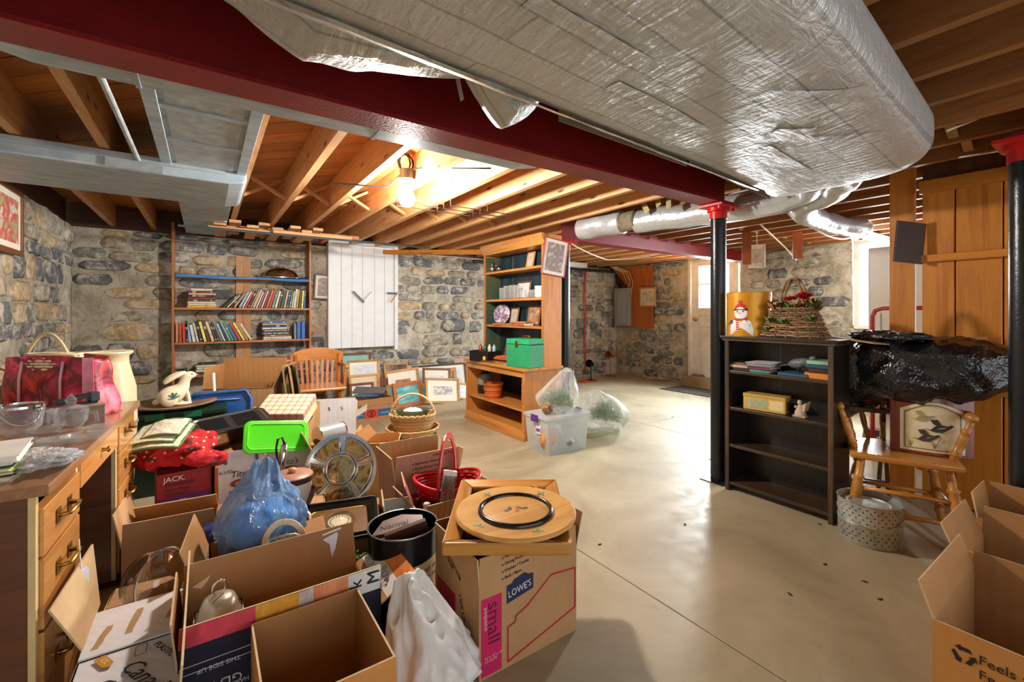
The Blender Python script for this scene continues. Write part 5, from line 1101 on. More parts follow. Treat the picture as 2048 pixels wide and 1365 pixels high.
# box with quail panel on the seat
o = thing('quail_box', 'curved mahogany box with cream quail panel on the chair seat', 'decorative box', (0, 0, 0)); q_ = pz(1862, 912, SH); o.location = (q_.x + .08, q_.y + .03, SH + .001); o.rotation_euler = (0, 0, R(-66))
MAH = wood('#5c1f12', '#8a3822', 'z', .25, 1, False, .6); W_, H_ = .34, .31
def arc(y0, t): return [(-W_ / 2 + W_ * k / 12, y0 - .035 * math.sin(math.pi * k / 12)) for k in range(13)]
m = MB(); ar_ = arc(-.06, 0); m.flat(ar_ + [(W_ / 2, .06), (-W_ / 2, .06)], 0, H_); m.build('case', MAH, o, bev=.004)
def bent(x0, x1, z0, z1, top, mat, name, lift):
    m = MB(); n = 12; vs = []
    for k in range(n + 1):
        x = x0 + (x1 - x0) * k / n; t = (x + W_ / 2) / W_; y = -.06 - .035 * math.sin(math.pi * t) - lift; zt = z1 + (top * math.sin(math.pi * (k / n)) if top else 0); vs += [(x, y, z0), (x, y, zt)]
    m.add(vs, [(2 * k, 2 * k + 2, 2 * k + 3, 2 * k + 1) for k in range(n)]); return m.build(name, mat, o, smooth=True)
CRM = plain('#e6d8ae', .5, var=.05)
bent(-.13, .13, .018, .24, .045, CRM, 'panel', .002); bent(-.115, .115, .03, .228, .045, plain('#8a8058', .5), 'panel_border', .003); bent(-.108, .108, .036, .222, .044, print_mat(['#e8dcb4', '#dccb9a', '#efe6c8'], 12, .5), 'panel_field', .004)
def quail(x, z, s_, flip, mat):
    pts = [(0, 0), (.02, .022), (.05, .03), (.075, .026), (.085, .034), (.1, .03), (.092, .02), (.075, .005), (.05, -.012), (.02, -.012), (-.03, .005)]
    m = MB(); f = -1 if flip else 1; vs = []
    for a, b_ in pts:
        xx = x + f * a * s_; t = (xx + W_ / 2) / W_; vs.append((xx, -.06 - .035 * math.sin(math.pi * t) - .0065, z + b_ * s_))
    m.add(vs, [tuple(range(len(pts)))]); m.build('painted_quail', mat, o)
    wv = [(.03, .02), (.05, .024), (.03, .06), (.0, .055), (.01, .035)]; m = MB(); vs = []
    for a, b_ in wv:
        xx = x + f * a * s_; t = (xx + W_ / 2) / W_; vs.append((xx, -.06 - .035 * math.sin(math.pi * t) - .007, z + (b_ if s_ > .7 else -b_ + .03) * s_))
    m.add(vs, [tuple(range(5))]); m.build('painted_wing', mat, o)
quail(-.07, .19, .8, False, plain('#a8966a', .6)); quail(-.01, .14, .95, False, plain('#3a2c22', .6)); quail(-.06, .085, .9, False, plain('#4a3a2c', .6))
m = MB()
for k in range(14):
    xx = -.09 + .19 * ((k * 7) % 14) / 14; t = (xx + W_ / 2) / W_; y = -.06 - .035 * math.sin(math.pi * t) - .006; m.bar((xx, y, .04), (xx + .03 * math.sin(k * 2.1), y, .07 + .03 * (k % 3)), .0022, .0012)
m.build('painted_grass', plain('#8a7a4a', .6), o)
# black plastic sack over the chair rail, flattened card on top
BAGM, nt, bb = newmat('black_ribbed_plastic'); bb.inputs['Base Color'].default_value = (.006, .006, .008, 1); bb.inputs['Roughness'].default_value = .22; bb.inputs['Specular IOR Level'].default_value = .8
v_ = coords(nt, (1, 1, 1)); n1 = tex_noise(nt, v_, 9, 4, .6, 1.2); wv = nd(nt, 'ShaderNodeTexVoronoi'); wv.inputs['Scale'].default_value = 70; nt.links.new(v_, wv.inputs['Vector'])
ad = nd(nt, 'ShaderNodeMath', operation='ADD'); ml = nd(nt, 'ShaderNodeMath', operation='MULTIPLY'); ml.inputs[1].default_value = .25; nt.links.new(wv.outputs['Distance'], ml.inputs[0]); nt.links.new(n1, ad.inputs[0]); nt.links.new(ml.outputs[0], ad.inputs[1]); bump(nt, bb, ad.outputs[0], .6, .02)
b = heap(.24, .42, .185, 14, None, None, .26, 4.5, .022, 7, 120, 70, 2.4, lambda x, y: .26 * max(0, y - .1) / .3)
o = b.build('black_sack', BAGM, None, (3.33, .80, .70), (0, 0, R(-6)), smooth=True); tag(o, 'big black ribbed plastic sack heaped over the captains chair', 'sack')
for i, (x, y, z, l, w_, a, rx, ry) in enumerate(((3.2, .98, 1.032, .26, .3, -20, 5, 4), (3.36, .62, 1.045, .22, .24, 10, -4, -6))):
    tag(MB().box(-l / 2, l / 2, -w_ / 2, w_ / 2, 0, .006).build('flattened_carton', CARD, None, (x, y, z), (R(rx), R(ry), R(a))), ['torn flattened cardboard on the sack next to the bookcase', 'flattened cardboard on the sack next to the pine wall'][i], 'cardboard')
b = blob(.1, .2, .035, 21, .3, 4, 40, 20, None, .3); tag(b.build('black_film', BAGM, None, (3.25, .88, 1.062), (0, 0, R(-15)), smooth=True), 'crumpled black plastic film on the flattened cardboard', 'film')
# minnow bucket
o = thing('minnow_bucket', 'galvanised perforated minnow bucket on the concrete floor', 'bucket', (2.9, .865, 0)); GB = print_mat(['#8c928e', '#a8aea8', '#c2c4ba', '#9a9884'], 16, .5); GB.node_tree.nodes['Principled BSDF'].inputs['Metallic'].default_value = .35
rb = .138; hb = .215
MB().lathe([(rb - .008, 0), (rb - .002, .01), (rb - .002, .1), (rb + .001, .105), (rb - .002, .11), (rb, hb - .004), (rb + .004, hb), (rb - .003, hb), (rb - .006, .006), (0, .006)], 44).build('body', GB, o, smooth='auto')
MB().lathe([(rb - .012, hb - .04), (rb - .012, hb - .03), (.09, hb - .022), (.085, hb - .03), (.03, hb - .03), (0, hb - .026)], 40).build('recessed_lid', GB, o, smooth='auto')
m = MB(); DKH = plain('#1c1e1c', .9)
for row in range(9):
    z = (.03, .048, .066, .084, .124, .142, .16, .178, .193)[row]
    for k in range(28):
        a = 2 * math.pi * (k + .5 * (row % 2)) / 28; c_, s_ = math.cos(a), math.sin(a); rr = rb + .0004
        m.add([(rr * c_ - s_ * .0036 * math.cos(t), rr * s_ + c_ * .0036 * math.cos(t), z + .0036 * math.sin(t)) for t in [j * math.pi / 3 for j in range(6)]], [(0, 1, 2, 3, 4, 5)])
o2 = m.build('perforation', DKH, o); o2['kind'] = 'stuff'
m = MB(); m.tube([(rb * math.cos(a), rb * math.sin(a) * 1.03, .165 - .055 * math.sin(a - math.pi)) for a in [math.pi + math.pi * k / 16 for k in range(17)]], .003, 6); m.build('bail_handle', GALV, o, rot=(0, 0, R(-70)), smooth=True)
MB().cyl((-.02, -rb * 1.05, .11), (.02, -rb * 1.05, .11), .009).build('handle_grip', plain('#a89878', .6), o, rot=(0, 0, R(-70)))
# ------------------------------------------------------------------ open cartons: shared builder
def carton(name, label, loc, rz, L, W, H, flaps, mo=CARD, mi=CARDI, group=None, rot=None, closed=False, fl=None, fr=None):
    """origin at the centre of the base; flaps: side -> (degrees outward from upright, length)"""
    t = .005; o = thing(name, label, 'box', loc, rz, group, rot); hx, hy = L / 2, W / 2; m = MB()
    def panel(x0, x1, y0, y1, z0, z1, inner): mm = [0] * 6; mm[inner] = 1; mm[1] = 2; m.box(x0, x1, y0, y1, z0, z1, mm)
    panel(-hx, hx, -hy, -hy + t, 0, H, 4); panel(-hx, hx, hy - t, hy, 0, H, 2); panel(-hx, -hx + t, -hy + t, hy - t, 0, H, 3); panel(hx - t, hx, -hy + t, hy - t, 0, H, 5); panel(-hx + t, hx - t, -hy + t, hy - t, 0, t, 1)
    m.m[-6:] = [0, 1, 0, 0, 0, 0]; m.build('body', [mo, mi, CARDL], o)
    for s_, spec in flaps.items():
        a, l = R(spec[0]), spec[1]; ins = spec[2] if len(spec) > 2 else .004; c_, sn = math.cos(a) * l, math.sin(a) * l
        if s_ == 'f': q_ = [(-hx, -hy, H), (hx, -hy, H), (hx - ins, -hy - sn, H + c_), (-hx + ins, -hy - sn, H + c_)]
        if s_ == 'b': q_ = [(hx, hy, H), (-hx, hy, H), (-hx + ins, hy + sn, H + c_), (hx - ins, hy + sn, H + c_)]
        if s_ == 'l': q_ = [(-hx, hy, H), (-hx, -hy, H), (-hx - sn, -hy + ins, H + c_), (-hx - sn, hy - ins, H + c_)]
        if s_ == 'r': q_ = [(hx, -hy, H), (hx, hy, H), (hx + sn, hy - ins, H + c_), (hx + sn, -hy + ins, H + c_)]
        MB().slab(q_, t, [1, 0, 2, 2, 2, 2]).build('flap', [mo, mi, CARDL], o)
    return o
# three cartons by the near column
R1 = carton('open_carton', 'open brown carton with recycling mark, nearest by the pine wall', (1.965, .085, 0), R(-90), .56, .49, .32, {'l': (20, .10), 'b': (3, .05)}, CARDO, CARDI)
F_ = plain('#2c2014', .7, var=0)
text('Feels awesome.\nFeels even better.', R1, (-.188, -.246, .252), FY, .034, F_, spacing=1.15)
for k in range(3):
    a = R(90 + 120 * k); c_ = (-.216 + .017 * math.cos(a), .256 + .017 * math.sin(a)); m = MB(); d = (math.cos(a + R(90)), math.sin(a + R(90))); n_ = (math.cos(a), math.sin(a))
    P_ = lambda s_, t: (c_[0] + d[0] * s_ + n_[0] * t, -.2462, c_[1] + d[1] * s_ + n_[1] * t)
    m.add([P_(-.016, -.005), P_(.006, -.005), P_(.006, .005), P_(-.012, .005)], [(3, 2, 1, 0)]); m.add([P_(.006, -.01), P_(.018, 0), P_(.006, .01)], [(2, 1, 0)]); m.build('recycling_mark', F_, R1)
R2 = carton('open_carton', 'middle open brown carton between chair and nearest carton', (2.46, .18, 0), R(-90), .46, .38, .28, {'l': (22, .14), 'b': (4, .12), 'f': (6, .06)}, CARDO, CARDI)
R3 = carton('open_carton', 'open carton holding a red bundle against the near column', (2.79, .2, 0), R(-90), .46, .24, .34, {'l': (10, .1), 'b': (2, .1)}, CARDO, CARDI)
tag(blob(.07, .09, .08, 3, .25, 5, 30, 18, None, .3).build('red_bundle', plain('#b81c18', .6), None, (2.8, .12, .34), smooth=True), 'bright red bundle inside the carton at the near column', 'bundle')
# ------------------------------------------------------------------ desk
DTOP, DL, DW = .76, 1.27, .70
dk_ = thing('desk', 'walnut veneer pedestal desk with amber drawer fronts', 'desk', (-.34, 1.62, 0), R(-2.6))
# local: x from -DW (wall) to 0 (drawer side), y from 0 (near end) to DL
MB().box(-DW, .012, -.012, DL + .012, DTOP - .028, DTOP).build('top', wood('#7a5236', '#9c7048', 'y', .3, .8, False, .4), dk_, bev=.003)
TR = plain('#d8bc84', .5)
def pedestal(y0, y1, splits, big):
    MB().box(-DW + .02, -.03, y0, y0 + .02, .06, DTOP - .03).build('end_panel', WALN, dk_); MB().box(-DW + .02, -.03, y1 - .02, y1, .06, DTOP - .03).build('end_panel', WALN, dk_)
    for y in (y0, y1 - .02): MB().box(-.03, -.016, y, y + .02, .06, DTOP - .03).build('edge_strip', TR, dk_)
    MB().box(-DW + .02, -DW + .035, y0, y1, .06, DTOP - .03).build('back_panel', WALN, dk_); MB().box(-DW + .03, -.03, y0 + .02, y1 - .02, .06, .08).build('bottom', WALN, dk_)
    z = .075
    for h in splits:
        d = MB().box(-.032, -.006, y0 + .023, y1 - .023, z, z + h - .008).build('drawer', WALNF, dk_, bev=.003)
        yc, zc = (y0 + y1) / 2, z + h / 2 + (.02 if h > .15 else 0)
        m = MB(); m.tube([(-.006, yc - .05, zc), (.018, yc - .045, zc), (.024, yc, zc + .004), (.018, yc + .045, zc), (-.006, yc + .05, zc)], [.008, .006, .005, .006, .008], 8); hnd = m.build('handle', BRASS, d, smooth=True)
        for s_ in (-1, 1): MB().flat([(-.001, 0), (.0, .02), (.002, 0), (0, -.02)], -.02, .02).build('handle_plate', BRASS, d, (-.004, yc + s_ * .05, zc))
        z += h
    for y in (y0 + .03, y1 - .03):
        for x in (-DW + .06, -.06): MB().cyl((x, y, 0), (x, y, .06), .012, .02, 10).build('foot', WALN, dk_)
pedestal(.0, .36, (.30, .19, .135), True); pedestal(.9, DL, (.2, .17, .15, .135), False)
d = MB().box(-.03, -.008, .365, .895, DTOP - .13, DTOP - .03).build('drawer', WALNF, dk_, bev=.002); MB().lathe([(.008, 0), (.006, .012), (.013, .02), (0, .026)], 12).build('knob', BRASS, d, (-.008, .63, DTOP - .075), (0, R(90), 0), smooth=True)
MB().box(-DW + .02, -DW + .035, .36, .9, .2, DTOP - .03).build('modesty_panel', WALN, dk_)
o = thing('price_tag', 'white price tag on string tied to the desk drawer handle', 'tag', (0, 0, 0)); o.location = dk_.matrix_basis @ Vector((.03, .19, .38))
MB().flat([(-.022, 0), (.022, 0), (.022, .05), (.012, .062), (-.012, .062), (-.022, .05)], 0, .0015).build('card', plain('#d8d6dc', .6, var=0), o, (0, 0, .0), (R(90), 0, R(55))); m = MB(); m.tube([(0, 0, .058), (-.004, .0, .1), (-.006, 0, .15)], .0018, 5); m.build('string', WHITE, o)
# ------------------------------------------------------------------ things on the desk
DZ = DTOP
def dp(u, v, z=DTOP): q_ = pz(u, v, z); return (q_.x, q_.y, z)
o = thing('crystal_ice_bucket', 'clear crystal ice bucket with silver rim on the desk', 'ice bucket', dp(38, 884))
CUT = glassy('cut_glass', '#fdfefe', .1, .06, '#ffffff', 1.0, 55, .35)
MB().lathe([(.035, 0), (.05, .004), (.02, .018), (.03, .024), (.055, .05), (.062, .1), (.064, .118), (.06, .118), (.056, .05), (.03, .03), (0, .028)], 28).build('bowl', CUT, o, smooth=True); MB().lathe([(.064, .116), (.067, .118), (.067, .126), (.063, .126)], 28).build('rim', CHROME, o, smooth='auto')
for s_ in (-1, 1): MB().lathe([(0, -.008), (.01, -.004), (.01, .004), (0, .008)], 12).build('lug', CHROME, o, (s_ * .068 * .82, -s_ * .068 * .57, .112), smooth=True)
m = MB(); m.tube([(.07 * .82 * math.cos(a) + .03 * math.sin(a) * .57, -.07 * .57 * math.cos(a) + .03 * math.sin(a) * .82 - .08 * math.sin(a), .112 - .05 * math.sin(a)) for a in [math.pi * k / 12 for k in range(13)]], .003, 6); m.build('bail', CHROME, o, smooth=True)
o = thing('glass_creamer', 'clear pressed glass creamer with pointed lid on the desk', 'creamer', dp(142, 864))
MB().lathe([(.03, 0), (.034, .006), (.028, .014), (.045, .04), (.05, .075), (.047, .078), (.042, .04), (0, .016)], 24).build('body', CUT, o, smooth=True); MB().lathe([(.05, .078), (.046, .09), (.02, .098), (.012, .104), (.018, .118), (.008, .132), (0, .142)], 8).build('lid', CUT, o)
m = MB(); m.tube([(.045, -.03, .07), (.075, -.05, .072), (.08, -.053, .04), (.05, -.033, .02)], .006, 8); m.build('handle', CUT, o, smooth=True); MB().bar((-.045, .03, .07), (-.062, .04, .08), .02, .012).build('spout', CUT, o)
o = thing('mug', 'dark mug with red band among the glassware', 'mug', dp(80, 826)); MB().lathe([(.03, 0), (.036, .004), (.037, .062), (.034, .062)], 24).build('body', plain('#20242a', .2), o, smooth='auto'); MB().lathe([(.0373, .06), (.0375, .1), (.034, .1), (.033, .01), (0, .01)], 24).build('red_band', plain('#a02828', .25), o, smooth='auto')
for s_ in (-1, 1): MB().tube([(s_ * .036, 0, .08), (s_ * .058, 0, .072), (s_ * .06, 0, .045), (s_ * .036, 0, .025)], .004, 6).build('handle', CHROME, o, smooth=True)
o = thing('wooden_block_box', 'brown wooden box on the desk in front of the tote bag', 'box', dp(172, 848), R(20)); MB().box(-.05, .05, -.035, .035, 0, .07).build('body', wood('#6a5648', '#8c7460', 'x', .5), o, bev=.002); MB().box(-.052, .052, -.037, .037, .07, .078).build('lid', wood('#9a8468', '#b8a080', 'x', .5), o, bev=.002)
o = thing('black_tape_dispenser', 'dark grey stapler lying on the brown wooden box', 'stapler', (o.location.x - .02, o.location.y - .005, DZ + .0785), R(28)); MB().bar((-.07, 0, .02), (.05, 0, .036), .03, .016).build('arm', plain('#24282c', .35), o, bev=.004); MB().box(-.06, .055, -.016, .016, 0, .008).build('base', plain('#24282c', .35), o, bev=.003); MB().box(.03, .06, -.02, .02, .008, .045).build('hinge_block', plain('#3a4046', .35), o, bev=.004)
gd = 'clear glass dishes on the desk'
for i, (u, v, r_) in enumerate(((90, 868, .05), (70, 898, .06), (118, 890, .055), (165, 882, .06), (196, 864, .045), (14, 905, .05))):
    fig('glass_dish', f'shallow clear glass dish, {ORD[i]} around the crystal bucket', dp(u, v), [(.025, 0), (r_ * .7, .004), (r_, .022), (r_ - .003, .023), (r_ * .65, .008), (0, .006)], CUT, 'dish', 0, gd, 22)
for i, (u, v) in enumerate(((98, 846), (112, 852), (84, 850))): fig('glass_tumbler', f'small ribbed clear tumbler, {ORD[i]} behind the creamer', dp(u, v), [(.02, 0), (.022, .003), (.027, .06), (.025, .06), (.02, .006), (0, .005)], CUT, 'glass', 0, gd, 10)
for i, (u, v) in enumerate(((112, 828), (122, 826))):
    p_ = dp(u, v); o = thing('spoon', f'silver serving spoon, {ORD[i]} beside the mug', 'spoon', p_, R(20 + 12 * i)); MB().tube([(-.07, 0, .006), (0, 0, .012), (.05, 0, .007)], [.004, .003, .003], 6).build('handle', CHROME, o, smooth=True); blob(.03, .018, .006, 1, .02, 2, 16, 8).build('bowl', CHROME, o, (.075, 0, .008), smooth=True)
fig('silver_plate', 'round silver plate lying in front of the tote bag', dp(118, 824), [(0, 0), (.06, 0), (.09, .008), (.09, .01), (.06, .003), (0, .003)], CHROME, 'plate', 0, None, 28)
# red print tote bag with a round basket in it
RT_ = print_mat(['#c01820', '#e03838', '#5a1014', '#d82858', '#e87888', '#b01420'], 7, .45, (1, 1, 1), .7)
a_, b_ = Vector((-.71, 2.86, DZ)), Vector((-.335, 2.58, DZ)); cx_ = (a_ + b_) / 2; rzb = math.atan2(b_.y - a_.y, b_.x - a_.x); Lb = (b_ - a_).length
tb = thing('tote_bag', 'red floral print tote bag standing on the desk', 'bag', (cx_.x, cx_.y, DZ), rzb)
def bagf(u, v):
    a = 2 * math.pi * u; p_ = 5; den = (abs(math.cos(a)) ** p_ + abs(math.sin(a)) ** p_) ** (1 / p_); hw_ = Lb / 2 * (1.0 - .16 * v); hd = .075 * (1 - .2 * v)
    w_ = .012 * noise.noise(Vector((math.cos(a) * 2, math.sin(a) * 2, v * 3))) ; z = .25 * v - .03 * v * v * math.cos(2 * a) * .3
    return Vector((hw_ * math.cos(a) / den + w_, hd * math.sin(a) / den + w_ - .01 * v, max(0.001, z)))
b = MB(); b.grid(bagf, 56, 14, wrap=True); b.build('sides', RT_, tb, smooth=True, thick=.003)
MB().box(-Lb * .46, Lb * .46, -.07, .07, 0, .004).build('bottom', RT_, tb)
m = MB(); m.slab([(Lb * .37, -.07, .25), (Lb * .43, -.05, .25), (Lb * .53, -.09, .03), (Lb * .44, -.1, .06)], .004); m.build('side_gusset', plain('#f08aa0', .5, var=.3, scale=20), tb)
for x in (-.09, .09): MB().tube([(x, -.07, .235), (x - .004, -.079, .16), (x, -.083, .06)], .005, 6).build('cord_handle', plain('#d8b8b0', .5), tb, smooth=True)
ob = thing('round_basket', 'pale woven basket with hoop handle inside the tote bag', 'basket', (cx_.x - .02, cx_.y + .005, DZ + .2), rzb); WV = plain('#d8c4a0', .7)
for i in range(6): m = MB(); rr = .115 - .0 * i + .006 * math.sin(i); m.tube([((rr + .006 * (1 if (k + i) % 2 else -1)) * math.cos(2 * math.pi * k / 32), .5 * (rr + .006 * (1 if (k + i) % 2 else -1)) * math.sin(2 * math.pi * k / 32), .012 * i) for k in range(32)], .006, 5, closed=True); m.build('woven_ring', WV, ob, smooth=True)
MB().lathe([(0, .065), (.06, .068), (.115, .058), (.115, .05), (0, .05)], 28, sy=.5).build('woven_lid', speckle('woven_lid', '#d8c8a8', '#8a6a4a', 60, .2, .35, .8), ob, smooth=True)
m = MB(); m.tube([(-.1 + -.0 + .0 + (.2 * k / 14) - .03, 0, .04 + .11 * math.sin(math.pi * k / 14) ** .8) for k in range(15)], .007, 8); m.build('hoop_handle', plain('#cdb48a', .6), ob, smooth=True)
fj = thing('floor_jar', 'tall cream ceramic jar standing behind the desk end', 'jar', (-.44, 3.17, 0)); MB().lathe([(.09, 0), (.1, .01), (.12, .3), (.135, .62), (.13, .8), (.1, .93), (.1, .97), (.118, .985), (.118, .995), (.095, .985), (.09, .9), (0, .9)], 36).build('body', plain('#d8cba4', .35, var=.08), fj, smooth=True)
MB().lathe([(.137, .6), (.139, .61), (.137, .62)], 36).build('glaze_line', plain('#8a8468', .4), fj)
# books and wrapped things on the near end of the desk
z = DTOP
for i, (w_, d_, t, c_, nm, a) in enumerate(((.2, .3, .014, '#c8b48a', 'tan', -4), (.21, .29, .012, '#2a2626', 'black', 3), (.2, .3, .012, '#a0a834', 'olive green', -2), (.2, .28, .012, '#1f2e4a', 'navy', 5), (.22, .3, .018, '#e6e4da', 'white', 6))):
    flatbook(f'{nm} book, {ORD[i]} from the bottom in pile on the desk end', (-.56, 1.80 - .006 * i, z), d_, w_, t, c_, R(a), 'books piled on the desk end'); z += t + .0004
b = blob(.09, .1, .02, 8, .4, 4, 40, 18, None, .5); tag(b.build('bubble_wrap', glassy('crumpled_wrap', '#f0f0ee', .4, .15, '#ffffff', 1.0, 30), None, (-.395, 1.8, DZ + .024), (0, 0, .4), smooth=True), 'crumpled clear wrap at the desk edge beside the books', 'wrap')
# small basket far back on the desk by the wall
ob = thing('brown_basket', 'dark brown woven basket at the wall end of the desk', 'basket', dp(-6, 806)); BWV = wood('#4a2c1c', '#7a4c30', 'x', .7)
for i in range(6): rr = .06 + .005 * i; m = MB(); m.tube([((rr + .004 * (1 if (k + i) % 2 else -1)) * math.cos(2 * math.pi * k / 24), (rr + .004 * (1 if (k + i) % 2 else -1)) * math.sin(2 * math.pi * k / 24), .008 + .012 * i) for k in range(24)], .007, 5, closed=True); m.build('woven_ring', BWV, ob, smooth=True)
MB().tube([(-.08, 0, .07), (-.06, 0, .14), (0, 0, .17), (.06, 0, .14), (.08, 0, .07)], .006, 6).build('handle', BWV, ob, smooth=True)
# ------------------------------------------------------------------ back row of the pile
gt_ = thing('green_storage_tub', 'dark green storage tub under the rabbit dish', 'tub', (-.17, 3.9, 0)); DG = plain('#12281f', .35)
m = MB(); q0 = .88
for a, b_ in (((-1, -1), (1, -1)), ((1, -1), (1, 1)), ((1, 1), (-1, 1)), ((-1, 1), (-1, -1))): m.slab([(a[0] * .28 * q0, a[1] * .2 * q0, 0), (b_[0] * .28 * q0, b_[1] * .2 * q0, 0), (b_[0] * .28, b_[1] * .2, .5), (a[0] * .28, a[1] * .2, .5)], .006)
m.build('bin', DG, gt_); MB().box(-.3, .3, -.22, .22, .5, .545).build('lid', plain('#143026', .35), gt_, bev=.012)
for s_ in (-1, 1): MB().slab([(s_ * .1 - .05, -.221, .5), (s_ * .1 + .05, -.221, .5), (s_ * .1 + .05, -.2215, .54), (s_ * .1 - .05, -.2215, .54)], .003).build('latch', plain('#1c6a44', .4), gt_)
fig('wooden_dish', 'wide brown shallow dish under the rabbit', (-.18, 3.86, .546), [(.1, 0), (.16, .006), (.25, .03), (.25, .038), (.15, .014), (0, .01)], wood('#6a4c34', '#9a7a58', 'x', .5), 'dish', 0, None, 36)
rb_ = thing('ceramic_rabbit', 'cream painted ceramic rabbit sitting on the dish', 'figurine', (-.165, 3.86, .558), R(8)); CER = print_mat(['#d8cca8', '#e8dec0', '#e4d8b8', '#b8b898'], 6, .3)
prof = []
def spine_body(par, name, pts, mat, n=16, sub=1):
    m = MB(); P = [Vector(p[:3]) for p in pts]; m.tube(P, [p[3] for p in pts], n); return m.build(name, mat, par, smooth=True, sub=sub)
spine_body(rb_, 'body', [(-.085, 0, .02, .02), (-.08, 0, .04, .045), (-.06, 0, .06, .064), (-.02, 0, .075, .068), (.02, 0, .1, .055), (.04, 0, .13, .04), (.045, 0, .16, .032), (.05, 0, .18, .034), (.065, 0, .2, .036), (.085, 0, .205, .03), (.105, 0, .2, .018), (.115, 0, .197, .008)], CER)
for s_ in (-1, 1):
    b = blob(.05, .022, .05, 4, .03, 2, 18, 12); b.build('haunch', CER, rb_, (-.045, s_ * .048, .05), smooth=True); b = blob(.05, .015, .014, 4, .03, 2, 16, 8); b.build('foot', CER, rb_, (.03, s_ * .04, .014), smooth=True)
    spine_body(rb_, 'foreleg', [(.05, s_ * .02, .11, .017), (.065, s_ * .022, .06, .013), (.07, s_ * .022, .012, .013), (.085, s_ * .022, .008, .008)], CER, 10)
    spine_body(rb_, 'ear', [(.06, s_ * .018, .225, .008), (.02, s_ * .03, .22, .016), (-.03, s_ * .034, .195, .02), (-.065, s_ * .034, .165, .012), (-.072, s_ * .034, .155, .004)], CER, 10)
    MB().lathe([(0, -.006), (.006, 0), (0, .006)], 10).build('eye', BLACK, rb_, (.085, s_ * .027, .212), smooth=True)
blob(.012, .012, .009, 1, .03, 2, 12, 8).build('nose', plain('#c84a40', .4), rb_, (.114, 0, .2), smooth=True); blob(.022, .02, .02, 1, .1, 4, 14, 10).build('tail', CER, rb_, (-.11, 0, .035), smooth=True)
for s_ in (-1, 1):
    for k in range(5): MB().bar((-.02, s_ * .0705, .06), (-.02 + .035 * math.cos(k * .7 + .4), s_ * .066, .06 + .04 * math.sin(k * .7 + .4)), .006, .008).build('painted_leaf', plain('#4a7a7a', .4), rb_)
bl = thing('blue_tub_lid', 'blue plastic tub lid leaning behind the cartons', 'lid', pz(415, 842, .42), R(-20), None, (R(-12), 0, R(-25))); BLU = plain('#2f68b4', .35); bl.location.z = .4
m = MB(); pts = [(-.16, 0), (-.15, .16), (-.11, .21), (.24, .23), (.28, .17), (.28, 0)]; m.prism(pts, 0, .02); m.build('panel', BLU, bl, bev=.008); m = MB(); m.tube([(x, -.006, z) for x, z in pts], .012, 8); m.build('rim', BLU, bl, smooth=True)
m = MB(); m.tube([(-.1, -.004, .02), (-.1, -.004, .13), (-.07, -.004, .16), (.2, -.004, .17)], .006, 6); m.build('rib', plain('#4a84cc', .35), bl, smooth=True)
mb_ = carton('moving_carton', 'open brown moving carton with packing list, before the bookshelf', (.28, 4.2, 0), R(-24), .5, .34, .47, {'b': (4, .2), 'r': (26, .18), 'l': (-4, .16), 'f': (170, .001)})
text('Moving boxes for packing and storing', mb_, (-.2, -.1712, .43), FY, .019, INK); text('o Kitchen\no Bedroom\no Dining room\no Attic\no Garage', mb_, (-.2, -.1712, .405), FY, .017, INK); mb_.location.z = .145
u0 = carton('closed_carton', 'plain carton under the brown moving carton', (.28, 4.2, 0), R(-24), .5, .34, .14, {}, CARD)
pk = tag(MB().bar((.06, 4.02, .52), (.05, 4.0, .75), .008, .03).build('white_stick', WHITE), 'white plastic stick standing beside the moving carton', 'stick')
og = 'open book edges behind plaid box'
for i, (x, a, c_) in enumerate(((.56, 22, '#8a7450'), (.6, 26, '#a8926a'), (.64, 30, '#6a5a40'))):
    o = MB().slab([(-.13, 0, 0), (.13, 0, 0), (.13, 0, .3), (-.13, 0, .3)], .012).build('cardboard_sheet', plain(c_, .7), None, (x, 4.0, .47), (R(-8), R(0), R(60 + a))); tag(o, f'olive brown cardboard sheet, {ORD[i]} leaning beside the moving carton', 'cardboard', 'cardboard sheets by the oak chair')
u1 = carton('closed_carton', 'plain carton carrying the leaning cardboard sheets', (.645, 4.0, 0), R(20), .2, .24, .465, {'f': (-90, .118), 'b': (-90, .118)}, CARD)
# oak chair
ck = thing('oak_armchair', 'golden oak slat back chair beside the picture frames', 'chair', (.97, 4.92, 0), R(-6))
m = MB(); m.flat([(-.24, -.24), (.24, -.24), (.22, .2), (-.22, .2)], .42, .45); m.build('seat', OAK, ck, bev=.01)
for sx in (-1, 1):
    MB().bar((sx * .2, -.2, 0), (sx * .19, -.19, .42), .04, .04).build('leg', OAKZ, ck, bev=.004); MB().bar((sx * .2, .22, 0), (sx * .215, .2, .76), .035, .045).build('rear_post', OAKZ, ck, bev=.004)
    MB().tube([(sx * .215, .19, .64), (sx * .26, .05, .645), (sx * .255, -.12, .635)], .02, 8).build('arm', OAK, ck, smooth=True); MB().bar((sx * .235, -.1, .44), (sx * .25, -.1, .63), .03, .03).build('arm_post', OAKZ, ck)
    MB().bar((sx * .2, -.19, .15), (sx * .2, .21, .15), .02, .02).build('stretcher', OAK, ck)
MB().bar((-.2, -.195, .2), (.2, -.195, .2), .02, .025).build('stretcher', OAK, ck)
m = MB(); n = 14; top = [(-.26 + .52 * k / n, .2 + .035 * math.sin(math.pi * k / n), .73 + .075 * math.sin(math.pi * k / n) ** .6) for k in range(n + 1)]
vs = []
for x, y, z in top: vs += [(x, y - .012, .68 + .01 * math.sin(math.pi * (x + .26) / .52)), (x, y - .012, z + .02), (x, y + .014, z + .02), (x, y + .014, .68 + .01 * math.sin(math.pi * (x + .26) / .52))]
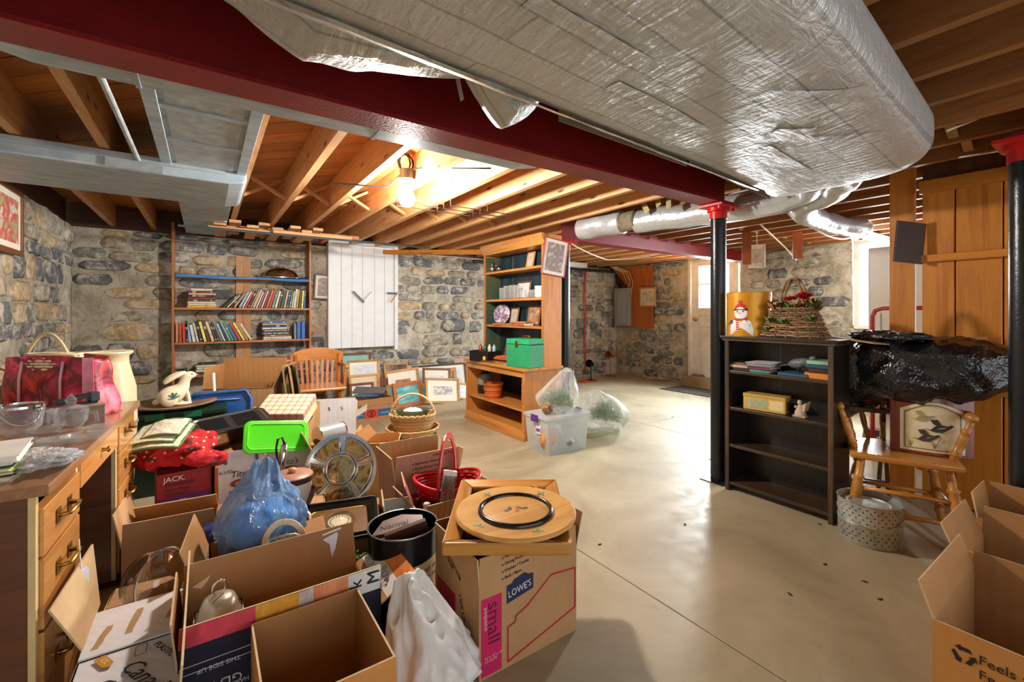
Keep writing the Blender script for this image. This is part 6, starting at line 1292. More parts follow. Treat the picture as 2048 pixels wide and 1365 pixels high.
m.add(vs, [(4 * k + j, 4 * k + 4 + j, 4 * k + 4 + (j + 1) % 4, 4 * k + (j + 1) % 4) for k in range(n) for j in range(4)] + [(0, 1, 2, 3), (4 * n + 3, 4 * n + 2, 4 * n + 1, 4 * n)]); m.build('crest_rail', OAK, ck, bev=.003)
for k in range(7): x = -.15 + .05 * k; MB().bar((x * .95, .19, .45), (x * 1.05, .215 + .01 * math.cos(x * 8), .69), .026, .01, (0, 1, 0)).build('slat', OAKZ, ck)
# plaid box, white cartons, turntable carton
pb_ = thing('plaid_box', 'cream box with plaid lid tilted among the cartons', 'box', (.46, 3.3, .50), 0, None, (R(24), 0, R(-32))); CRB = plain('#e2d6a8', .6)
PLD, nt, bb = newmat('plaid_paper'); v_ = coords(nt, (1, 1, 1)); cols_ = []
for ax in ('X', 'Y'):
    wv = nd(nt, 'ShaderNodeTexWave', bands_direction=ax); wv.inputs['Scale'].default_value = 7; nt.links.new(v_, wv.inputs['Vector']); cols_.append(ramp(nt, wv.outputs['Fac'], [(.5, '#f2ecdc'), (.62, '#d8e0c8'), (.8, '#f4eee0'), (.93, '#dcb4aa')]))
nt.links.new(mixc(nt, 1.0, cols_[0], cols_[1], 'MULTIPLY'), bb.inputs['Base Color'])
MB().box(-.15, .15, -.11, .11, 0, .09).build('base', CRB, pb_, bev=.004); MB().box(-.155, .155, -.115, .115, .07, .11).build('lid', PLD, pb_, bev=.005)
uu = carton('open_carton', 'brown carton under the plaid box', (.44, 3.36, 0), R(-20), .34, .3, .46, {'f': (100, .1), 'l': (30, .1)}, CARD)
w1 = carton('white_carton', 'white wine carton with small print, in front of the oak chair', (.95, 4.1, 0), R(-18), .34, .28, .3, {'f': (0, .17), 'b': (20, .1), 'l': (38, .17), 'r': (60, .1)}, WHITEC, plain('#cfc8b8', .7))
for x, c_ in ((-.05, '#5a6a8a'), (.05, '#8a9a3a')): MB().bar((x, -.142, .40), (x + .01, -.142, .37), .012, .001, (0, 1, 0)).build('printed_fruit', plain(c_, .6), w1)
text('RED', w1, (-.06, -.142, .19), FY, .03, plain('#6a4a5a', .6)); text('wine\n750ml', w1, (.04, -.142, .17), FY, .02, plain('#8a7a8a', .6))
tc = carton('turntable_carton', 'long carton with blue and red printed band by the oak chair', (1.51, 5.05, 0), R(3), .47, .3, .25, {}, CARD)
MB().box(-.21, .225, -.1512, -.1503, .05, .13).build('blue_band', plain('#2468a8', .6), tc); MB().box(-.09, .06, -.152, -.1512, .04, .14).build('red_square', plain('#d84838', .6), tc)
text('-1500', tc, (-.225, -.1512, .155), FY, .06, INK, sx=.75); text('BELT DRIVE TURNTABLE', tc, (-.06, -.1512, .165), FY, .026, plain('#8a6a58', .7)); text('AUTOMATIC', tc, (-.205, -.1514, .08), FY, .018, WHITE); text('TURNTABLE', tc, (.085, -.1514, .08), FY, .018, WHITE)
m = MB(); m.tube([(.045 * math.cos(a) - .015, -.1526, .09 + .036 * math.sin(a)) for a in [k * math.pi / 10 for k in range(20)]], .004, 5, closed=True)
for k in (-1, 1):
    for z in (.075, .095, .108): m.bar((-.015, -.1526, z - .012), (-.015 + k * .022, -.1526, z + .006), .004, .004)
m.bar((-.015, -.1526, .058), (-.015, -.1526, .122), .005, .004); m.build('emblem', INK, tc)
o = blob(.16, .1, .02, 4, .3, 4, 36, 14, None, .5).build('blue_wrap', BLUEF, None, (1.52, 5.05, .272), smooth=True); tag(o, 'blue plastic film bundle on the turntable carton', 'film')
for i in range(3): tag(MB().box(-.17, .17, -.012, .012, 0, .03).build('grey_slat', plain('#6a6c70', .5), None, (1.5 + .03 * i, 5.0 + .05 * i, .298 + .012 * i), (0, R(2 + 2 * i), R(-18 + 6 * i)), bev=.002), f'grey strip lying on the blue film, {ORD[i]} from the front', 'strip', 'grey strips on the turntable carton')
# wicker handled basket on a round mat
kb = carton('closed_carton', 'low brown carton under the wicker basket', (1.31, 3.24, 0), R(-20), .36, .3, .27, {'f': (-90, .148), 'b': (-90, .148)}, CARD)
WK = [wood('#b08850', '#dcb880', 'x', .6), wood('#94703c', '#c8a060', 'x', .6)]
def ringweave(o_, prof_, n, r_, mats, amp=.006, sx=1, sy=1, name='woven_cane'):
    for i, (rr, z) in enumerate(prof_):
        m = MB(); m.tube([((rr + amp * (1 if (k + i) % 2 else -1)) * sx * math.cos(2 * math.pi * k / n), (rr + amp * (1 if (k + i) % 2 else -1)) * sy * math.sin(2 * math.pi * k / n), z) for k in range(n)], r_, 5, closed=True); m.build(name, mats[i % len(mats)], o_, smooth=True)
o = thing('wicker_tray', 'round flat wicker tray under the handled basket', 'tray', (1.31, 3.24, .281), 0); ringweave(o, [(.05, .006), (.09, .006), (.13, .007), (.16, .01), (.175, .02), (.187, .032), (.197, .044)], 40, .008, WK, .005)
MB().lathe([(0, 0), (.17, 0), (.17, .004), (0, .004)], 30).build('base', WK[1], o)
for k in range(30): a = 2 * math.pi * k / 30; MB().bar((.15 * math.cos(a), .15 * math.sin(a), .006), (.2 * math.cos(a), .2 * math.sin(a), .05), .006, .006).build('stake', WK[0], o)
o = thing('wicker_basket', 'honey wicker basket with braided handle on the wicker tray', 'basket', (1.31, 3.24, .294), R(-32)); ringweave(o, [(.115 + .003 * i, .006 + .0125 * i) for i in range(10)], 44, .0075, WK, .005, 1.15, .9)
MB().lathe([(0, 0), (.12, 0), (.12, .004), (0, .004)], 28, sx=1.15, sy=.9).build('base', WK[1], o)
for k in range(22): a = 2 * math.pi * k / 22; MB().bar((.114 * 1.15 * math.cos(a), .114 * .9 * math.sin(a), 0), (.145 * 1.15 * math.cos(a), .145 * .9 * math.sin(a), .125), .008, .005).build('stake', WK[0], o)
m = MB()
for j in range(2): m.tube([(.148 * 1.15 * math.cos(2 * math.pi * k / 60) + .004 * math.cos(k * 1.2 + j * 3.1), .148 * .9 * math.sin(2 * math.pi * k / 60), .13 + .007 * math.sin(k * 1.2 + j * 3.1)) for k in range(60)], .008, 6, closed=True)
m.build('braided_rim', WK[0], o, smooth=True)
m = MB()
for j in range(3): m.tube([(.162 * math.cos(math.pi * k / 40) + .009 * math.cos(k * .8 + j * 2.1) * math.cos(math.pi * k / 40), .009 * math.sin(k * .8 + j * 2.1), .12 + .165 * math.sin(math.pi * k / 40)) for k in range(41)], .0065, 6)
m.build('braided_handle', WK[0], o, smooth=True)
o = thing('glass_casserole', 'green tinted glass dish set in the wicker basket', 'dish', (1.31, 3.24, .40), R(-32)); GG = clearglass('green_glass', '#b4dccb', .12, .8, .05, .5, 20)
MB().lathe([(.08, 0), (.1, .01), (.118, .055), (.126, .06), (.112, .056), (.094, .014), (0, .01)], 28, sx=1.1, sy=.72).build('dish', GG, o, smooth=True); blob(.07, .04, .03, 6, .3, 6, 22, 12).build('crumpled_paper', WHITE, o, (0, 0, .042), smooth=True)

for i, (x, y, w_, l_, c_) in enumerate(((-.36, 2.3, .3, .4, '#c8b078'), (-.40, 2.36, .26, .34, '#d8c89a'))):
    tag(MB().box(-w_ / 2, w_ / 2, -l_ / 2, l_ / 2, 0, .012).build('loose_board', wood(c_, '#e0d0a4', 'y', .6), None, (x, y, .001 + .0125 * i), (0, 0, R(-8 + 14 * i))), ['pale board lying on the floor in the desk kneehole', 'smaller pale board on top of the board under the desk'][i], 'board')
# ------------------------------------------------------------------ middle of the pile
TITO = plain('#c8c8d0', .65); ORG = plain('#c8551c', .55)
def tito(name_l, loc, rz, L, Wd):
    o = carton('spirits_carton', name_l, loc, rz, L, Wd, .385, {'f': (0, .075, .012), 'b': (95, .1)}, WHITEC, CARDI); hy = -Wd / 2 - .0008
    text('6-1.75L', o, (-L * .42, hy, .345), FY, .026, INK, sx=.8); text("Tito's", o, (0, hy, .318), FY, .05, INK, 'CENTER', shear=.25, sx=.85)
    m = MB(); m.flat([(.05 * math.cos(a), .022 * math.sin(a)) for a in [k * math.pi / 12 for k in range(24)]], 0, .0008); m.build('oval_emblem', plain('#8a3418', .6), o, (0, hy, .285), (R(90), 0, 0))
    m = MB(); m.flat([(.03 * math.cos(a), .011 * math.sin(a)) for a in [k * math.pi / 12 for k in range(24)]], 0, .0012); m.build('oval_centre', plain('#d8a070', .6), o, (0, hy, .285), (R(90), 0, 0))
    text('Handmade', o, (0, hy, .235), FY, .026, INK, 'CENTER', shear=.25); text('VODKA', o, (0, hy, .205), FY, .02, INK, 'CENTER'); text('GLUTEN-FREE', o, (0, hy, .175), FY, .022, INK, 'CENTER')
    MB().box(-L / 2 - .0008, -L / 2 + .014, -Wd / 2 - .001, -Wd / 2, 0, .385).build('orange_stripe', ORG, o)
    for x in (-.075, .07): MB().bar((x, hy - .0012, .44), (x + .005, hy - .0012, .395), .016, .0008, (0, 1, 0)).build('printed_flourish', plain('#6a5a58', .6), o)
    return o
tito('white vodka carton with flap up, behind the blue bag', (.155, 2.92, 0), R(2), .235, .24)
tito('white vodka carton with flap up, under the green lid', (.40, 2.98, 0), R(0), .235, .22)
jd = carton('whiskey_carton', 'maroon and purple printed whiskey carton under red cloth', (-.10, 2.92, 0), R(6), .22, .26, .40, {'r': (75, .12), 'f': (-90, .1)}, plain('#8a1420', .6), CARDI)
MB().box(-.105, .105, -.1315, -.1305, .0, .28).build('purple_print', plain('#5c1470', .6), jd); text('JACK.', jd, (-.085, -.132, .358), FY, .036, WHITE); text('TENNESSEE\nSour Mash\nWHISKEY', jd, (-.08, -.132, .333), FY, .024, plain('#2a0c20', .6)); text('TO', jd, (-.02, -.132, .25), FY, .02, WHITE)
MB().flat([(-.03, -.012), (.03, -.02), (.035, .01), (-.02, .016)], 0, .0012).build('torn_label', plain('#e8e4e4', .7), jd, (.155, -.02, .425), (0, R(-15), 0))
RF = fabric_red()
b = heap(.18, .15, .08, 21, None, .002, .4, 9, .032, 10, 110, 64); o = b.build('red_cloth', RF, None, (-.13, 2.93, .405), (0, 0, R(8)), smooth=True); tag(o, 'bundle of red flowered cloth heaped on the whiskey carton', 'cloth')
b = heap(.1, .045, .04, 5, None, None, .3, 12, .012, 16, 50, 30); tag(b.build('red_cloth', RF, None, (.0, 2.79, .41), (0, R(8), R(12)), smooth=True), 'twisted end of red flowered cloth at the vodka carton', 'cloth')
TWL, nt, bb = newmat('quilted_towel'); v_ = coords(nt, (1, 1, 1)); vo = nd(nt, 'ShaderNodeTexVoronoi'); vo.inputs['Scale'].default_value = 55; nt.links.new(v_, vo.inputs['Vector']); bump(nt, bb, vo.outputs['Distance'], .5, .006)
nt.links.new(ramp(nt, tex_noise(nt, v_, 7, 3, .5, .5), [(.3, '#dfe2cc'), (.62, '#e8e8d8'), (.68, '#a8bc90'), (.75, '#e4d4c8')]), bb.inputs['Base Color']); bb.inputs['Roughness'].default_value = .9
tw = thing('folded_towel', 'folded quilted towel with green edging on the red cloth', 'towel', (-.19, 2.87, .565), 0, None, (R(20), R(-4), R(-22)))
for i, (s_, dx, dy) in enumerate(((1, 0, 0), (.86, -.015, .02), (.7, .02, .04))):
    m = MB(); m.grid(lambda u, v: Vector(((u - .5) * .24 * s_ + dx, (v - .5) * .2 * s_ + dy, .013 * i + .016 * math.cos((u - .5) * 3) + .004 * noise.noise(Vector((u * 5, v * 5, i))))), 24, 16); m.build('fold', TWL, tw, smooth=True, thick=.011)
    ed = [(-.12, -.1), (.12, -.1), (.12, .1), (-.12, .1)]; pts = []
    for k in range(4):
        for t in range(8): q_ = Vector(ed[k]).lerp(Vector(ed[(k + 1) % 4]), t / 8); u = q_.x / .24; pts.append((q_.x * s_ + dx, q_.y * s_ + dy, .013 * i + .016 * math.cos(u * 3) - .005))
    m = MB(); m.tube(pts, .0065, 6, closed=True); m.build('green_edging', plain('#5f7a3c', .8), tw, smooth=True)
# stainless roaster
ra = carton('open_carton', 'low brown carton under the stainless roaster', (.12, 3.24, 0), R(-15), .38, .28, .445, {'f': (-90, .138), 'b': (-90, .138), 'r': (60, .1)}, CARD)
o = thing('roasting_pan', 'stainless steel roasting pan with slotted lid on a carton', 'pan', (.13, 3.12, .455), 0, None, (R(7), R(-5), R(8)))
def rrect(hx, hy, r_, n=6): return [(sx * (hx - r_) + r_ * math.cos(a), sy * (hy - r_) + r_ * math.sin(a)) for sx, sy, a0 in ((1, 1, 0), (-1, 1, 90), (-1, -1, 180), (1, -1, 270)) for a in [R(a0 + 90 * k / n) for k in range(n + 1)]]
def loft(rings, mi=0, caps=(True, False)):
    m = MB(); n = len(rings[0][0]); vs = [(x, y, z) for rg, z in rings for x, y in rg]; fs = [(j * n + k, j * n + (k + 1) % n, (j + 1) * n + (k + 1) % n, (j + 1) * n + k) for j in range(len(rings) - 1) for k in range(n)]
    if caps[0]: fs.append(tuple(reversed(range(n))))
    if caps[1]: fs.append(tuple((len(rings) - 1) * n + k for k in range(n)))
    return m.add(vs, fs, mi)
STEEL = plain('#c2beb6', .16, 1, .08)
loft([(rrect(.165, .11, .05), 0), (rrect(.175, .12, .05), .02), (rrect(.185, .13, .05), .09), (rrect(.2, .143, .05), .094), (rrect(.2, .143, .05), .098)], caps=(True, True)).build('pan', STEEL, o, smooth='auto')
loft([(rrect(.198, .141, .05), .1), (rrect(.2, .143, .05), .108), (rrect(.18, .124, .045), .11), (rrect(.176, .12, .045), .104)], caps=(False, True)).build('lid', plain('#9fa4a6', .28, 1, .1), o, smooth='auto')
for i in range(2):
    for k in range(14): MB().box(-.15 + .165 * i, -.02 + .165 * i, -.1 + .0145 * k, -.094 + .0145 * k, .104, .1085).build('slot_rib', plain('#6e7478', .3, 1), o)
for sx in (-1, 1): MB().tube([(sx * .19, -.05, .08), (sx * .215, -.045, .075), (sx * .215, .045, .075), (sx * .19, .05, .08)], .005, 6).build('side_handle', STEEL, o, smooth=True)
LM = plain('#4fd41c', .3, var=.03); o = thing('container_lid', 'lime green plastic container lid leaning on the vodka carton', 'lid', (.33, 2.82, .44), 0, None, (R(58), R(8), R(4)))
loft([(rrect(.165, .09, .04), 0), (rrect(.168, .093, .04), .004), (rrect(.168, .093, .04), .012), (rrect(.16, .085, .035), .016), (rrect(.14, .066, .03), .012)], caps=(True, True)).build('panel', LM, o, (0, .06, 0), smooth='auto')
m = MB(); m.tube([(x, y + .06, .014) for x, y in rrect(.148, .073, .03)], .003, 6, closed=True); m.build('raised_rib', plain('#74e840', .3, var=.03), o, smooth=True)
# olive carton, tin, small open cartons behind the silver tray
oc = carton('open_carton', 'carton with olive green flap and pale print behind the silver tray', (.66, 2.9, 0), R(-6), .27, .26, .38, {'l': (25, .13), 'f': (-90, .13), 'b': (-90, .13), 'r': (55, .12)}, plain('#8a8a20', .6), CARDI)
for i, (y, z) in enumerate(((-.06, .3), (.04, .35))): MB().box(-.1362, -.1352, y - .018, y + .018, z, z + .03).build('pale_print', plain('#dcd8a8', .6), oc)
o = thing('metal_can', 'big pale metal can lying on the olive carton', 'can', (.64, 2.93, .392), R(20)); o.scale = (.85, .85, .85); MB().tube([(-.1, 0, .066), (.1, 0, .066)], [.065, .065], 28).build('body', plain('#b8c0c2', .3, .5), o, smooth='auto'); 
for x in (-.1, .1): MB().tube([(x - .004, 0, .066), (x + .004, 0, .066)], [.067, .067], 28).build('rim', CHROME, o, smooth='auto')
carton('open_carton', 'small open carton with flaps up between silver tray and wicker tray', (.98, 2.98, 0), R(-25), .22, .2, .3, {'l': (18, .13), 'f': (12, .05), 'r': (15, .06), 'b': (8, .06)}, CARD, CARDO)
# silver divided tray
lk = carton('closed_carton', 'low carton under the silver divided tray', (.63, 2.47, 0), R(-20), .34, .2, .15, {'f': (-90, .098), 'b': (-90, .098)}, CARD)
st_ = thing('divided_tray', 'round tarnished silver divided serving tray standing on edge', 'tray', (.61, 2.53, .345), 0, None, (R(72), 0, R(-28)))
TARN = print_mat(['#3a2a18', '#8a6a38', '#c8b078', '#5a3c1c', '#b8a888'], 9, .14, (1, 1, 1), 1.5); TARN.node_tree.nodes['Principled BSDF'].inputs['Metallic'].default_value = .6
PLS = plain('#c9c6c0', .14, 1, .15)
MB().lathe([(0, -.004), (.17, -.004), (.19, .006), (.19, .011), (.183, .012), (.17, .004), (0, .004)], 64).build('plate', PLS, st_, smooth='auto')
for k in range(96): a = 2 * math.pi * k / 96; MB().bar((.181 * math.cos(a), .181 * math.sin(a), .012), (.191 * math.cos(a + .02), .191 * math.sin(a + .02), .012), .005, .005).build('rope_edge', PLS, st_)
m = MB(); m.lathe([(.0, .006), (.066, .006), (.068, .014), (.075, .016), (.08, .012), (.082, .004)], 40); m.build('centre_well_rim', PLS, st_, smooth=True); MB().lathe([(0, .0065), (.066, .0065), (.066, .0075), (0, .0075)], 40).build('centre_well', TARN, st_)
for j in range(5):
    a0, a1 = R(72 * j + 18 + 7), R(72 * j + 90 - 7); n = 14; outer = [(.163 * math.cos(a0 + (a1 - a0) * k / n), .163 * math.sin(a0 + (a1 - a0) * k / n)) for k in range(n + 1)]; inner = [(.09 * math.cos(a1 + (a0 - a1) * k / n), .09 * math.sin(a1 + (a0 - a1) * k / n)) for k in range(n + 1)]
    ol = outer + inner; MB().flat(ol, .004, .0055).build('well', TARN, st_); m = MB(); m.tube([(x, y, .008) for x, y in ol], .0055, 6, closed=True); m.build('well_rim', PLS, st_, smooth=True)
# black cake pan with clear lid and pale seal
g1 = carton('closed_carton', 'brown carton under the black square pan', (.50, 2.13, 0), R(-15), .26, .3, .22, {'f': (-90, .148), 'b': (-90, .148)}, CARD)
o = thing('square_tray', 'black square lacquer tray with clear lid and pale round seal', 'tray', (.50, 2.1, .232), 0, None, (R(7), 0, R(-14))); LAC = plain('#0d0f0d', .14)
loft([(rrect(.13, .12, .02), 0), (rrect(.165, .155, .02), .035), (rrect(.17, .16, .02), .037), (rrect(.165, .155, .02), .039), (rrect(.135, .125, .02), .012)], caps=(True, True)).build('tray', LAC, o, smooth='auto')
m = MB(); m.tube([(x, y, .039) for x, y in rrect(.168, .158, .02)], .003, 6, closed=True); m.build('bright_edge', plain('#8f9288', .2, .8), o, smooth=True)
loft([(rrect(.12, .105, .02), .014), (rrect(.12, .105, .02), .024)], caps=(True, True)).build('brown_insert', plain('#6a4a1c', .3), o); m = MB(); m.tube([(x, y, .025) for x, y in rrect(.12, .105, .02)], .0015, 5, closed=True); m.build('gold_line', BRASS, o)
MB().lathe([(0, 0), (.05, 0), (.05, .002), (0, .002)], 36).build('round_seal', plain('#e4dcb0', .5), o, (0, 0, .0245), smooth='auto'); m = MB()
for k in range(20): a = 2 * math.pi * k / 20; m.bar((.036 * math.cos(a), .036 * math.sin(a), .027), (.044 * math.cos(a), .044 * math.sin(a), .027), .005, .0008)
m.build('seal_marks', plain('#3c4a38', .5), o); MB().lathe([(.07, .025), (.06, .04), (.0, .048)], 36).build('clear_dome', clearglass('clear_dome', '#ffffff', .05, .6), o, smooth=True)
for i in range(2): tag(loft([(rrect(.13, .12, .02), 0), (rrect(.15, .14, .02), .03), (rrect(.155, .145, .02), .032), (rrect(.13, .12, .02), .008)], caps=(True, True)).build('square_plate', LAC, None, (.62 + .01 * i, 2.0 + .0 * i, .10 + .034 * i), (R(5), 0, R(-14)), smooth='auto'), ['lower black square plate below the lacquer tray', 'upper black square plate below the lacquer tray'][i], 'plate', 'black square plates')
carton('closed_carton', 'low carton under the black square plates', (.62, 2.0, 0), R(-14), .2, .3, .095, {'f': (-90, .148), 'b': (-90, .148)}, CARD).location.x = .645
greenery('artificial_greenery', 'pale green sprig between black plates and tall tin', (.50, 1.83, .18), .07, 60, 9)
fig('white_dish', 'white scalloped dish standing below the green sprig', (.53, 1.80, .0), [(.05, 0), (.07, .01), (.085, .13), (.08, .13), (.06, .02), (0, .015)], plain('#dcd4b8', .5), 'dish')
# box holding the blue bag, little basket with white handle, ice bucket, opener
f9 = carton('open_carton', 'open carton with flaps out, holding the blue plastic bag', (.16, 2.03, 0), R(-6), .34, .34, .25, {'f': (42, .14), 'l': (20, .14), 'r': (80, .1)}, CARD, CARDI)
b = heap(.165, .15, .13, 31, (.03, .03, .09, .62), .002, .3, 7, .026, 10, 130, 76)
o = b.build('blue_bag', BLUEF, None, (.185, 2.06, .24), smooth=True); tag(o, 'crumpled translucent blue plastic bag in an open carton', 'bag')
tag(heap(.13, .11, .09, 12, None, .002, .3, 8, .02, 10, 60, 36).build('blue_cloth', print_mat(['#2f7ec0', '#5fa8e0', '#9cc8ec'], 9, .6), None, (.185, 2.05, .245), smooth=True), 'bright blue bundle inside the blue plastic bag', 'bundle')
o = thing('white_basket', 'small cream woven basket with strap handle before the blue bag', 'basket', (.245, 1.86, .27), R(-20)); CRW = plain('#d8cfb0', .7)
ringweave(o, [(.06 + .002 * i, .006 + .011 * i) for i in range(6)], 30, .006, [CRW], .004); m = MB(); pts = [(.068 * math.cos(math.pi * k / 20), 0, .06 + .085 * math.sin(math.pi * k / 20)) for k in range(21)]
for k in range(20): m.bar(pts[k], pts[k + 1], .02, .005, (0, 1, 0))
m.build('strap_handle', CRW, o); MB().lathe([(0, 0), (.065, 0), (.065, .004), (0, .004)], 24).build('base', CRW, o)
ib_c = carton('closed_carton', 'carton under the cream ice bucket', (.38, 2.41, 0), R(-10), .24, .26, .235, {'f': (-90, .128), 'b': (-90, .128)}, CARD)
o = thing('ice_bucket', 'cream painted ice bucket with brown lid and dark swing handle', 'ice bucket', (.345, 2.36, .236), R(-20)); MB().lathe([(.078, 0), (.082, .006), (.086, .16), (.083, .16), (.08, .01), (0, .01)], 36).build('bucket', print_mat(['#ddd6b8', '#e8e2c8', '#e0d8bc', '#8aa488'], 5, .4), o, smooth='auto')
MB().lathe([(.09, .16), (.091, .185), (.086, .19), (.03, .196), (0, .196)], 36).build('lid', wood('#8a5c48', '#a87860', 'x', .4), o, smooth='auto'); MB().lathe([(.092, .158), (.0925, .182), (.09, .182), (.09, .158)], 36).build('lid_band', plain('#3a1e1c', .4), o, smooth='auto'); MB().lathe([(.012, .195), (.02, .208), (.016, .216), (0, .218)], 16).build('lid_knob', plain('#c08860', .4), o, smooth=True)
for s_ in (-1, 1): MB().cyl((s_ * .086, 0, .12), (s_ * .098, 0, .12), .01, n=12).build('pivot', plain('#2c1614', .4), o)
m = MB(); P_ = [(.095 * math.cos(math.pi * k / 16), -.11 * math.sin(math.pi * k / 16), .12 - .1 * math.sin(math.pi * k / 16)) for k in range(17)]
for k in range(16): m.bar(P_[k], P_[k + 1], .02, .006)
m.build('swing_handle', plain('#3a1c18', .4), o)
o = thing('bottle_opener', 'chrome opener with black loop handle standing at the vodka carton', 'opener', (.335, 2.62, .43), 0, None, (R(-10), R(5), 0)); MB().tube([(0, 0, -.425), (0, 0, -.1), (.002, 0, 0), (.004, 0, .07), (.004, 0, .085)], [.006, .008, .02, .016, .004], 12).build('body', CHROME, o, smooth=True); MB().tube([(.004, -.01, .075), (-.01, -.012, .11), (-.03, -.01, .1), (-.034, -.008, .05), (-.02, -.006, -.03)], .006, 8).build('loop_handle', BLACK, o, smooth=True)
# F4 with big flaps
f4 = carton('open_carton', 'wide open brown carton with raised flaps below the desk corner', (-.115, 2.56, 0), R(-4), .32, .3, .22, {'f': (2, .105), 'b': (-45, .14), 'l': (12, .15), 'r': (75, .12)}, CARD, CARD)
fig('blue_jar', 'blue jar with clear lid beside the blue bag carton', (.02, 2.26, 0), [(.045, 0), (.05, .01), (.05, .25), (.045, .27), (.046, .3), (0, .305)], plain('#28407a', .25), 'jar')
# mid brown moving carton
MIDC = card_mat('cardboard_pinkish', '#b48a72')
mc = carton('moving_carton', 'brown moving carton with room list, behind the red basket', (.955, 2.28, 0), R(-1), .35, .27, .335, {'f': (3, .145), 'b': (4, .145), 'l': (8, .14), 'r': (14, .13)}, MIDC, CARD)
for i, t_ in enumerate(('o Bedroom / Recamara', 'o Family Room / Sala', 'o Dining Room / Comedor', 'o Kitchen / Cocina', 'o Bath / Bano')): text(t_, mc, (-.09, -.1425, .425 - .026 * i), FY, .018, INK)
text('o FRAGILE / Fragil', mc, (.02, -.145, .455), FY, .016, INK); MB().box(-.13, -.06, -.1362, -.1354, .2, .28).build('red_print', REDI, mc)
# carton with red basket
f30 = carton('open_carton', 'open carton with ribbed wall holding the red basket', (.965, 1.955, 0), R(-1), .34, .3, .27, {'f': (8, .09), 'l': (30, .1), 'r': (20, .1)}, card_mat('cardboard_ribbed', '#b98f61', 2, 140, .9), CARDI)
u_ = carton('closed_carton', 'small carton inside the ribbed carton under the red basket', (.985, 1.97, .006), 0, .2, .2, .2, {}, CARD)
o = thing('red_basket', 'red woven basket with hoop handle and ribbon bow', 'basket', (.985, 1.99, .21), R(-14)); RB_ = [plain('#c01018', .35), plain('#a80c14', .35)]
for i in range(11):
    rr = .085 + .0055 * i; m = MB(); n = 36; m.tube([((rr + .003 * (1 if (k + i) % 2 else -1)) * 1.1 * math.cos(2 * math.pi * k / n), (rr + .003 * (1 if (k + i) % 2 else -1)) * .92 * math.sin(2 * math.pi * k / n), .01 + .0145 * i + .012 * (i / 10) ** 2 * math.cos(4 * math.pi * k / n)) for k in range(n)], .0085, 5, closed=True); m.build('woven_band', plain('#1c5030', .5) if i in (4,) else RB_[i % 2], o, smooth=True)
MB().lathe([(0, 0), (.09, 0), (.135, .14), (.132, .14), (.087, .004), (0, .004)], 32, sx=1.1, sy=.92).build('lining', RB_[1], o, smooth='auto')
m = MB(); m.tube([((.148 + .0) * 1.1 * math.cos(2 * math.pi * k / 48), .148 * .92 * math.sin(2 * math.pi * k / 48), .172 + .014 * math.cos(4 * math.pi * k / 48)) for k in range(48)], .009, 6, closed=True); m.build('rim', RB_[0], o, smooth=True)
m = MB(); P_ = [(.155 * math.cos(math.pi * k / 24), 0, .15 + .23 * math.sin(math.pi * k / 24)) for k in range(25)]
for k in range(24): m.bar(P_[k], P_[k + 1], .03, .007, (0, 1, 0))
m.build('hoop_handle', RB_[0], o, rot=(0, 0, R(62)))
m = MB()
for s_ in (-1, 1): m.tube([(0, -.145, .16), (s_ * .03, -.16, .185), (s_ * .05, -.155, .165), (0, -.147, .16)], .006, 6); m.bar((0, -.15, .16), (s_ * .02, -.17, .06), .016, .003, (0, 1, 0))
m.build('ribbon_bow', plain('#d84a50', .5), o)
for k in range(10): a = 2 * math.pi * k / 10; MB().bar((.135 * 1.1 * math.cos(a), .135 * .92 * math.sin(a), .09), (.14 * 1.1 * math.cos(a + .2), .14 * .92 * math.sin(a + .2), .1), .006, .006).build('white_stitch', WHITE, o)
o = thing('tall_gift_box', 'tall narrow photo printed box leaning in front of the red basket', 'box', (.90, 1.855, .26), 0, None, (R(-12), R(9), R(-25))); MB().box(-.03, .03, -.025, .025, 0, .2).build('body', print_mat(['#2a2420', '#6a5a50', '#c8c0b8', '#3a3230'], 14, .4, (2, 2, .6)), o, bev=.002); MB().box(-.0305, .0305, -.0255, .0255, .185, .206).build('white_end', WHITE, o, bev=.002)
o = fig('candle', 'white candle standing in the ribbed carton', (.83, 1.885, .22), [(.016, 0), (.016, .11), (.013, .115), (0, .115)], WHITE, 'candle'); fig('dark_jar', 'dark round jar beside the white candle', (.86, 1.93, .2), [(.04, 0), (.045, .01), (.045, .1), (.03, .12), (0, .12)], plain('#1c1c24', .2), 'jar')
tag(blob(.09, .07, .06, 14, .3, 4, 30, 20, -.05, .3).build('brown_bundle', plain('#4a2c1c', .8), None, (1.2, 2.02, .05), smooth=True), 'dark brown leather bundle behind the ribbed carton', 'bundle')
f29 = carton('printed_carton', 'yellow and teal printed food carton with flap up', (.715, 1.93, 0), R(-16), .13, .2, .33, {'f': (5, .001), 'r': (-20, .13), 'l': (10, .05)}, plain('#b03024', .6), plain('#d8d8d0', .6))
MB().box(-.064, .066, -.1012, -.1002, .0, .33).build('yellow_print', plain('#e4bc28', .6), f29); MB().bar((-.06, -.1018, .31), (.066, -.1018, .22), .03, .001, (0, 1, 0)).build('teal_band', plain('#1c8a90', .6), f29); m = MB()
for k in range(9): m.tube([(-.02 + .05 * math.cos(k * .9) * .6 + .011 * math.cos(t), -.1022, .16 + .05 * math.sin(k * 1.7) * .8 + .011 * math.sin(t)) for t in [j * math.pi / 4 for j in range(8)]], .002, 4, closed=True)
m.build('popcorn_print', plain('#6a5a1c', .6), f29)
MB().box(-.0665, -.0655, -.09, .09, .12, .33).build('kraft_side', CARD, f29); text('NUTRITION\nFACTS', f29, (-.0672, .06, .2), FX, .018, INK)
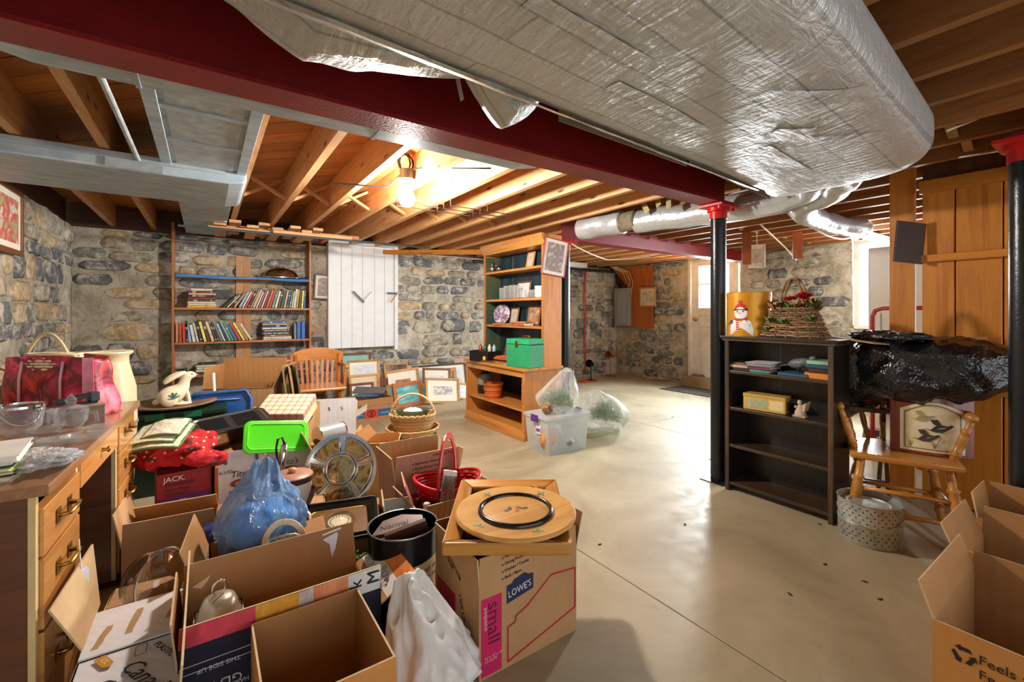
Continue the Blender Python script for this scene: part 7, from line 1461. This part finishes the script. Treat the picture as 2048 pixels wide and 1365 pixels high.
# ------------------------------------------------------------------ front of the pile
TIN_C = pd(806, 1050, 1.755); o = thing('tall_tin', 'tall dark tin with aged parchment label, open on top', 'tin', (TIN_C.x, TIN_C.y, 0), 0); TK = plain('#141a20', .22, .3)
rT2, hT2 = .133, .365
MB().lathe([(rT2, 0), (rT2, hT2 - .004), (rT2 + .004, hT2), (rT2 + .001, hT2 + .004), (rT2 - .004, hT2), (rT2 - .004, .006), (0, .006)], 56).build('body', TK, o, smooth='auto'); MB().lathe([(rT2 + .002, hT2 - .002), (rT2 + .005, hT2 + .001), (rT2 + .002, hT2 + .005), (rT2 - .003, hT2 + .002)], 56).build('rim', plain('#8a949a', .2, .8), o, smooth=True)
PRCH = print_mat(['#a88c58', '#c8b080', '#dcc89c'], 7, .6)
def cyl_patch(r_, a0, a1, z0, z1, n, mat, name, zf=None):
    vs = []; 
    for k in range(n + 1): a = a0 + (a1 - a0) * k / n; vs += [(r_ * math.cos(a), r_ * math.sin(a), z0), (r_ * math.cos(a), r_ * math.sin(a), zf(k / n) if zf else z1)]
    return MB().add(vs, [(2 * k, 2 * k + 2, 2 * k + 3, 2 * k + 1) for k in range(n)]).build(name, mat, o, smooth=True)
ang0 = math.atan2(-TIN_C.y, -TIN_C.x)     # the side towards the room
cyl_patch(rT2 + .0008, ang0 - .12, ang0 + 1.9, .02, .27, 30, PRCH, 'parchment_label', lambda t: .255 + .02 * t)
def curved_text(body, z, size, a_start, mat, r_):
    a = a_start
    for ch in body:
        if ch != ' ': text(ch, o, (r_ * math.cos(a), r_ * math.sin(a), z), (R(90), 0, a + R(90)), size, mat)
        a += size * (.62 if ch not in 'IilT.' else .46) / r_
TXI = plain('#3a2c1c', .7, var=0)
curved_text('THE ART OF MAKING', .222, .021, ang0 + .22, TXI, rT2 + .0012); curved_text('WHISKEY OIL', .195, .016, ang0 + .35, TXI, rT2 + .0012); curved_text('Doctor.', .165, .019, ang0 + .18, TXI, rT2 + .0012); curved_text('and his fine old recipe', .135, .013, ang0 + .3, TXI, rT2 + .0012); curved_text('written by hand', .11, .013, ang0 + .35, TXI, rT2 + .0012); curved_text('in this house', .085, .013, ang0 + .35, TXI, rT2 + .0012)
cyl_patch(rT2 + .0016, ang0 + 1.15, ang0 + 1.5, .15, .21, 8, plain('#4a4030', .6), 'engraving')
bk = thing('engraved_plaque', 'brown wooden plaque with engraved word lying in the tall tin', 'plaque', (TIN_C.x - .005, TIN_C.y + .01, .335), 0, None, (R(16), R(-8), R(-28))); PLQ = wood('#5c4038', '#84645a', 'x', .4)
MB().flat([(-.11, -.02), (-.075, .055), (.0, .075), (.085, .05), (.1, -.02)], 0, .018).build('back', PLQ, bk, bev=.002); MB().box(-.055, .105, -.045, -.025, -.015, .04).build('front_block', wood('#3a2418', '#5c3e30', 'x', .35), bk, (0, 0, 0), (0, R(-6), R(8)), bev=.002); text('Normal', bk, (-.08, .0, .0184), (0, 0, R(6)), .036, INK)
tag(MB().box(-.12, .06, -.05, .05, 0, .29).build('dark_carton', plain('#241a18', .7), None, (TIN_C.x + .02, TIN_C.y, .007), (0, 0, R(-28)),), 'dark carton filling the tall tin below the plaque', 'carton') ; bpy.data.objects['dark_carton'].scale = (.9, .9, 1)
# LOWE'S carton, tray and painted lazy susan
lw = carton('moving_carton', 'brown moving carton with pink size band and blue store sign', (.943, 1.412, 0), 0, .426, .33, .30, {'f': (0, .098), 'l': (3, .095), 'r': (16, .14), 'b': (5, .095)}, CARD, CARDI); fy = -.1656
MB().box(-.205, -.125, fy, fy + .0008, .008, .262).build('pink_band', PINK, lw); text('small', lw, (-.178, fy - .0006, .245), (R(90), R(90), 0), .07, plain('#5c0c3c', .65, var=0)); text('pequeno', lw, (-.193, fy - .0006, .235), (R(90), R(90), 0), .022, plain('#e8b0c4', .65, var=0)); text('16" x 12" x 12"\n1.5 CU FT', lw, (-.192, fy - .0006, .062), FY, .0115, plain('#f0c8d4', .6, var=0))
m = MB(); m.prism([(-.105, .215), (.008, .232), (.008, .285), (-.014, .288), (-.03, .299), (-.075, .288), (-.085, .278), (-.105, .276)], fy - .0004, fy + .0006); m.build('blue_sign', NAVY, lw); text("LOWE'S", lw, (-.098, fy - .0009, .232), (R(90), R(-8), 0), .033, WHITE, sx=.85)
m = MB()
P_ = [(-.1, .018), (-.1, .135), (-.068, .142), (-.068, .16), (-.02, .178), (.09, .25), (.205, .238), (.205, .09)]
for k in range(8): a, b_ = P_[k], P_[(k + 1) % 8]; m.bar((a[0], fy, a[1]), (b_[0], fy, b_[1]), .006, .0012, (0, 1, 0)) if k != 7 else m.bar((a[0], fy, a[1]), (b_[0], fy, b_[1]), .006, .0012, (0, 1, 0))
m.v = [(x, fy - .0004 if y < fy else fy + .0004, z) for x, y, z in m.v]; m.build('red_outline', REDI, lw)
for i, t_ in enumerate(('o Family Room / Sala', 'o Dining Room / Comedor', 'o Kitchen / Cocina', 'o Bath / Bano')): text(t_, lw, (-.125, fy - .0006, .372 - .0235 * i), (R(90), R(-4), 0), .015, INK)
MB().box(-.2135, -.2132, .0, .15, .04, .2).build('red_print', REDI, lw); text('RECYCLE WITH CARE\nPLEASE REUSE', lw, (-.2142, .1, .34), (R(90), R(28), R(-90)), .016, INK); text('1 Armar la caja\n2 Cerrar bien', lw, (-.2142, -.04, .22), (R(90), R(70), R(-90)), .014, INK)
HON = wood('#a86a24', '#cf9444', 'x', .3, 1, False, .5)
ty = thing('serving_tray', 'honey wood framed serving tray with dark centre on the moving carton', 'tray', (0, 0, 0)); f_ = pd(1016, 626, 1.735); ty.location = (f_.x, f_.y, .402); ty.rotation_euler = (0, 0, R(-34.6)); TW_, TL_ = .215, .28
MB().box(-TW_ + .05, TW_ - .05, -TL_ + .05, TL_ - .05, .0, .008).build('dark_centre', plain('#14171c', .15), ty)
for x in (-1, 1): MB().slab([(x * TW_, -TL_, .042), (x * TW_, TL_, .042), (x * (TW_ - .055), TL_ - .055, .03), (x * (TW_ - .055), -TL_ + .055, .03)] if x < 0 else [(x * (TW_ - .055), -TL_ + .055, .03), (x * (TW_ - .055), TL_ - .055, .03), (x * TW_, TL_, .042), (x * TW_, -TL_, .042)], .03).build('side_rail', wood('#a86a24', '#cf9444', 'y', .3, 1, False, .5), ty) if False else None
def rail4(): 
    o_, i_ = [(-TW_, -TL_), (TW_, -TL_), (TW_, TL_), (-TW_, TL_)], [(-TW_ + .055, -TL_ + .055), (TW_ - .055, -TL_ + .055), (TW_ - .055, TL_ - .055), (-TW_ + .055, TL_ - .055)]
    for k in range(4):
        a, b_, c_, d = o_[k], o_[(k + 1) % 4], i_[(k + 1) % 4], i_[k]
        MB().hexa([(*a, 0), (*b_, 0), (*c_, 0), (*d, 0), (*a, .045), (*b_, .045), (*c_, .028), (*d, .028)]).build('rail', HON if k % 2 == 0 else wood('#a86a24', '#cf9444', 'y', .3, 1, False, .5), ty, bev=.006, seg=2)
rail4()
ls = thing('lazy_susan', 'round painted wooden lazy susan with black ring on the tray', 'turntable', (0, 0, 0)); f_ = pd(1031, 626, 1.655); ls.location = (f_.x, f_.y, .4475); MPL = wood('#b4813c', '#d2a45c', 'x', .35, .6, False, .3)
MB().lathe([(.0, .0), (.2, .0), (.222, .008), (.224, .016), (.218, .022), (.145, .016), (.14, .016), (0, .016)], 72).build('disc', MPL, ls, smooth='auto'); MB().lathe([(.14, .016), (.139, .026), (.132, .03), (.125, .026), (.124, .018)], 64).build('black_ring', plain('#181410', .2), ls, smooth=True); MB().lathe([(0, .0165), (.124, .0165), (.124, .0185), (.118, .02), (0, .02)], 56).build('centre_disc', MPL, ls, smooth='auto')
for i, (r_, a, c_) in enumerate(((.18, 20, '#6f9a70'), (.18, 95, '#6f9a70'), (.18, 190, '#6f9a70'), (.18, 260, '#6f9a70'))):
    m = MB()
    for k in range(4): t = R(k * 90 + i * 20); m.flat([(.0, 0), (.014 * math.cos(t - .4), .014 * math.sin(t - .4)), (.02 * math.cos(t), .02 * math.sin(t)), (.014 * math.cos(t + .4), .014 * math.sin(t + .4))], 0, .0008)
    m.build('painted_leaf_mark', plain(c_, .5), ls, (r_ * math.cos(R(a)), r_ * math.sin(R(a)), .0195))
for i, (x, y, c_) in enumerate(((-.03, .01, '#4a6a3a'), (-.012, .02, '#6a4a2a'), (.02, .005, '#8a3a2a'), (.035, -.01, '#3a4a3a'), (.0, -.01, '#b06a4a'))): MB().flat([(-.014, -.005), (.0, -.008), (.016, .0), (.004, .009), (-.01, .006)], 0, .0006).build('painted_motif', plain(c_, .5), ls, (x, y, .0201), (0, 0, i))
tag(blob(.03, .03, .05, 8, .4, 5, 24, 16, None, .4).build('tissue_paper', plain('#e4e2da', .8), None, (1.235, 1.5, .36), smooth=True), 'crumpled tissue sticking out of the moving carton end', 'tissue')
# big open carton with printed walls
f2 = carton('open_carton', 'big open liquor carton printed inside out with bottle art', (.205, 1.575, 0), R(0), .53, .29, .25, {'f': (3, .135), 'b': (14, .15), 'r': (62, .13), 'l': (6, .15)}, plain('#14182c', .55), CARDI)
fz = -.1458
def fpt(x, z):  # point on the raised front flap / wall
    return (x, fz - max(0, z - .25) * .0524 - .0004, z)
def fpoly(pts, mat, name, up=0.0): m = MB(); m.add([(p[0], p[1] - up, p[2]) for p in [fpt(x, z) for x, z in pts]], [tuple(range(len(pts)))]); return m.build(name, mat, f2)
fpoly([(-.263, .33), (-.09, .33), (-.09, .384), (-.261, .384)], print_mat(['#b01c34', '#d84a5a', '#8a1428'], 6, .4), 'red_label_print'); fpoly([(-.09, .33), (.02, .33), (.02, .384), (-.09, .384)], print_mat(['#b86a1c', '#e8a83c', '#7a3a10'], 9, .4, (1, 1, .4)), 'amber_bottle_print')
fpoly([(.02, .33), (.06, .33), (.06, .384), (.02, .384)], plain('#c8b8b8', .6, var=.3, scale=40), 'foil_print'); fpoly([(.06, .33), (.16, .33), (.16, .384), (.06, .384)], print_mat(['#c8501c', '#f0a070', '#a83a14'], 8, .4, (1, 1, .4)), 'amber_bottle_print'); fpoly([(.16, .31), (.26, .31), (.262, .384), (.16, .384)], plain('#d8dad6', .6), 'white_label_print')
text('k\nM', f2, (.20, fz - .008, .335), (R(86), R(-90), 0), .055, INK); 
def upside(body, x, z, s): text(body, f2, (x, fz - .0012 - max(0, z - .25) * .0524, z), (R(90), R(180), 0), s, plain('#d8d8dc', .6, var=0))
upside('THIS SIDE UP', -.125, .262, .017); upside('GLASS', -.12, .215, .036); upside('HANDLE WITH CARE', -.105, .195, .016); m = MB()
for a, b_ in (((-.26, .278), (-.1, .278)), ((-.26, .258), (-.1, .258)), ((-.26, .258), (-.26, .278))): m.bar((a[0], fz - .001, a[1]), (b_[0], fz - .001, b_[1]), .0018, .0006, (0, 1, 0))
m.build('printed_frame', plain('#d8d8dc', .6, var=0), f2)
# printed outer face of the right-hand flap (its shiny side shows)
rf = [c for c in f2.children if c.name.startswith('flap')][2]
MB().slab([(.27, -.143, .256), (.27, .14, .256), (.384, .136, .317), (.384, -.139, .317)], .002).build('label_print', plain('#dadcd8', .55), f2); MB().slab([(.335, -.142, .2915), (.335, .139, .2915), (.385, .136, .3185), (.385, -.139, .3185)], .002).build('amber_print', print_mat(['#b8401c', '#f0a050', '#e06a2c'], 8, .4), f2); text('WHISKEY\nMADE', f2, (.285, -.11, .266), (0, R(-28), R(90)), .034, INK)
for x in (-.05, .1): MB().box(x - .002, x + .002, -.14, .14, .02, .22).build('divider', CARDI, f2)
MB().box(-.26, .26, -.01, -.006, .02, .215).build('divider', CARDI, f2)
def bk_(x, z): return (x, .1365 + (z - .25) * .249, z)
MB().add([bk_(*q_) for q_ in ((.15, .365), (.2, .378), (.205, .37), (.192, .325), (.178, .30), (.172, .345))], [(5, 4, 3, 2, 1, 0)]).build('torn_tape', plain('#dcdce4', .4), f2, thick=.001); MB().add([bk_(*q_) for q_ in ((.15, .383), (.215, .391), (.215, .385), (.15, .377))], [(3, 2, 1, 0)]).build('torn_tape', plain('#e8e4e8', .4), f2, thick=.001)
MB().add([bk_(*q_) for q_ in ((-.24, .33), (-.19, .352), (-.2, .335), (-.215, .32))], [(3, 2, 1, 0)]).build('torn_tape', plain('#d8b494', .7), f2, thick=.001)
o = thing('bell_mold', 'cream metal bell with ring handle in the liquor carton', 'bell', (.035, 1.63, .272), R(20)); o.scale = (1.15, 1.15, 1.1)
carton('closed_carton', 'small carton inside the liquor carton under the bell', (.035, 1.63, .006), 0, .13, .13, .262, {'f': (-90, .064), 'b': (-90, .064)}, CARD); o = bpy.data.objects['bell_mold']; MB().lathe([(.05, 0), (.052, .006), (.046, .012), (.044, .03), (.036, .05), (.024, .058), (0, .06)], 28).build('dome', plain('#b8ad94', .3, .5), o, smooth=True); m = MB(); m.tube([(.0 + .016 * math.cos(a), 0, .078 + .02 * math.sin(a)) for a in [k * math.pi / 10 for k in range(20)]], .003, 6, closed=True); m.build('ring_handle', CHROME, o, smooth=True)
# open carton right in front
f3 = carton('open_carton', 'open plain brown carton in front of the liquor carton', (.245, 1.235, 0), R(0), .285, .335, .35, {}, CARDO, CARDI)
# white film heap
b = heap(.125, .15, .13, 41, (-.03, .09, .08, .5), .002, .35, 8, .03, 11, 140, 80)
o = b.build('white_film', plain('#e2e4e0', .4, var=.05, bmp=.5, bscale=26), None, (.58, 1.27, .001), smooth=True); tag(o, 'crumpled white plastic film heap between front carton and moving carton', 'film')
# white whiskey carton lying at the desk foot
f1 = carton('white_liquor_carton', 'white printed liquor carton with torn kraft marks by the desk foot', (-.165, 1.55, 0), R(0), .23, .60, .27, {'f': (-90, .37, .001), 'r': (4, .13)}, WHITEC, CARD)
MB().slab([(-.115, .36, .272), (-.115, .12, .272), (-.165, .05, .44), (-.135, .38, .46)], .005, [1, 0, 2, 2, 2, 2]).build('flap', [WHITEC, plain('#c9a878', .7), CARDL], f1)
MB().box(-.113, .113, .072, .30, .272, .277).build('flap', [WHITEC], f1)
BUF = plain('#a88a60', .9, bmp=.3)
for x, y, l in ((-.085, .15, .1), (-.02, .19, .12), (.075, .2, .1)):
    m = MB(); r = random.Random(int(x * 1000)); pts = [(x + .009 * s_ * r.uniform(.6, 1.2) + .02 * t, y + l * (t - .5)) for s_, ts in ((1, [0, .25, .5, .75, 1]), (-1, [1, .75, .5, .25, 0])) for t in ts]; m.flat(pts, .2772, .2778); m.build('torn_mark', BUF, f1)
tz = .2758; RT2 = (0, 0, R(-62))
text('Canadian', f1, (-.02, -.02, tz + .0), RT2, .062, INK, shear=.3); text('Club', f1, (-.075, -.055, tz), RT2, .062, INK, shear=.3); text('1858', f1, (-.105, -.16, tz), RT2, .04, plain('#5a5a60', .6)); text('PLASTIC', f1, (.045, .035, tz), RT2, .024, INK)
MB().flat([(-.03, -.012), (.02, -.012), (.032, .0), (.02, .012), (-.03, .012)], 0, .0008).build('gold_badge', plain('#c08a2c', .4), f1, (-.055, .03, tz - .0002), RT2); text('CC', f1, (-.065, .04, tz + .0008), RT2, .018, WHITE)
m = MB()
for a, b_ in (((-.012, .012), (.012, .012)), ((-.012, -.03), (.012, -.03)), ((-.012, -.03), (-.012, .012)), ((.012, -.03), (.012, .012))): m.bar((a[0] + .02, a[1] + .04, tz), (b_[0] + .02, b_[1] + .04, tz), .0015, .0006)
m.build('printed_frame', INK, f1)
text('CAUTION\nDO NOT TWIST\nOR CRUSH', f1, (.098, -.2, tz), RT2, .016, INK)
gc = carton('closed_carton', 'low brown carton behind the white liquor carton', (-.14, 2.06, 0), R(-4), .3, .28, .17, {'f': (-90, .138), 'b': (-90, .138)}, CARD)
o = thing('clear_dome', 'clear plastic dome cover lying on its side', 'dome', (-.15, 2.0, .262), 0, None, (R(60), 0, R(-48))); DMP = clearglass('clear_dome_plastic', '#eef2f4', .1, .8, .05)
MB().lathe([(.1, -.0), (.1, .01), (.096, .05), (.075, .085), (.04, .105), (0, .11)], 40).build('cover', DMP, o, (0, 0, -.03), smooth=True); m = MB(); m.tube([(.101 * math.cos(2 * math.pi * k / 40), .101 * math.sin(2 * math.pi * k / 40), -.03) for k in range(40)], .004, 6, closed=True); m.build('rim', plain('#d8dde0', .2), o, smooth=True)
# litter and small things on the floor
for i, (u, v) in enumerate(((1650, 1130), (1580, 1190), (1730, 1165), (1200, 1090), (1500, 975), (1345, 835), (1420, 920), (1370, 1050), (1640, 1050), (1760, 1200))):
    q_ = pz(u, v); tag(blob(.012, .006, .003, i, .4, 5, 12, 6, -.002).build('dirt_crumb', plain('#4a4436', .9), None, (q_.x, q_.y, .002), (0, 0, i), smooth=True), f'tiny dark crumb on the floor, {ORD[i]} of the scattered ones', 'crumb', 'crumbs on the concrete')
